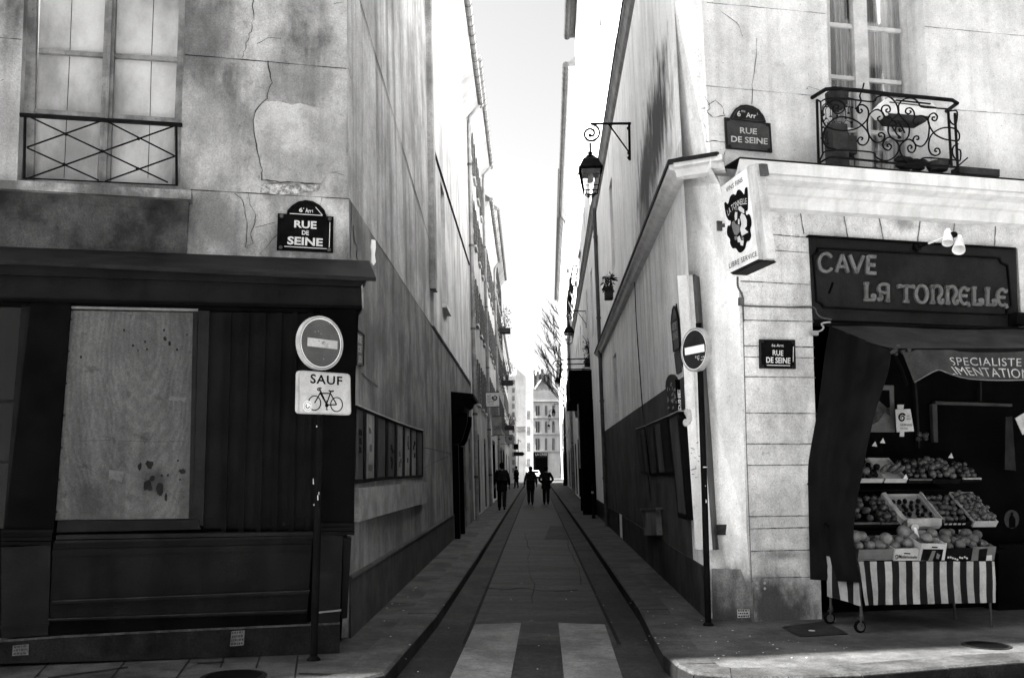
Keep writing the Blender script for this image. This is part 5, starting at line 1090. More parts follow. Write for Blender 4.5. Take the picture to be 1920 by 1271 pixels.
f_or = M('grey_fruit', .03, .065, 30, rough=.4, bump=.06); f_ap = M('dark_fruit', .012, .035, 12, rough=.3, bump=0, spec=.5); f_me = M('pale_melon', .06, .12, 14, rough=.5, bump=.15); f_dk = M('black_fruit', .002, .005, 5, rough=.2, bump=0, spec=.5); f_ba = M('banana_grey', .05, .10, 6, rough=.45, bump=0); f_lime = M('mid_fruit', .022, .05, 14, rough=.35, bump=.05)
m_paper = M('wrapping_paper', .18, .28, 6, rough=.8, bump=.3)
# bottom row
T1 = R(18)
c1 = crate(1607, 1677, 1051, .105, .80, .32, T1, m_cardg, 'grey cardboard fruit box at the left end of the lowest shelf, next to the curtain'); fill(c1, .32, .1, 'round', f_me, .058, 'pale melon in the grey box at the left of the lowest shelf', 'melons in the left grey box')
mb = MB(); mb.slab(FR, [(1622, 1035), (1646, 1035), (1640, 1049), (1614, 1049)], .80, .8035); mb.build('dark_panel', m_cardd, c1[0])
c2 = crate(1675, 1724, 1051, .115, .82, .32, T1, m_card, 'low white fruit box printed Mademoiselle on the lowest shelf'); fill(c2, .32, .11, 'round', f_me, .062, 'pale round fruit in the low white printed box', 'fruit in the low white printed box')
def frontpl(info): return Pl(info[1], FD, info[4])
q = frontpl(c2); mb = MB(); letter(mb, q, [(1686, 1039.5), (1720, 1041.5), (1719, 1047), (1685, 1046)], 'Mademoiselle', .004, .02); stroke(mb, q, [(1695, 1037), (1707, 1037.6)], 2.2, .004, smooth=False); stroke(mb, q, [(1678, 1044), (1681, 1040), (1684, 1042), (1682, 1047), (1679, 1046)], 1.4, .004); mb.build('printing', m_plate, c2[0])
c3 = crate(1723, 1772, 1051, .165, .84, .32, T1, m_card, 'tall white box with a dark picture panel on the lowest shelf'); fill(c3, .32, .15, 'round', f_me, .055, 'large round fruit on top of the tall white box', 'fruit in the tall white box', keep=.6)
q = frontpl(c3); mb = MB(); mb.face([q.hit(*p, .003) for p in ((1731, 1029), (1769, 1029.5), (1765, 1051), (1726, 1050.5))]); pc = mb.build('picture_panel', m_cardd, c3[0])
mb = MB(); mb.face([q.hit(*p, .005) for p in ((1748, 1032), (1755, 1032), (1748, 1051), (1740, 1051))]); mb.face([q.hit(*p, .005) for p in ((1757, 1036), (1763, 1040), (1760, 1048), (1755, 1046))]); mb.build('picture', m_cardg, pc)
mb = MB(); stroke(mb, q, [(1747, 1025.5), (1758, 1025.8)], 2.4, .004, smooth=False); 
for k in range(14): stroke(mb, q, [(1732 + k * 3, 1016.5 + k * .1), (1733.5 + k * 3, 1018 + k * .1)], .9, .004, smooth=False)
mb.build('printing', m_plate, c3[0])
c4 = crate(1772, 1822, 1051, .12, .80, .32, T1, m_cardd, 'black plastic crate between the tall white box and the grey end box'); fill(c4, .32, .12, 'round', f_or, .05, 'round fruit in the black crate of the lowest shelf', 'fruit in the black lowest crate')
mb = MB(); rr = random.Random(6)
for k in range(9): mb.ball(c4[1] + FD * (.02 + k * .025) + c4[4] * rr.uniform(.01, .04) + FN * .004, .010, (1, .4, 1), 6, 4)
mb.build('price_print', m_ltr2, c4[0])
c5 = crate(1820, 1865, 1051, .135, .80, .32, T1, m_cardg, 'grey picture box with white tag at the right end of the lowest shelf'); fill(c5, .32, .12, 'round', f_or, .052, 'round fruit in the grey end box of the lowest shelf', 'fruit in the right grey box')
q = frontpl(c5); mb = MB(); mb.face([q.hit(*p, .003) for p in ((1836, 1029), (1852, 1028), (1848, 1051), (1834, 1051))]); mb.build('picture_panel', m_cardd, c5[0]); mb = MB(); mb.face([q.hit(*p, .004) for p in ((1850, 1041), (1860, 1040), (1860, 1050.5), (1849, 1051))]); mb.build('white_tag', m_ltr2, c5[0])
# middle row
T2 = R(39); D2 = .46; Y2 = 990
c6 = crate(1597, 1648, Y2, .06, D2, .43, T2, m_cardd, 'black crate of melons at the left of the middle shelf', lip=m_cardg); fill(c6, .43, .06, 'oval', f_lime, .05, 'oval fruit in the left black crate of the middle shelf', 'fruit in the left middle crate')
c7 = crate(1648, 1692, Y2, .06, D2, .43, T2, m_cardd, 'black crate of mixed dark fruit left of the paper lined box', lip=m_cardg); fill(c7, .43, .06, 'round', f_ap, .038, 'dark round fruit left of the paper lined box', 'fruit left of the paper lined box')
c8 = crate(1694, 1760, Y2 - 2, .07, D2 + .04, .40, T2, m_card, 'white paper lined box of dark aubergines on the middle shelf'); fill(c8, .36, .05, 'long', f_dk, .034, 'dark aubergine in the paper lined box', 'aubergines in the paper lined box', rot=(.5, .2, 1.2))
t, O, W, bk, up = c8; mb = MB(); rr = random.Random(2)
for side in (0, 1):
    rows = []
    for i in range(9):
        p = O + bk * (.40 * i / 8) + FD * (W * side); o_ = (1 if side else -1)
        rows.append([p + up * .03, p + up * (.085 + rr.uniform(0, .02)) + FD * o_ * .005, p + up * (.07 + rr.uniform(0, .015)) + FD * o_ * (.03 + rr.uniform(0, .02)), p + up * .03 + FD * o_ * (.045 + rr.uniform(0, .01))])
    mb.grid(rows)
rows = []
for i in range(9): p = O + FD * (W * i / 8); rows.append([p + up * .09 + bk * .03, p + up * (.095 + rr.uniform(0, .015)), p + up * .04 - bk * (.03 + rr.uniform(0, .01)), p - bk * .02 - up * .01])
mb.grid(rows); mb.build('paper_liner', m_paper, t, smooth=True)
c9 = crate(1762, 1820, Y2 - 2, .06, D2, .43, T2, m_cardd, 'black crate of packed oval fruit right of the paper lined box', lip=m_cardd); fill(c9, .43, .06, 'oval', f_lime, .036, 'oval fruit right of the paper lined box', 'fruit right of the paper lined box')
mb = MB(); 
for k in range(5): p = c9[1] + FD * (.03 + .05 * k) - c9[3] * .004 + c9[4] * .03; mb.prism([p, p + FD * .032, p + FD * .03 + c9[4] * .02, p + c9[4] * .022], c9[3] * .004)
mb.build('price_label', m_ltr2, c9[0])
c10 = crate(1822, 1868, Y2 - 2, .07, D2 + .02, .44, T2, m_card, 'white lipped crate of small round fruit at the right end of the middle shelf'); fill(c10, .44, .07, 'round', f_or, .027, 'small round fruit in the white lipped crate at the right end', 'small fruit in the right middle crate', heap=2.2)
# top row
T3 = R(36); D3 = .16; Y3 = 905
c11 = crate(1612, 1655, Y3, .05, D3, .36, T3, m_card, 'white fronted crate of dark fruit at the left end of the top shelf'); fill(c11, .36, .05, 'round', f_dk, .034, 'black round fruit at the left end of the top shelf', 'fruit in the left top crate'); put_fruit('round', f_or, c11[1] + FD * .05 + c11[3] * .05 + c11[4] * .11, .045, 'single pale fruit lying at the left end of the top shelf', 'single fruit')
c12 = crate(1657, 1700, Y3, .05, D3, .36, T3, m_card, 'crate of bananas on the top shelf beside the dark fruit')
for k in range(7): p = c12[1] + FD * (.03 + .028 * k) + c12[3] * (.12 + .02 * (k % 3)) + c12[4] * (.06 + .012 * (k % 2)); put_fruit('banana', f_ba, p, .06, 'banana in the top shelf crate', 'bananas on the top shelf', rot=(T3, .2, R(75) + .12 * k))
c13 = crate(1701, 1746, Y3 + 1, .05, D3, .36, T3, m_cardd, 'dark crate of apples right of the bananas on the top shelf', lip=m_cardg); fill(c13, .36, .05, 'round', f_ap, .037, 'dark apple right of the bananas', 'apples right of the bananas', heap=1.4)
c14 = crate(1747, 1800, Y3 + 1, .05, D3, .36, T3, m_cardd, 'dark crate of heaped round fruit right of the apples on the top shelf'); fill(c14, .38, .05, 'round', f_or, .036, 'round fruit in the heaped crate near the top right', 'fruit in the heaped top crate', heap=1.8)
c15 = crate(1802, 1838, Y3 - 1, .05, D3, .34, T3, m_cardd, 'small crate at the right end of the top shelf', lip=m_card); fill(c15, .3, .05, 'round', f_ap, .034, 'dark fruit at the right end of the top shelf', 'fruit in the right top crate')
# bags and bottles on top, price cards
mb = MB(); 
for k in range(12): mb.ball(FR.hit(1727 + RNG.uniform(-9, 12), 815 + RNG.uniform(-8, 9), -.1), RNG.uniform(.015, .03), (1, 1, .8), 6, 4)
solo(mb, 'fruit_net', f_ap, 'small net of shiny fruit hanging in the shop window under the white paper sign', 'net bag')
for px_, py_, lab, d_ in ((1640, 832, 'triangular white price card behind the dark fruit at the top left', -.02), (1655, 826, 'slanted pale price card just left of the bananas', -.02), (1783, 854, 'small pale price card among the heaped round fruit', .12), (1698, 893, 'small pale price card in front of the bananas', .2)):
    mb = MB(); mb.slab(FR, [(px_ - 5, py_ + 4), (px_ + 5, py_ + 5), (px_ + 1, py_ - 5)], d_, d_ + .004); solo(mb, 'price_card', m_ltr2, lab, 'price card')
pk = thing('price_tag', 'round white price paddle with a slanted tail above the low white box', 'price tag', FR.hit(1719, 1005, .60))
mb = MB(); mb.slab(FR, [(1716 + 7.3 * math.cos(a), 989 + 7 * math.sin(a)) for a in [k * .3927 for k in range(16)]], .60, .606); mb.build('disc', m_ltr2, pk); mb = MB(); mb.slab(FR, [(1713.5, 990), (1718, 988.5), (1724, 1006), (1717, 1008)], .606, .611); mb.build('tail', m_white, pk)
pc2 = thing('price_card', 'square white handwritten price card above the black crate', 'price card', FR.hit(1810, 1011, .55))
mb = MB(); mb.slab(FR, [(1798, 992.5), (1818, 993), (1822.5, 1010.5), (1800.5, 1010)], .55, .556); mb.build('card', m_ltr2, pc2)
mb = MB(); rr = random.Random(3)
for r_ in range(3): stroke(mb, FR, [(1802 + k * 2.6, 996.5 + r_ * 4.2 + rr.uniform(-1.2, 1.2)) for k in range(6)], .9, .559)
mb.build('handwriting', m_plate, pc2)
# ---------------------------------------------------------------- small things at ground level
def manhole(px, py, r, z, label, w_):
    c = gnd(px, py, z); t = thing('manhole_cover', label, 'manhole cover', c)
    MB().lathe(c + Vector((0, 0, .001)), [(r, 0), (r, .004), (r * .9, .006)], 28).build('frame', m_lead, t)
    mb = MB(); n = 9
    for i in range(-n, n + 1):
        for j in range(-n, n + 1):
            x, y = i * r / n * .85, j * r / n * .85
            if x * x + y * y < (r * .83) ** 2: mb.prism([c + Vector((x + a * .01, y + b * .01, .0062)) for a, b in ((-1, -1), (1, -1), (1, 1), (-1, 1))], Vector((0, 0, .003)))
    mb.build('tread', m_blackpaint, t)
manhole(438, 1268, .23, .0, 'round iron cover in the left pavement below the shopfront', 0)
manhole(1850, 1210, .19, .0, 'round iron cover on the right pavement at the edge of the sunlight', 0)
hp = thing('hydrant_cover', 'square access cover with a light spot on the right pavement', 'access cover', gnd(1535, 1185))
mb = MB(); q = [gnd(1468, 1176), gnd(1545, 1165), gnd(1590, 1189), gnd(1500, 1194)]; mb.prism([p + Vector((0, 0, .002)) for p in q], Vector((0, 0, .003))); mb.build('lid', M('cover_asphalt', .012, .02, 3, grain=.5, bump=.4), hp)
mb = MB(); 
for a, b in zip(q, q[1:] + q[:1]): u = (b - a).normalized() * .0; nn = Vector((-(b - a).y, (b - a).x, 0)).normalized() * .008; mb.face([a + nn + Vector((0, 0, .0065)), a - nn + Vector((0, 0, .0065)), b - nn + Vector((0, 0, .0065)), b + nn + Vector((0, 0, .0065))])
mb.build('lid_edge', m_lead, hp); c = gnd(1522, 1183); MB().lathe(c + Vector((0, 0, .005)), [(.03, 0), (.03, .004), (.01, .007)], 10).build('lid_stud', m_rim, hp)
def label_(pl, q, lab, d, lines=3):
    t = thing('wall_notice', lab, 'notice', pl.hit(q[2][0], q[2][1], d)); mb = MB(); mb.slab(pl, q, d - .004, d); mb.build('paper', m_dull if pl is SF else m_ltr2, t); mb = MB(); rr = random.Random(int(q[0][0]))
    for k in range(lines):
        b = 1 - (k + .7) / lines; x = .06
        while x < .88:
            l = rr.uniform(.06, .2); mb.face([pl.hit(*bil(q, u, v), d + .002) for u, v in ((x, b), (min(x + l, .94), b), (min(x + l, .94), b + .55 / lines), (x, b + .55 / lines))]); x += l + .05
    mb.build('printing', M('faded_print', .02, .04), t)
SFp = SF.off(.021)
label_(SF, [(24, 1210), (54, 1207), (53, 1227), (23, 1229)], 'pale torn notice on the plinth at the far left corner', .025, 3)
label_(SF, [(434, 1183), (459, 1181), (457, 1209), (431, 1211)], 'pale torn notice on the plinth near the no entry pole', .025, 4)
label_(PLOW, [(1382, 1142), (1405, 1142), (1406, 1157), (1383, 1158)], 'small white notice at the foot of the white corner pier', .024, 3)
label_(PLOW, [(1369, 893), (1392, 894), (1393, 934), (1370, 933)], 'white paper notice pasted on the pier beside the black pole', .006, 11)
mb = MB(); 
for x, y in ((1420, 1093), (1434, 1093), (1420, 1103), (1434, 1103)): mb.lathe(FR.hit(x, y, .0), [(.014, 0), (.012, .006), (.004, .008)], 8, FN)
solo(mb, 'wall_bolt', m_rim, 'four round bolt heads in the dirty stone base beside the pier', 'bolts')
mb = MB(); stroke(mb, FR, zz([(1018, 120), (1035, 110), (1030, 140), (1018, 148), (1045, 150), (1050, 112), (1060, 145), (1072, 100), (1076, 140)], 3.96, 1200, 950), .9, .004); solo(mb, 'graffiti', m_ltr2, 'faint pale scribble on the stone wall left of the curtain', 'graffiti')
mb = MB(); rr = random.Random(31)
for k in range(150):
    x, y = rr.choice([(lambda t: (977 - 157 * t + rr.uniform(0, 10), 917 + 233 * t))(rr.random()), (lambda t: (1035 + 165 * t - rr.uniform(0, 10), 913 + 229 * t))(rr.random()), (rr.uniform(1210, 1330), rr.uniform(1100, 1230)), (rr.uniform(1340, 1600), rr.uniform(1180, 1235)), (rr.uniform(700, 800), rr.uniform(1090, 1260)), (rr.uniform(840, 1160), rr.uniform(1000, 1260))]); z = .001 if not 835 < x < 1180 else RZ + .006
    c = gnd(x, y, z); a = rr.uniform(0, 3); s_ = rr.uniform(.003, .011); mb.prism([c + Vector((math.cos(a + b) * s_, math.sin(a + b) * s_, 0)) for b in (0, 1.8, 3.4, 4.9)], Vector((0, 0, .003)))
o = mb.build('litter', m_ltr2, None, stuff=True); tag(o, 'tiny pale scraps and chewing gum spots on road and pavement', 'litter')
# ---------------------------------------------------------------- things on the right alley wall
R1E = 25.0
def wz(pl, z): return z / pl.v.z
hol = [(10.4, 11.35, wz(AR, .6), wz(AR, 3.95))]
up_h = [(9.6, 10.45, wz(AR, 5.7), wz(AR, 7.6)), (15.2, 16.2, wz(AR, 5.6), wz(AR, 7.7)), (19.0, 20.0, wz(AR, 5.6), wz(AR, 7.7)), (22.4, 23.4, wz(AR, 5.6), wz(AR, 7.7))]
mb = MB(); wallgrid(mb, AR, 0, 16.2, -.2, wz(AR, 4.93), hol, .22); mb.build('alley_wall', m_plRlow, rb)
mb = MB(); wallgrid(mb, AR, 16.2, R1E, -.2, wz(AR, 4.93), [], .22); wallgrid(mb, AR, 0, R1E, wz(AR, 4.93), wz(AR, 8.75), up_h, .24); mb.build('alley_wall', m_plR, rb)
top_h = [(s_, s_ + .9, wz(AR, z), wz(AR, z + 2.0)) for s_ in (6.5, 10.5, 14.5, 18.5, 22) for z in (9.9, 12.9, 15.7)]
mb = MB(); wallgrid(mb, AR, 0, R1E, wz(AR, 8.75), wz(AR, HB), top_h, .2); mb.build('upper_alley_wall', m_plR, rb)
for h in hol + up_h + top_h:
    mb = MB(); d0 = -.2 if h in hol + up_h else -.17
    mb.face([AR.at(h[0], h[2], d0), AR.at(h[1], h[2], d0), AR.at(h[1], h[3], d0), AR.at(h[0], h[3], d0)]); w_ = mb.build('window', m_frameR if h not in hol else m_dadoR, rb)
    if h not in hol:
        mb = MB(); c = (h[0] + h[1]) / 2
        for a, b in ((h[0] + .06, c - .03), (c + .03, h[1] - .06)): mb.rect(AR, a, b, h[2] + .08, h[3] - .08, d0, d0 + .01)
        mb.build('pane', m_darkglass, w_)
mb = MB(); prc = [(0, 8.79), (.11, 8.78), (.11, 8.70), (.08, 8.66), (.05, 8.50), (0, 8.44)]; mb.prism([arp(-.05, z, d) for d, z in prc], AR.u * (R1E + 16)); mb.build('upper_cornice', m_plinthR if False else M('grey_cornice', .14, .22, 3, streak=.3), rb)
mb = MB(); mb.prism([arp(-.1, z, d) for d, z in ((0, 8.86), (.125, 8.83), (.125, 8.77), (0, 8.79))], AR.u * (R1E + 16)); mb.build('cornice_flashing', m_lead, rb)
mb = MB(); P_ = [At, Bt, e1_, Vector((e1_.x, e1_.y + 20, HB)), AR.at(R1E, wz(AR, HB))]; mb.face([Vector((p.x, p.y, HB)) for p in P_]); mb.build('roof', m_roof, rb)
mb = MB(); mb.tube([AR.at(-.3, wz(AR, HB - .3), .3), AR.at(R1E, wz(AR, HB - .3), .3)], .13, 8); mb.rect(AR, -.3, R1E, wz(AR, HB - .35), wz(AR, HB - .2), 0, .25); mb.build('gutter', m_zincd, rb)
mb = MB(); mb.rect(AR, .7, 16.6, wz(AR, .5), wz(AR, 2.46), 0, .005); 
o = mb.build('grey_band', m_dadoR, rb)
mb = MB(); mb.rect(AR, -.05, 10.4, -.1, wz(AR, .5), 0, .02); mb.rect(AR, 11.35, R1E, -.1, wz(AR, .5), 0, .02); mb.build('plinth', m_plinthR, rb)
# render bay between pipe and doorway is a little paler, rain pipe
sdp = AR.st(AR.hit(1124, 640, .08))[0]
dp = thing('downpipe', 'dark iron downpipe on the right alley wall just past the recess', 'drainpipe', AR.at(sdp, 0, .08))
mb = MB(); mb.tube([AR.at(sdp, wz(AR, z), .08) for z in (.0, 3, 6, 8.4)], .05, 8); mb.build('pipe', m_zincd, dp, smooth=True)
for z in (1.2, 3.2, 5.4, 7.6): mb = MB(); mb.lathe(AR.at(sdp, wz(AR, z), .08), [(.062, 0), (.062, .06)], 8); mb.build('collar', m_zincd, dp)
S13 = lambda pts: zz(pts, 4.2375, 1180, 740)
def cable(pix, d, r, label, mat): mb = MB(); mb.tube([AR.hit(p.x, p.y, d) for p in smoothline(pix, 3)], r, 5); solo(mb, 'wall_cable', mat, label, 'cable')
cable([(1187, 500), (1190, 530), (1193, 600), (1199, 690), (1206, 780), (1213, 860), (1221, 950)], .02, .009, 'thin cable running down the right alley wall to the grey box', m_plinthR)
cable([(1268, 570), (1272, 600), (1275, 650), (1281, 690), (1284, 720)], .03, .008, 'short dark cable beside the arched plate on the right corner', m_iron)
def pcase(q, label, posters, prot, rimtop):
    t = thing('poster_case', label, 'display case', AR.hit(q[2][0], q[2][1], prot / 2)); mb = MB(); mb.slab(AR, q, 0, prot); mb.build('case', m_blackpaint, t)
    for i in range(posters):
        a, b = (i + .15) / posters, (i + .85) / posters; MB().face([AR.hit(*bil(q, u, v), prot + .004) for u, v in ((a, .06), (b, .06), (b, .93), (a, .93))]).build('poster', [m_plinthR, m_dadoR, m_shopgrey2][i % 3], t)
    mb = MB(); mb.slab(AR, [bil(q, 0, .992), bil(q, 1, .992), bil(q, 1, 1.006), bil(q, 0, 1.006)], 0, prot + .006); mb.build('top_rim', m_rim, t); return t
pcase(S13([(48, 270), (118, 246), (165, 642), (92, 626)]), 'narrow glazed poster case, farthest of the cases on the right alley wall', 2, .02, 1)
pcase(S13([(132, 240), (303, 166), (355, 642), (170, 642)]), 'wide glazed poster case in the middle of the right alley wall', 3, .02, 1)
tq = S13([(305, 166), (384, 128), (462, 998), (386, 970)])
t = thing('menu_board', 'tall dark menu board leaning out from the right alley wall near the corner', 'menu board', AR.hit(*S13([(425, 985)])[0], .05))
mb = MB(); mb.slab(AR, tq, 0, .12); mb.build('case', m_blackpaint, t)
MB().face([AR.hit(*bil(tq, u, v), .124) for u, v in ((.12, .05), (.88, .05), (.88, .96), (.12, .96))]).build('menu_sheet', m_dadoR, t)
mb = MB(); mb.slab(AR, [bil(tq, 0, .995), bil(tq, 1, .995), bil(tq, 1, 1.004), bil(tq, 0, 1.004)], 0, .125); mb.build('top_rim', m_rim, t)
# narrow black sign with vertical lettering, facing the street
nb = AR.hit(*S9([(450, 740)])[0], .02); NP = Pl(nb, -AR.n, UP)
t = thing('vertical_sign', 'narrow black upright sign with white sideways letters at the right alley corner', 'shop sign', NP.hit(*S13([(480, 1000)])[0]))
vq = S9([(422, 740), (482, 736), (500, 1060), (440, 1060)]); vb = [vq[0], vq[1], S13([(500, 1000)])[0], S13([(462, 1000)])[0]]
mb = MB(); mb.prism([NP.hit(*p) for p in vb], AR.u * .03); mb.build('board', m_shopblack, t)
mb = MB()
for ch, y0, y1 in (('E', 832, 885), ('I', 890, 908), ('R', 912, 945), ('N', 950, 985), ('E', 990, 1020)):
    q = S9([(437 + (y0 - 740) * .045, y0), (480 + (y0 - 740) * .045, y0), (480 + (y1 - 740) * .045, y1), (437 + (y1 - 740) * .045, y1)]); q = [q[3], q[0], q[1], q[2]]; letter(mb, NP, q, ch, .004, .02)
letter(mb, NP, [S13([(402, 255)])[0], S13([(402, 140)])[0], S13([(424, 140)])[0], S13([(427, 255)])[0]], 'OBJ', .004, .01)
mb.face([NP.hit(*p, .004) for p in S13([(416, 330), (420, 305), (426, 325), (424, 348), (418, 350)])]); mb.build('lettering', m_white, t)
mb = MB(); rr = random.Random(6)
for k in range(10): mb.ball(PLOW.hit(1289 + rr.uniform(-4, 6), 772 + k * 2.4 + rr.uniform(-2, 2), .10), rr.uniform(.018, .035), (1, .7, 1.3), 6, 5)
solo(mb, 'plastic_bag', m_ltr2, 'crumpled pale plastic bag hanging at the top of the white panel', 'bag', smooth=True)
# white pipe casing on the pier
q = S13([(420, 10), (550, 10), (590, 1233), (515, 1222)])
wc = thing('pipe_casing', 'tall white painted casing on the pier behind the black pole', 'casing', PLOW.hit(1312, 1030, .06))
cp = [(1269.5, 517), (1298, 515), (1319, 1031), (1303, 1029)]
cp = [(1270, 517), (1298, 515), (1336, 1031), (1304, 1029)]
mb = MB(); mb.slab(PLOW, cp, -.05, .10); mb.build('casing', M('white_painted_wood', .50, .66, 2, rough=.5, streak=.25, spots=.2), wc)
mb = MB(); mb.slab(PLOW, [(1298, 515), (1303, 514), (1341, 1030), (1336, 1031)], -.05, .095); mb.build('side', m_zincd, wc)
mb = MB(); rr = random.Random(14)
for k in range(16): x, y = rr.uniform(1293, 1310), rr.uniform(820, 905); mb.face([PLOW.hit(x + a, y + b, .103) for a, b in ((0, 0), (rr.uniform(2, 7), .3), (rr.uniform(2, 6), 1.3), (.3, 1.4))])
mb.build('scrawl', m_zincd, wc)
# grey box low on the wall
t = thing('meter_box', 'grey painted box with a sloped lid low on the right alley wall', 'box', AR.hit(1216, 1003, .1))
mb = MB(); mb.slab(AR, [(1203, 957), (1229, 955), (1232, 1003), (1208, 1003)], 0, .08); mb.build('body', m_plA2, t); mb = MB(); mb.slab(AR, [(1200, 953), (1229, 951), (1230, 955), (1201, 958)], 0, .10); mb.build('lid', m_zincd, t)

# ---------------------------------------------------------------- rows of houses along the alley
def house(pl, s0, s1, H, mat, label, dout=0.0, win=None, floors=(), ww=1.0, wh=1.9, shutters=True, eave=.45, gutter=True, pipes=(), ground=(), groundmat=None, sill=True, chimneys=0, z0=0, name='town_house', deep=9, group=None):
    q = pl.off(dout); t = thing(name, label, 'building', q.at(s0, 0), group); zt_ = lambda z: z / q.v.z
    holes = []
    for z in floors:
        for s_ in win or (): holes.append((s_, s_ + ww, zt_(z), zt_(z + wh)))
    gh = [(a, b, zt_(.05), zt_(z)) for a, b, z in ground]
    mb = MB(); wallgrid(mb, q, s0, s1, zt_(z0) - .2, zt_(H), holes + gh, .18)
    # near end wall, back and underside so that the house is a solid
    a0, a1, b1, b0 = q.at(s0, zt_(z0) - .2), q.at(s0, zt_(H)), q.at(s0, zt_(H), -deep), q.at(s0, zt_(z0) - .2, -deep); c0, c1, d1, d0 = [p + q.u * (s1 - s0) for p in (a0, a1, b1, b0)]
    mb.face([a0, a1, b1, b0]); mb.face([c0, c1, d1, d0]); mb.face([b0, b1, d1, d0])
    if z0: mb.face([a0, b0, d0, c0])
    mb.build('wall', mat, t)
    for h in holes:
        mb = MB(); d_ = -.15; a, b, c, d = h; e = .06; m = (a + b) / 2
        for r_ in ((a, a + e, c, d), (b - e, b, c, d), (m - .04, m + .04, c, d), (a + e, b - e, c, c + e), (a + e, b - e, d - e, d), (a + e, b - e, c + (d - c) * .5 - .02, c + (d - c) * .5 + .02)): mb.rect(q, *r_, d_ - .04, d_)
        w_ = mb.build('window', m_frameR, t); MB().face([q.at(a, c, d_ - .03), q.at(b, c, d_ - .03), q.at(b, d, d_ - .03), q.at(a, d, d_ - .03)]).build('pane', m_darkglass, w_)
        if sill: mb = MB(); mb.rect(q, a - .08, b + .08, c - .07, c, 0, .09); mb.build('sill', m_stone2, w_)
        if shutters:
            for k in (0, 1):
                mb = MB(); x0, x1 = (a - ww * .5, a - .03) if k == 0 else (b + .03, b + ww * .5); mb.rect(q, x0, x1, c, d, .02, .06)
                for j in range(9): zz_ = c + .06 + (d - c - .12) * j / 9; mb.rect(q, x0 + .04, x1 - .04, zz_, zz_ + .05, .06, .07)
                mb.build('shutter', m_shut, w_)
    for a, b, z in ground:
        mb = MB(); mb.rect(q, a, b, zt_(.05), zt_(z), -.2, -.16); mb.rect(q, a, a + .12, zt_(0), zt_(z), -.16, -.02); mb.rect(q, b - .12, b, zt_(0), zt_(z), -.16, -.02); mb.rect(q, a + .12, b - .12, zt_(z) - .16, zt_(z), -.16, -.02); mb.rect(q, (a + b) / 2 - .03, (a + b) / 2 + .03, zt_(.05), zt_(z) - .16, -.16, -.08)
        d_ = mb.build('door', groundmat or m_door, t); mb = MB(); mb.ball(q.at((a + b) / 2 + .12, zt_(1.0), -.1), .035); mb.build('handle', m_zincd, d_)
    mb = MB(); o1, o2 = q.at(s0, zt_(H), eave), q.at(s1, zt_(H), eave); r1, r2 = q.at(s0, zt_(H) + 3.2, -4), q.at(s1, zt_(H) + 3.2, -4)
    mb.prism([o1, o2, o2 + Vector((0, 0, .14)), o1 + Vector((0, 0, .14))], q.n * -eave); mb.face([o1 + Vector((0, 0, .15)), o2 + Vector((0, 0, .15)), r2, r1]); mb.face([r1, r2, q.at(s1, zt_(H), -deep), q.at(s0, zt_(H), -deep)]); mb.face([o1 + Vector((0, 0, .15)), r1, q.at(s0, zt_(H), -deep)]); mb.face([o2 + Vector((0, 0, .15)), r2, q.at(s1, zt_(H), -deep)])
    rf = mb.build('roof', m_roof, t)
    mb = MB(); mb.prism([q.at(s0, zt_(H) - .02, 0), q.at(s0, zt_(H) - .02, eave - .02), q.at(s0, zt_(H) - .05, eave - .03), q.at(s0, zt_(H) - .4, .04), q.at(s0, zt_(H) - .45, 0)], q.u * (s1 - s0)); mb.build('eaves_moulding', mat, t)
    for k in range(chimneys):
        x = s0 + (s1 - s0) * (k + .5) / chimneys; mb = MB(); c = q.at(x, zt_(H) + 1.9, -1.4); mb.box(c, .9, .3, 1.5, q.u, q.n); 
        ch_ = mb.build('chimney', mat, rf); mb = MB()
        for j in range(4): mb.lathe(c + q.u * (-.66 + .44 * j) + Vector((0, 0, 1.5)), [(.13, 0), (.11, .5), (.12, .55)], 8)
        mb.build('chimney_pot', m_terra, ch_)
    if gutter:
        mb = MB(); e = .09; g1, g2 = q.at(s0, zt_(H) + .06, eave + .06), q.at(s1, zt_(H) + .06, eave + .06); mb.tube([g1, g2], .13 if pl is AR else .085, 8)
        n = max(3, int((s1 - s0) / .5))
        gt = mb.build('gutter', m_zincd if pl is AR else m_zinc, t, smooth=True); mb = MB()
        for k in range(n): p = g1.lerp(g2, (k + .5) / n); mb.tube([p - q.u * .012, p + q.u * .012], .14 if pl is AR else .096, 8)
        mb.build('gutter_bracket', m_zincd, gt)
    for x in pipes:
        mb = MB(); mb.tube([q.at(x, zt_(H) + .05, eave + .05), q.at(x, zt_(H) - .12, eave * .8), q.at(x, zt_(H) - .35, .14), q.at(x, zt_(H) - .7, .10), q.at(x, zt_(3), .10), q.at(x, 0, .10)], .06, 8); p_ = mb.build('downpipe', m_zinc, t, smooth=True)
        mb = MB()
        for z in (1.2, 3.0, 5.5, 8, 10.5):
            if z < H - 1: mb.lathe(q.at(x, zt_(z), .10), [(.074, 0), (.074, .07)], 8)
        mb.build('pipe_collar', m_zincd, p_)
    return t
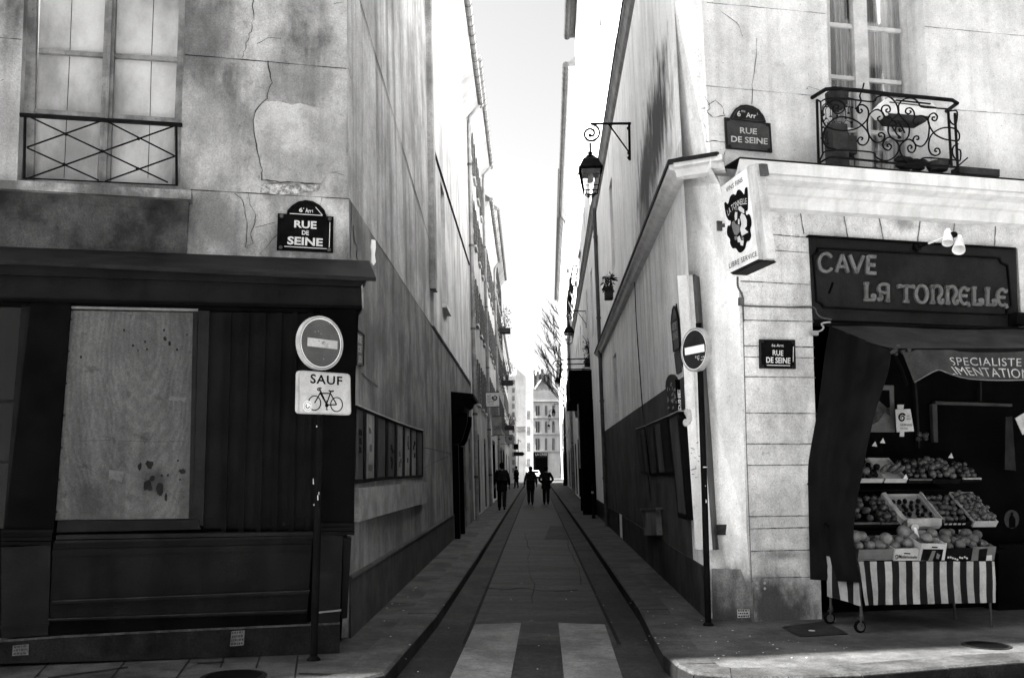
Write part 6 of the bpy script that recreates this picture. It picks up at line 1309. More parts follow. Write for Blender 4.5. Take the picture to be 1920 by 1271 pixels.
# left row, from the corner house inwards
hbL = house(AL, 7.8, 18.9, 12.4, m_plB, 'pale plastered house with jutting upper wall and zinc gutter behind the left corner house', dout=.03, win=(9.6,), floors=(4.65,), ww=.95, wh=2.5, shutters=False, eave=.42, pipes=(18.7,), z0=4.15, deep=8.6, sill=True)
o = stringc.build('string_course', m_lead, hbL)
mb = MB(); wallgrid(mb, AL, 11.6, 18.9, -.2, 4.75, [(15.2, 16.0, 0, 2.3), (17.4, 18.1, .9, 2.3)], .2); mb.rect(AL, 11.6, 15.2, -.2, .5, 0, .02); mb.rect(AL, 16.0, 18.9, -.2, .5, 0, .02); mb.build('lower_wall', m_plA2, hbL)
mb = MB(); mb.rect(AL, 15.2, 16.0, 0, 2.3, -.22, -.18); mb.rect(AL, 17.4, 18.1, .9, 2.3, -.22, -.18); mb.build('door', m_door, hbL)
# dark doorcase with a heavy cornice
dc = thing('doorcase', 'black carved doorcase with a heavy jutting cornice on the left alley wall', 'doorway', AL.at(12.6, 0))
zc_ = 2.95
mb = MB(); P_ = [(0, zc_ + .16), (.48, zc_ + .10), (.48, zc_ + .02), (.40, zc_), (.36, zc_ - .1), (.28, zc_ - .14), (.26, zc_ - .3), (0, zc_ - .32)]; mb.prism([AL.at(11.62, z, d) for d, z in P_], AL.u * 1.9); mb.build('cornice', m_shopblack, dc)
for x in (11.66, 13.2):
    mb = MB(); P_ = [(0, zc_ - .3), (.34, zc_ - .3), (.33, zc_ - .5), (.22, zc_ - .85), (.16, zc_ - .95), (0, zc_ - .98)]; mb.prism([AL.at(x, z, d) for d, z in P_], AL.u * .26); mb.build('bracket', m_shopblack, dc)
    mb = MB(); mb.rect(AL, x, x + .26, -.1, zc_ - .98, 0, .13); mb.build('pilaster', m_shopblack, dc)
mb = MB(); mb.rect(AL, 11.92, 13.2, -.1, zc_ - .3, 0, .03); mb.build('door', m_door, dc)
house(AL, 18.9, 29.6, 14.0, m_plC, 'tall pale house with small shuttered windows past the downpipe on the left', dout=.02, win=(20.0, 22.6, 25.2, 27.6), floors=(3.6, 6.3, 9.0, 11.4), ww=.75, wh=1.45, ground=((21.6, 23.1, 2.6), (26.5, 28, 2.6)), pipes=(29.3,), eave=.4)
house(AL, 29.6, 41.5, 12.6, m_plB, 'lower plastered house with chimney stacks in the middle of the left row', dout=.06, win=(31, 33.4, 35.8, 38.2), floors=(3.7, 6.6, 9.4), ww=.9, wh=1.7, ground=((30.4, 32.6, 2.7), (34, 38, 2.8)), chimneys=2, eave=.3, pipes=(41.2,))
house(AL, 41.5, 61, 15.6, m_plC, 'tall house with leafy window boxes far down the left side', dout=.02, win=(43, 46, 49, 52, 55, 58), floors=(3.9, 6.9, 9.9, 12.6), ww=1.0, wh=1.9, ground=((42.5, 46, 2.8), (48, 52, 2.8), (54, 58, 2.8)), chimneys=3, eave=.35)
house(AL, 61, 96, 12.0, m_plD, 'distant pale house beyond the leafy one on the left', dout=-.15, win=tuple(62.5 + 3.2 * k for k in range(10)), floors=(3.6, 6.4, 9.1), ww=1.0, wh=1.8, ground=((63, 67, 2.8), (72, 76, 2.8), (82, 86, 2.8)), eave=.2)
# right row
house(AR, R1E, 47, 17.0, m_plR, 'white sunlit house with a dark gutter beyond the corner house on the right', dout=.0, win=(26.5, 29.5, 32.5, 35.5, 38.5, 41.5, 44.5), floors=(5.4, 10.0, 13.2), ww=1.0, wh=2.1, shutters=False, ground=((26, 29.5, 3.2), (31, 33, 2.8), (36, 40, 3), (42, 45, 2.9)), eave=.32, gutter=True, pipes=(46.7,))
house(AR, 47, 92, 20.0, m_plD, 'tallest far white house on the right with iron balconies', dout=-.1, win=tuple(48.5 + 3.3 * k for k in range(13)), floors=(4.5, 7.8, 11, 14.2, 17), ww=1.1, wh=2.1, shutters=False, ground=((49, 53, 3), (56, 60, 3), (64, 68, 3), (75, 80, 3)), eave=.3, chimneys=3)
house(AR, 92, 140, 15.0, m_plD, 'farthest white house on the right row behind the street lamps', dout=-.4, win=tuple(94 + 3.6 * k for k in range(12)), floors=(4.2, 7.4, 10.6), ww=1.1, wh=2.0, shutters=False, ground=((95, 99, 3), (110, 115, 3)), eave=.3)
# ---------------------------------------------------------------- poster cases and ledge on the left alley wall
S4 = lambda pts: zz(pts, 4.236, 640, 700)
dcs = thing('poster_case', 'row of eight glazed poster frames above the concrete ledge on the left alley wall', 'display case', AL.hit(735, 905, .05))
tops = [(118, 245), (190, 278), (283, 318), (368, 352), (440, 382), (502, 406), (558, 426), (606, 442), (652, 452)]; bots = [(105, 878), (187, 868), (278, 852), (366, 842), (436, 838), (498, 834), (553, 830), (602, 826), (652, 822)]
for i in range(8):
    q = S4([tops[i], tops[i + 1], bots[i + 1], bots[i]]); mb = MB()
    e = .13 if i else .1
    inn = [bil(q, u, v) for u, v in ((e, .955), (1 - e, .955), (1 - e, .05), (e, .05))]
    for k in range(4): mb.slab(AL, [q[k], q[(k + 1) % 4], inn[(k + 1) % 4], inn[k]], 0, .014)
    fr_ = mb.build('frame', m_blackpaint, dcs)
    MB().face([AL.hit(*p, .005) for p in inn]).build('poster', [m_dadoA, m_plA2, m_dadoA, m_dadoA, m_plA2, m_plA2, m_plA2, m_dadoA][i], fr_)
    mb = MB(); rr = random.Random(i); 
    for k in range(4):
        u, v = rr.uniform(.2, .5), rr.uniform(.1, .8); mb = MB(); mb.face([AL.hit(*bil(inn, a, b), .008) for a, b in ((u, v), (u + rr.uniform(.2, .4), v), (u + .3, v + rr.uniform(.04, .15)), (u, v + .1))]); mb.build('poster_print', [m_shopblack, m_dadoR, m_dadoA][i % 3], fr_)
    mb = MB(); mb.slab(AL, [q[0], q[1], (q[1][0], q[1][1] - 1.6), (q[0][0], q[0][1] - 1.6)], 0, .03); mb.build('top_edge', m_rim, fr_)
mb = MB(); mb.slab(AL, S4([(140, 912), (680, 862), (680, 1024), (140, 1178)]), 0, .06); solo(mb, 'concrete_ledge', M('rough_concrete', .09, .16, 3, bump=.5, grain=.25, spots=.5), 'pitted concrete ledge under the row of poster frames', 'ledge')

# ---------------------------------------------------------------- street lamps on scrolled brackets
nR = AR.n
def lamp(base_root):
    up = UP
    def L(a, z): return base_root + nR * a + up * z
    t = thing('street_lamp', 'large nearest lantern hanging from a scrolled bracket high on the right wall', 'street lamp', base_root, 'wall lanterns on scrolled brackets')
    mb = MB(); mb.tube([L(.03, .02), L(.03, -.62)], .022, 6); mb.tube([L(.0, 0), L(.55, .02), L(.66, .02)], .021, 6); mb.tube([L(.03, -.5), L(.36, .0)], .013, 6)
    for z in (-.08, -.5, -.58): mb.ball(L(.04, z), .032, n=6, m=5)
    mb.ball(L(.36, .01), .026, n=6, m=5)
    sp_ = []
    for k in range(34):
        a = math.pi / 2 + k / 33 * 3.6 * math.pi * .86; r = .165 * (1 - .80 * k / 33); sp_.append(L(.66 + .0 + r * math.cos(a) * 1.0 + (.0), -.145 + r * math.sin(a)))
    mb.tube(sp_, .019, 6); mb.ball(sp_[-1], .032, n=6, m=5); 
    mb.build('bracket', m_iron, t, smooth=True)
    c = .67; mb = MB(); mb.tube([L(c, -.30), L(c, -.50)], .022, 6); mb.lathe(L(c, -.5), [(.02, .05), (.045, .03), (.03, 0), (.075, -.03), (.05, -.05)], 10); mb.build('hanger', m_iron, t, smooth=True)
    def sq(r, z): return [base_root + nR * c + (AR.u * a + nR * b) * r + up * z for a, b in ((-1, -1), (1, -1), (1, 1), (-1, 1))]
    rows = [sq(.05, -.53), sq(.075, -.56), sq(.12, -.60), sq(.18, -.74), sq(.195, -.745), sq(.195, -.77), sq(.165, -.775)]
    mb = MB(); mb.add([p for r in rows for p in r], [(i * 4 + k, i * 4 + (k + 1) % 4, (i + 1) * 4 + (k + 1) % 4, (i + 1) * 4 + k) for i in range(len(rows) - 1) for k in range(4)]); mb.face(sq(.05, -.53)); mb.build('lamp_roof', m_iron, t)
    a, b = sq(.172, -.775), sq(.112, -1.13); mb = MB()
    for k in range(4): mb.tube([a[k], b[k]], .011, 5); mb.tube([b[k], b[(k + 1) % 4]], .011, 5); mb.tube([a[k], a[(k + 1) % 4]], .012, 5)
    e, f2 = sq(.09, -1.14), sq(.045, -1.20)
    for k in range(4): mb.tube([e[k], f2[k]], .008, 5); mb.tube([f2[k], f2[(k + 1) % 4]], .012, 5)
    mb.tube([a[0].lerp(b[0], .78), a[1].lerp(b[1], .78), a[2].lerp(b[2], .78), a[3].lerp(b[3], .78), a[0].lerp(b[0], .78)], .008, 5)
    mb.build('lantern_frame', m_iron, t)
    mb = MB(); a, b = sq(.165, -.775), sq(.108, -1.13)
    for k in range(4): mb.face([a[k], a[(k + 1) % 4], b[(k + 1) % 4], b[k]])
    mb.build('glass', m_clear, t)
    mb = MB(); mb.lathe(L(c, -.98), [(.03, .0), (.05, .03), (.045, .12), (.02, .17)], 10); mb.build('bulb_cover', m_rim, t, smooth=True)
    mb = MB(); aa, bb = sq(.148, -.78), sq(.135, -.86); mb.add(aa + bb, [(k, (k + 1) % 4, 4 + (k + 1) % 4, 4 + k) for k in range(4)]); mb.build('reflector', m_zincd, t)
    return t
lp = AR.hit(1183, 232); L0 = lamp(lp)
for (px, py, D, lab) in ((1067, 632, 33.5, 'second lantern down the alley, beside the plant on the right wall'), (1045.5, 719, 62, 'small lantern in silhouette above the walkers on the right'), (1038, 776, 88, 'tiny lantern seen against the bright far house'), (1030.5, 783, 112, 'tiny distant lantern just left of the far silhouette one'), (1029, 801, 128, 'faintest and lowest of the distant lanterns')):
    c = copy_tree(L0); tgt = atY(px, py, D); c.location = tgt - nR * .67 + Vector((0, 0, .93)); c['label'] = lab
    s_ = AR.st(Vector(c.location))[0]; c.location = Vector(c.location)

# ---------------------------------------------------------------- hanging banners
m_ban = M('white_banner', .42, .55, 4, rough=.7, bump=.05); m_bang = M('grey_banner', .12, .18, 4, rough=.8, bump=.05)
def banner(q, D, mat, lab, spir, lines, wall, wallx):
    P_ = Pl(atY(*q[0], D), (1, .05, 0), UP); t = thing('banner', lab, 'banner', P_.hit((q[2][0] + q[3][0]) / 2, q[2][1]))
    mb = MB(); mb.prism([P_.hit(*p) for p in q], Vector((0, .02, 0))); mb.build('cloth', mat, t)
    mb = MB(); 
    for y in (0, 3): a, b = P_.hit(*q[y]), P_.hit(*q[1 if y == 0 else 2]); ext_ = (a if wall < 0 else b); mb.tube([a, b], .012, 5); s_ = wall * .35; mb.tube([ext_, ext_ + Vector((s_, 0, 0))], .012, 5)
    mb.build('rod', m_iron, t)
    mb = MB()
    if spir: spiral(mb, P_, bil(q, *spir[0]), spir[1], spir[2], .004, 1, a0=2.6, flip=1)
    for s__, (u0, u1, v0, v1) in lines: letter(mb, P_, [bil(q, u0, v1), bil(q, u1, v1), bil(q, u1, v0), bil(q, u0, v0)], s__, .004, 0)
    if mb.v: mb.build('lettering', m_plate if mat is m_ban else m_shopgrey, t)
    return t
AT = [('ART', (.08, .38, .66, .82)), ('SAINT', (.08, .42, .46, .62)), ('GERMAIN', (.08, .62, .27, .42)), ('DES PRES', (.2, .6, .12, .22))]
banner([(911, 736), (935.5, 735), (936, 762), (912, 763)], 35, m_ban, 'white banner with a black spiral, higher of the two on the left', ((.68, .62), 5.0, 2.0), AT, -1, 0)
banner([(921, 781), (940.5, 779), (940.5, 815), (923, 817)], 38, m_bang, 'plain grey hanging sign below the white banner on the left', None, [('CAVE', (.2, .8, .3, .5))], -1, 0)
banner([(949, 815), (962, 815), (964, 832), (950, 832)], 55, m_bang, 'small grey spiral banner farther down on the left', ((.6, .6), 3.0, 1.2), [], -1, 0)
banner([(1076, 758), (1098, 757), (1098, 781), (1079, 783)], 37, M('pale_grey_banner', .24, .34, 4), 'grey white banner with a black spiral on the right side', ((.78, .58), 4.3, 1.9), [('ART', (.1, .4, .55, .75)), ('SAINT', (.1, .5, .32, .5)), ('GERMAIN', (.12, .7, .1, .28))], 1, 0)
# ---------------------------------------------------------------- plants
def bush(px, py, D, w_, h, n, lab, seed, trail=0, pot=True):
    rr = random.Random(seed); c = atY(px, py, D); t = thing('window_plant', lab, 'plant', c - Vector((0, 0, h * .5)))
    mb = MB(); st = MB()
    for k in range(n):
        a = rr.uniform(0, 6.28); r_ = rr.random() ** .5; p = c + Vector((math.cos(a) * r_ * w_, math.sin(a) * r_ * w_, rr.uniform(-.5, .5) * h - (trail * rr.random() ** 3))); s_ = rr.uniform(.03, .075)
        d1 = Vector((rr.uniform(-1, 1), rr.uniform(-1, 1), rr.uniform(-1, .3))).normalized(); d2 = d1.orthogonal().normalized() * .45
        mb.face([p, p + d1 * s_ + d2 * s_, p + d1 * s_ * 2, p + d1 * s_ - d2 * s_])
    for k in range(9): q = c + Vector((rr.uniform(-w_, w_) * 1.4, rr.uniform(-w_, w_), rr.uniform(-.2, .75) * h)); st.tube([c - Vector((0, 0, h * .5)), c.lerp(q, .6) + Vector((0, 0, .06)), q], .009, 4)
    mb.build('foliage', m_leaf, t); st.build('stem', m_leaf, t)
    if pot: MB().box(c - Vector((0, 0, h * .55)), w_ * .8, w_ * .9, .13).build('pot', m_terra, t)
    return t
bush(947, 597, 52, .38, 1.3, 260, 'dark trailing plant high on the left house with hanging stems', 1, .8)
bush(951, 694, 56, .42, 1.4, 260, 'bushy dark plant below the trailing one on the left house', 2, .7)
bush(955, 788, 55, .35, .8, 150, 'low dark window plant above the grey spiral banner', 3, .2)
bush(1141, 532, 18.6, .10, .36, 110, 'small plant in a dark box high on the right wall', 4)
bush(1107, 658, 32, .24, .75, 170, 'spiky plant on the ledge over the dark canopy on the right', 5)
# ---------------------------------------------------------------- dark canopy shop on the right
cp_ = thing('canopy', 'black shop canopy with a little iron railing jutting from the right wall', 'canopy', AR.at(26.5, 3.8, .3))
mb = MB(); mb.rect(AR, 21.5, 27.5, wz(AR, 3.75), wz(AR, 4.75), 0, .75); mb.build('box', m_shopblack, cp_)
mb = MB()
for z in (4.78, 4.95, 5.12): mb.tube([AR.at(21.5, wz(AR, z), .05), AR.at(21.5, wz(AR, z), 1.0), AR.at(27.5, wz(AR, z), 1.0)], .02, 5)
for x in (21.5, 23.5, 25.5, 27.5): mb.tube([AR.at(x, wz(AR, 4.7), 1.0), AR.at(x, wz(AR, 5.2), 1.0)], .022, 5)
sp_ = [AR.at(21.5, wz(AR, 4.95) + .16 * (1 - k / 20) * math.sin(k * .5), 1.12 + .16 * (1 - k / 20) * math.cos(k * .5)) for k in range(20)]; mb.tube(sp_, .016, 5); mb.build('railing', m_iron, cp_)
mb = MB(); mb.rect(AR, 21.3, 27.8, -.1, wz(AR, 3.75), .0, .12); mb.rect(AR, 21.3, 21.6, -.1, wz(AR, 3.75), .0, .45); mb.rect(AR, 24.3, 24.6, -.1, wz(AR, 3.75), .0, .42); sfr = mb.build('shop_front', m_shopblack, cp_)
mb = MB(); mb.tube([AR.at(21.4, wz(AR, z), .5) for z in (1.5, 3.6)], .025, 6); mb.build('bright_edge', m_rim, cp_)
bo = thing('bollard', 'short iron bollard with a pale band by the dark right shopfront', 'bollard', AR.at(19.0, 0, .22), 'bollards on the right pavement')
MB().lathe(AR.at(19.0, 0, .22), [(.06, 0), (.06, .06), (.045, .08), (.045, .8), (.055, .82), (.055, .86), (.04, .9), (.05, .95), (.03, 1.0)], 12).build('post', m_iron, bo, smooth=True); MB().lathe(AR.at(19.0, .74, .22), [(.05, 0), (.05, .07)], 12).build('band', m_rim, bo)
for x in (21.8, 23.4): c = copy_tree(bo); c.location = AR.at(x, 0, .30); c['label'] = {21.8: 'middle iron bollard before the dark right shopfront', 23.4: 'farthest iron bollard before the dark right shopfront'}[x]
for x in (29.0, 31.6, 34.2):
    t = thing('balcony', {29.0: 'nearest', 31.6: 'middle', 34.2: 'farthest'}[x] + ' curved iron balcony on the high cornice of the right wall', 'balcony', AR.at(x, wz(AR, 9.0), .1), 'iron balconies on the high right cornice')
    mb = MB(); q0 = wz(AR, 9.0)
    for k in range(9): u_ = k / 8; bulge = .16; mb.tube([AR.at(x + 1.8 * u_, q0, .25), AR.at(x + 1.8 * u_, q0 + .35, .25 + bulge), AR.at(x + 1.8 * u_, q0 + .95, .25)], .014, 4)
    mb.tube([AR.at(x, q0 + .95, .0), AR.at(x, q0 + .95, .25), AR.at(x + 1.8, q0 + .95, .25), AR.at(x + 1.8, q0 + .95, 0)], .025, 5); mb.tube([AR.at(x, q0 + .1, .26), AR.at(x + 1.8, q0 + .1, .26)], .018, 4); mb.build('railing', m_iron, t)
# ---------------------------------------------------------------- far end of the alley
m_far = M('sunlit_far_plaster', .42, .52, .6, streak=.1, bump=0, grain=.05); m_far2 = M('far_plaster', .27, .36, .6, streak=.15, bump=0); m_fwin = M('far_window', .05, .09, 3, bump=0); m_froof = M('pale_slate', .12, .2, 2)  # plaster, window and roof tones of the far houses
YE = 168.0; EP = Pl(atY(1000, 880, YE), (math.cos(R(8)), math.sin(R(8)), 0), UP)
ef = thing('end_house', 'bright white house with tall windows closing the far end', 'building', EP.hit(1015, 905))
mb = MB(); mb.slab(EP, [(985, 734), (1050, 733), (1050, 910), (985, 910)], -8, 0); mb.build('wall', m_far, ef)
rf = MB(); rf.slab(EP, [(997, 734), (1003, 730), (1016, 711), (1026, 721), (1034, 722), (1048, 734)], -6, -.5); rf = rf.build('roof', m_froof, ef)
mb = MB(); 
for x0, x1, y0 in ((1001, 1003.5, 700), (1006, 1011, 697), (1014, 1019, 692), (1022, 1026, 701), (1029, 1035, 698)): mb.slab(EP, [(x0, y0), (x1, y0), (x1, 735), (x0, 735)], -5, -3)
mb.build('chimney', m_froof, rf)
for x0, x1 in ((1003.7, 1012), (1021.5, 1026), (1035, 1040)):
    for y0, y1 in ((760, 779), (789, 811), (821, 844)):
        mb = MB(); mb.slab(EP, [(x0, y0), (x1, y0), (x1, y1), (x0, y1)], 0, .08); w_ = mb.build('window', m_far2, ef); mb = MB(); xm = (x0 + x1) / 2
        for a, b in ((x0 + .5, xm - .5), (xm + .5, x1 - .5)): mb.slab(EP, [(a, y0 + 1), (b, y0 + 1), (b, y1 - .5), (a, y1 - .5)], .02, .1)
        mb.build('pane', m_fwin, w_)
mb = MB()
for y in (752, 783, 813.5, 846): mb.slab(EP, [(985, y), (1050, y), (1050, y + 1.2), (985, y + 1.2)], 0, .25)
mb.build('string_course', m_far2, ef)
mb = MB(); mb.slab(EP, [(997, 848), (1027, 848), (1027, 903), (997, 903)], 0, .2); s_ = mb.build('shop_front', m_shopgrey2, ef); mb = MB(); letter(mb, EP, [(1004, 849), (1026, 849), (1026, 854), (1004, 854)], 'LA CRIEE', .22, .02); mb.build('lettering', m_ltr2, s_)
mb = MB(); mb.slab(EP, [(1004, 858), (1026, 858), (1026, 903), (1004, 903)], .2, .24); mb.build('glazing', m_black, s_)
YL = 120.0; LP_ = Pl(atY(975, 880, YL), (math.cos(R(6)), math.sin(R(6)), 0), UP)
lf = thing('end_house', 'plain pale end wall with a small sign band beyond the left row', 'building', LP_.hit(976, 900))
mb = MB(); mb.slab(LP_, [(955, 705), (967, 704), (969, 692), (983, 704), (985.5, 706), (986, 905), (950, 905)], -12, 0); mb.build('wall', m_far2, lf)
mb = MB(); mb.slab(LP_, [(967.5, 799.5), (985.5, 799), (985.5, 801), (967.5, 801.5)], 0, .2); mb.slab(LP_, [(968, 805), (985.5, 805), (985.5, 808.5), (968, 808.5)], 0, .2); mb.build('sign_band', m_froof, lf)
YM = 95.0; MP = Pl(atY(963, 880, YM), (math.cos(R(6)), math.sin(R(6)), 0), UP)
mf = thing('end_house', 'narrow bright house with many window lines beyond the left row', 'building', MP.hit(963, 905))
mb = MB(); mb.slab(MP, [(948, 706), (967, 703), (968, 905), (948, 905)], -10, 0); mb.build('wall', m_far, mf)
for k in range(12): mb = MB(); y = 712 + k * 15; mb.slab(MP, [(960.5, y), (965, y), (965, y + 9), (960.5, y + 9)], 0, .06); mb.build('window', m_froof, mf)
YG = 150.; NP2 = Pl(atY(990, 880, YG), (math.cos(R(6)), math.sin(R(6)), 0), UP)
gf = thing('end_house', 'set back white house between the two far facades', 'building', NP2.hit(990, 905))
mb = MB(); mb.slab(NP2, [(984, 728), (1000, 728), (1000, 905), (984, 905)], -5, 0); mb.build('wall', m_far, gf); mb = MB(); mb.slab(NP2, [(1000.5, 694), (1002.5, 694), (1002.5, 732), (1000.5, 732)], -3, -2.5); mb.build('flue', m_fwin, gf)
for y in (770, 800, 830, 860): mb = MB(); mb.slab(NP2, [(988, y), (994, y), (994, y + 16), (988, y + 16)], 0, .08); mb.build('window', m_froof, gf)
# direction sign and black box sign on a post at the left
t = thing('direction_sign', 'pointed arrow sign and black box sign on a thin post far down the left', 'road sign', gnd(971.5, 908))
yD = gnd(971.5, 908).y; Q = Pl(gnd(971.5, 908), (1, 0, 0), UP)
mb = MB(); mb.tube([gnd(971.5, 908), Q.hit(971.5, 824)], .045, 6); mb.tube([Q.hit(971.5, 824), Q.hit(977, 828)], .03, 5); mb.build('post', m_iron, t); mb = MB(); mb.slab(Q, [(963, 847), (980, 847), (984, 850.5), (980, 854.5), (963, 854.5)], .04, .08); mb.build('arrow_panel', m_shopgrey2, t); mb = MB(); mb.slab(Q, [(963, 832), (972, 832), (972, 842.5), (963, 842.5)], .04, .4); mb.build('box_panel', m_shopblack, t)
t = thing('market_umbrella', 'grey closed market umbrella stand beside the far walker', 'umbrella', gnd(978, 899)); Q = Pl(gnd(978, 899), (1, 0, 0), UP)
a = gnd(978, 899); mb = MB(); mb.tube([a, Q.hit(978, 866)], .04, 6); mb.build('pole', m_iron, t); mb = MB(); mb.lathe(Q.hit(978, 871), [(.9, -.2), (.85, -.1), (.4, .12), (.05, .25)], 8); mb.build('canopy', m_cardg, t)
# car seen from behind
cr = thing('parked_car', 'pale car seen from behind at the far end of the road', 'car', gnd(1003, 899, RZ)); cc = gnd(1003, 899, RZ)
def cx(x, y, z): return cc + Vector((x, y, z))
sec = [(-.0, .35, .80, .78), (.05, .3, .86, .95), (.25, .3, .86, 1.0), (.75, .3, .86, 1.0), (4.0, .3, .8, .85), (4.2, .4, .7, .7)]
rows = [[cx(-w_, y, zl), cx(-w_, y, (zl + zh) / 2), cx(-w_ * .95, y, zh), cx(w_ * .95, y, zh), cx(w_, y, (zl + zh) / 2), cx(w_, y, zl)] for y, zl, w_, zh in sec]
mb = MB(); mb.grid(rows); mb.face(rows[0]); mb.face(rows[-1])
cab = [[cx(-.78, .15, .98), cx(-.62, .45, 1.45), cx(.62, .45, 1.45), cx(.78, .15, .98)], [cx(-.78, 2.8, .98), cx(-.62, 2.0, 1.45), cx(.62, 2.0, 1.45), cx(.78, 2.8, .98)]]; mb.grid(cab); mb.face(cab[0]); mb.face(cab[1]); mb.build('body', m_white, cr)
mb = MB(); mb.face([cx(-.66, .17, 1.05), cx(-.56, .40, 1.38), cx(.56, .40, 1.38), cx(.66, .17, 1.05)]); mb.build('rear_window', m_darkglass, cr)
for x in (-.68, .68):
    mb = MB(); mb.box(cx(x, -.01, .8), .12, .03, .09); mb.build('tail_light', m_signred, cr)
    for y in (.75, 3.3): mb = MB(); mb.lathe(cx(x * 1.08 - .1, y, .3), [(.2, 0), (.3, 0), (.31, .03), (.31, .17), (.3, .2), (.2, .2)], 16, (1, 0, 0)); mb.build('wheel', m_blackpaint, cr, smooth=True)
mb = MB(); mb.box(cx(0, -.05, .45), .82, .06, .1); mb.build('bumper', m_shopgrey2, cr); mb = MB(); mb.box(cx(0, -.03, .66), .26, .02, .06); mb.build('number_plate', m_white, cr)
# ---------------------------------------------------------------- bare tree
tp_ = atY(1060.5, 905, 86); tp_.z = 0
tr = thing('bare_tree', 'leafless tree with fanned twigs against the sky on the right of the alley', 'tree', tp_)
rr = random.Random(21); tk, cw = MB(), MB()
tk.tube([tp_ + Vector((0, 0, z)) + Vector((rr.uniform(-.04, .04), 0, 0)) for z in (0, 3, 6, 9, 12, 15)], [.2, .17, .15, .12, .09, .05], 7)
def twig(p, d, L, r, lev):
    pts = [p]; q = p; dd = d.copy()
    for k in range(4): dd = (dd + Vector((rr.uniform(-.1, .1), rr.uniform(-.1, .1), rr.uniform(-.02, .10)))).normalized(); q = q + dd * L / 4; pts.append(q)
    cw.tube(pts, [r * (1 - .18 * k) for k in range(5)], 4, caps=False)
    if lev >= 3: return
    for k in range(4 if lev < 2 else 3):
        nd = (dd + Vector((rr.uniform(-.5, .3), rr.uniform(-.5, .5), rr.uniform(-.1, .5)))).normalized(); twig(pts[rr.choice((1, 2, 3, 4))], nd, L * rr.uniform(.4, .7), r * .68, lev + 1)
for k in range(17):
    z = 6.5 + 8.5 * k / 16; a = rr.uniform(-1, 1); twig(tp_ + Vector((0, 0, z)), Vector((-.55 - rr.uniform(0, .5) if k % 5 else .4, rr.uniform(-.6, .6), .75 + .3 * rr.random())).normalized(), rr.uniform(1.5, 2.6) * (1.15 - .03 * k) * 1.25, .05, 0)
tk.build('trunk', m_iron, tr); cw.build('crown', m_iron, tr)
# ---------------------------------------------------------------- people
def skin(name, joints, edges, mat, parent, sub=1):
    """one continuous surface grown on a skeleton: joints = [(xyz, radius_x, radius_y)]"""
    org = ORG.get(parent.name, Vector())
    me = bpy.data.meshes.new(name); me.from_pydata([tuple(j[0]) for j in joints], edges, []); o = bpy.data.objects.new(name, me); COL.objects.link(o)
    m = o.modifiers.new('skin', 'SKIN'); m.use_smooth_shade = True; s_ = o.modifiers.new('sub', 'SUBSURF'); s_.levels = sub; s_.render_levels = sub
    for i, j in enumerate(joints): v = me.skin_vertices[0].data[i]; v.radius = (j[1], j[2] if len(j) > 2 else j[1]); v.use_root = (i == 0)
    dg = bpy.context.evaluated_depsgraph_get(); me2 = bpy.data.meshes.new_from_object(o.evaluated_get(dg)); COL.objects.unlink(o); bpy.data.objects.remove(o)
    me2.name = name; me2.materials.clear(); me2.materials.append(mat); o = bpy.data.objects.new(name, me2); COL.objects.link(o); o.parent = parent
    for p in me2.polygons: p.use_smooth = True
    ORG[o.name] = org; return o
m_skin = M('skin', .05, .08, 8, rough=.6, bump=0); m_hair = M('dark_hair', .002, .005, 9); m_coat = M('black_coat', .004, .009, 5, rough=.9, bump=.1, spec=.1); m_trous = M('dark_trousers', .006, .014, 5, rough=.9, spec=.1); m_shoe = M('dark_shoes', .003, .005, 5, rough=.5)
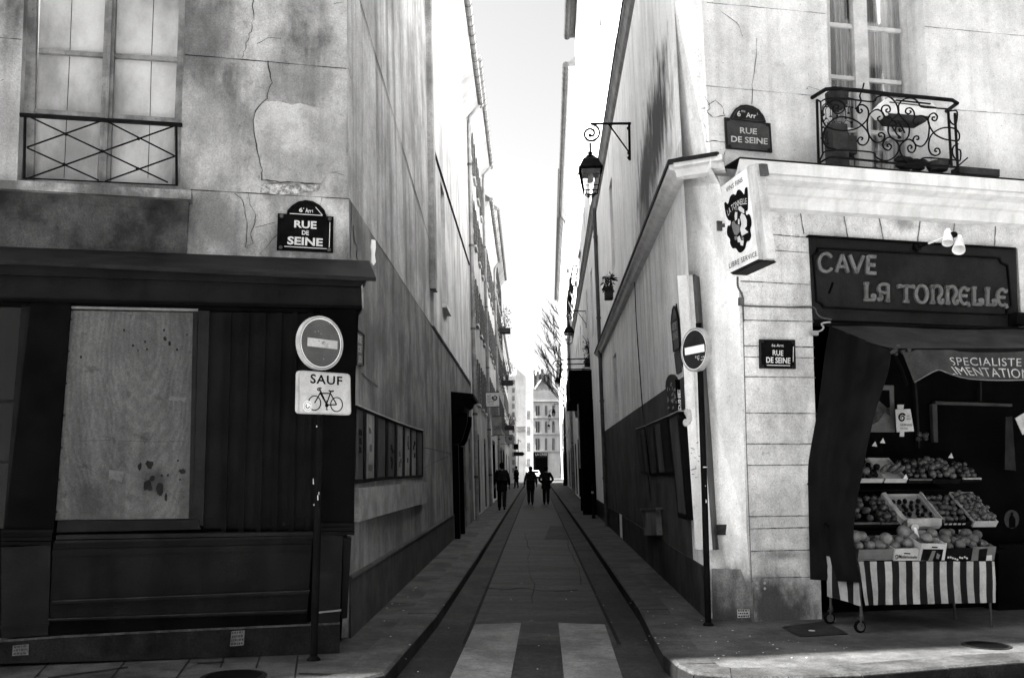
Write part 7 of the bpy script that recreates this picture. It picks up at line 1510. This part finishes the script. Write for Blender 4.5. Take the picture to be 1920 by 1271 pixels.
def person(base, h, label, yaw, pose, coatlen=.45, hood=False, bag=False):
    """base on the ground; yaw 0 = walking away from the camera (+Y); pose gives hands and feet in units of body height"""
    t = thing('person', label, 'person', base); t.rotation_euler = (0, 0, yaw)
    def J(x, y, z, r, r2=None): return (Vector((x * h, y * h, z * h)), r * h, (r2 or r) * h)
    sh_, hz, kz, az = .815, .52, .28, .045
    fl, frt = pose['feet']; el, er = pose['elbows']; hl, hr = pose['hands']
    kn = lambda f, s_: (s_ * .05 + (f[0] - s_ * .05) * .5, f[1] * .45 + .02, kz)
    jt = [J(0, 0, hz, .075, .06), J(0, .0, .62, .072, .055), J(0, .005, .74, .09, .06), J(0, .0, .82, .045, .04), J(0, .0, .865, .032), J(0, .012, .905, .048, .056), J(0, .012, .955, .046, .054), J(0, .008, .985, .028, .035),
          J(-.095, 0, sh_, .038), J(*el[:3], .027), J(*hl[:3], .019), J(.095, 0, sh_, .038), J(*er[:3], .027), J(*hr[:3], .019),
          J(-.05, 0, hz - .03, .055), J(*kn(fl, -1), .040), J(fl[0], fl[1], az + fl[2], .025), J(fl[0], fl[1] + .06, .02 + fl[2] * .5, .02), J(.05, 0, hz - .03, .055), J(*kn(frt, 1), .040), J(frt[0], frt[1], az + frt[2], .025), J(frt[0], frt[1] + .06, .02 + frt[2] * .5, .02)]
    ed = [(0, 1), (1, 2), (2, 3), (3, 4), (4, 5), (5, 6), (6, 7), (2, 8), (8, 9), (9, 10), (2, 11), (11, 12), (12, 13), (0, 14), (14, 15), (15, 16), (16, 17), (0, 18), (18, 19), (19, 20), (20, 21)]
    for w_, e_, sgn in ((hl, el, -1), (hr, er, 1)):       # palm, four fingers and a thumb
        d_ = (Vector(w_) - Vector(e_)).normalized(); sd = Vector((d_.y, -d_.x, 0)); sd = sd.normalized() if sd.length > .05 else Vector((0, 1, 0)); up_ = d_.cross(sd)
        wi = 10 if sgn < 0 else 13; c = Vector(w_) + d_ * .03; pi = len(jt); jt.append(J(*c, .016, .011)); ed.append((wi, pi))
        for k, ln in enumerate((.036, .042, .040, .032)):
            o_ = sd * (k - 1.5) * .0085; b = len(jt); p1 = c + d_ * .022 + o_; p2 = p1 + (d_ * .9 - up_ * .3) * ln * .5; p3 = p2 + (d_ * .7 - up_ * .7) * ln * .5
            jt += [J(*p1, .0050), J(*p2, .0046), J(*p3, .0040)]; ed += [(pi, b), (b, b + 1), (b + 1, b + 2)]
        b = len(jt); p1 = c - d_ * .006 + sd * .018; p2 = p1 + d_ * .020 + sd * .010; jt += [J(*p1, .0055), J(*p2, .0045)]; ed += [(pi, b), (b, b + 1)]
    skin('body', jt, ed, m_skin, t, 1)
    # face: nose, ears, eyes, mouth on the far side of the head
    mb = MB(); hc = Vector((0, .012, .925)) * h + ORG[t.name]; s_ = h
    mb.ball(hc + Vector((0, .058, -.003)) * s_, .009 * s_, (.7, 1, 1.2), 6, 5); mb.ball(hc + Vector((.05, 0, 0)) * s_, .012 * s_, (.4, .8, 1.3), 6, 5); mb.ball(hc + Vector((-.05, 0, 0)) * s_, .012 * s_, (.4, .8, 1.3), 6, 5); mb.build('face', m_skin, t, True)
    mb = MB(); 
    for x in (-.018, .018): mb.ball(hc + Vector((x, .052, .01)) * s_, .006 * s_, n=6, m=5)
    mb.ball(hc + Vector((0, .052, -.027)) * s_, .01 * s_, (1.4, .4, .35), 6, 5); mb.build('eyes_and_mouth', m_hair, t, True)
    mb = MB(); mb.ball(hc + Vector((0, -.008, .022)) * s_, .06 * s_, (.95, 1.0, 1.0), 10, 7); mb.ball(hc + Vector((0, -.03, -.02)) * s_, .045 * s_, (1.05, .7, 1.2 if hood else .9), 8, 6)
    if hood: mb.ball(hc + Vector((0, -.03, -.075)) * s_, .055 * s_, (1.3, .8, .7), 8, 6)
    mb.build('hair', m_hair, t, True)
    # clothes
    cj = [J(0, 0, hz, .122, .098), J(0, 0, .62, .112, .09), J(0, .003, .73, .118, .09), J(0, 0, .805, .072, .060), J(0, 0, .845, .047, .045), J(-.1, 0, sh_ - .005, .046), J(*el[:3], .036), J(*(Vector(el) + (Vector(hl) - Vector(el)) * .93), .028), J(.1, 0, sh_ - .005, .046), J(*er[:3], .036), J(*(Vector(er) + (Vector(hr) - Vector(er)) * .93), .028), J(0, 0, coatlen, .128, .105)]
    skin('coat', cj, [(0, 1), (1, 2), (2, 3), (3, 4), (2, 5), (5, 6), (6, 7), (2, 8), (8, 9), (9, 10), (0, 11)], m_coat, t, 1)
    tj = [J(0, 0, hz, .075, .065), J(-.05, 0, hz - .04, .062), J(*kn(fl, -1), .048), J(fl[0], fl[1] - .003, az - .012 + fl[2], .040), J(.05, 0, hz - .04, .062), J(*kn(frt, 1), .048), J(frt[0], frt[1] - .003, az - .012 + frt[2], .040)]
    skin('trousers', tj, [(0, 1), (1, 2), (2, 3), (0, 4), (4, 5), (5, 6)], m_trous, t, 1)
    for f in (fl, frt): skin('shoe', [J(f[0], f[1] - .02, .028 + f[2], .028), J(f[0], f[1] + .035, .024 + f[2] * .6, .026), J(f[0], f[1] + .085, .02 + f[2] * .4, .02)], [(0, 1), (1, 2)], m_shoe, t, 1)
    if bag: mb = MB(); c = ORG[t.name] + Vector((.0, -.10, .68)) * h; mb.ball(c, .085 * h, (.95, .6, 1.35), 10, 7); mb.build('backpack', m_trous, t, True)
    return t
walk = {'feet': ((-.045, .10, 0), (.05, -.12, .03)), 'elbows': ((-.145, -.01, .66), (.145, -.03, .66)), 'hands': ((-.15, .05, .52), (.155, -.02, .51))}
walk2 = {'feet': ((-.05, -.06, .01), (.05, .08, 0)), 'elbows': ((-.15, -.03, .655), (.15, .0, .66)), 'hands': ((-.165, .01, .51), (.16, .05, .52))}
pock = {'feet': ((-.045, .05, 0), (.05, -.08, .02)), 'elbows': ((-.185, -.05, .655), (.185, -.05, .655)), 'hands': ((-.105, .045, .555), (.105, .045, .555))}
tall = gnd(941, 957); person(tall, 1.70, 'walker in long dark coat alone on the left pavement, nearest of the walkers', .05, walk, .40)
m_ = gnd(995, 946, RZ); person(m_, 1.72, 'walker in a dark knee length coat with arms down in the middle of the road', .04, walk2, .36, hood=True)
r_ = gnd(1024, 946, RZ); person(r_, 1.74, 'walker in a short dark jacket with hands in pockets and elbows out', -.03, pock, .47)
p4_ = gnd(968, 915); person(p4_, 1.72, 'dark clad figure standing far off on the left pavement under the arrow sign', 1.2, pock, .45)
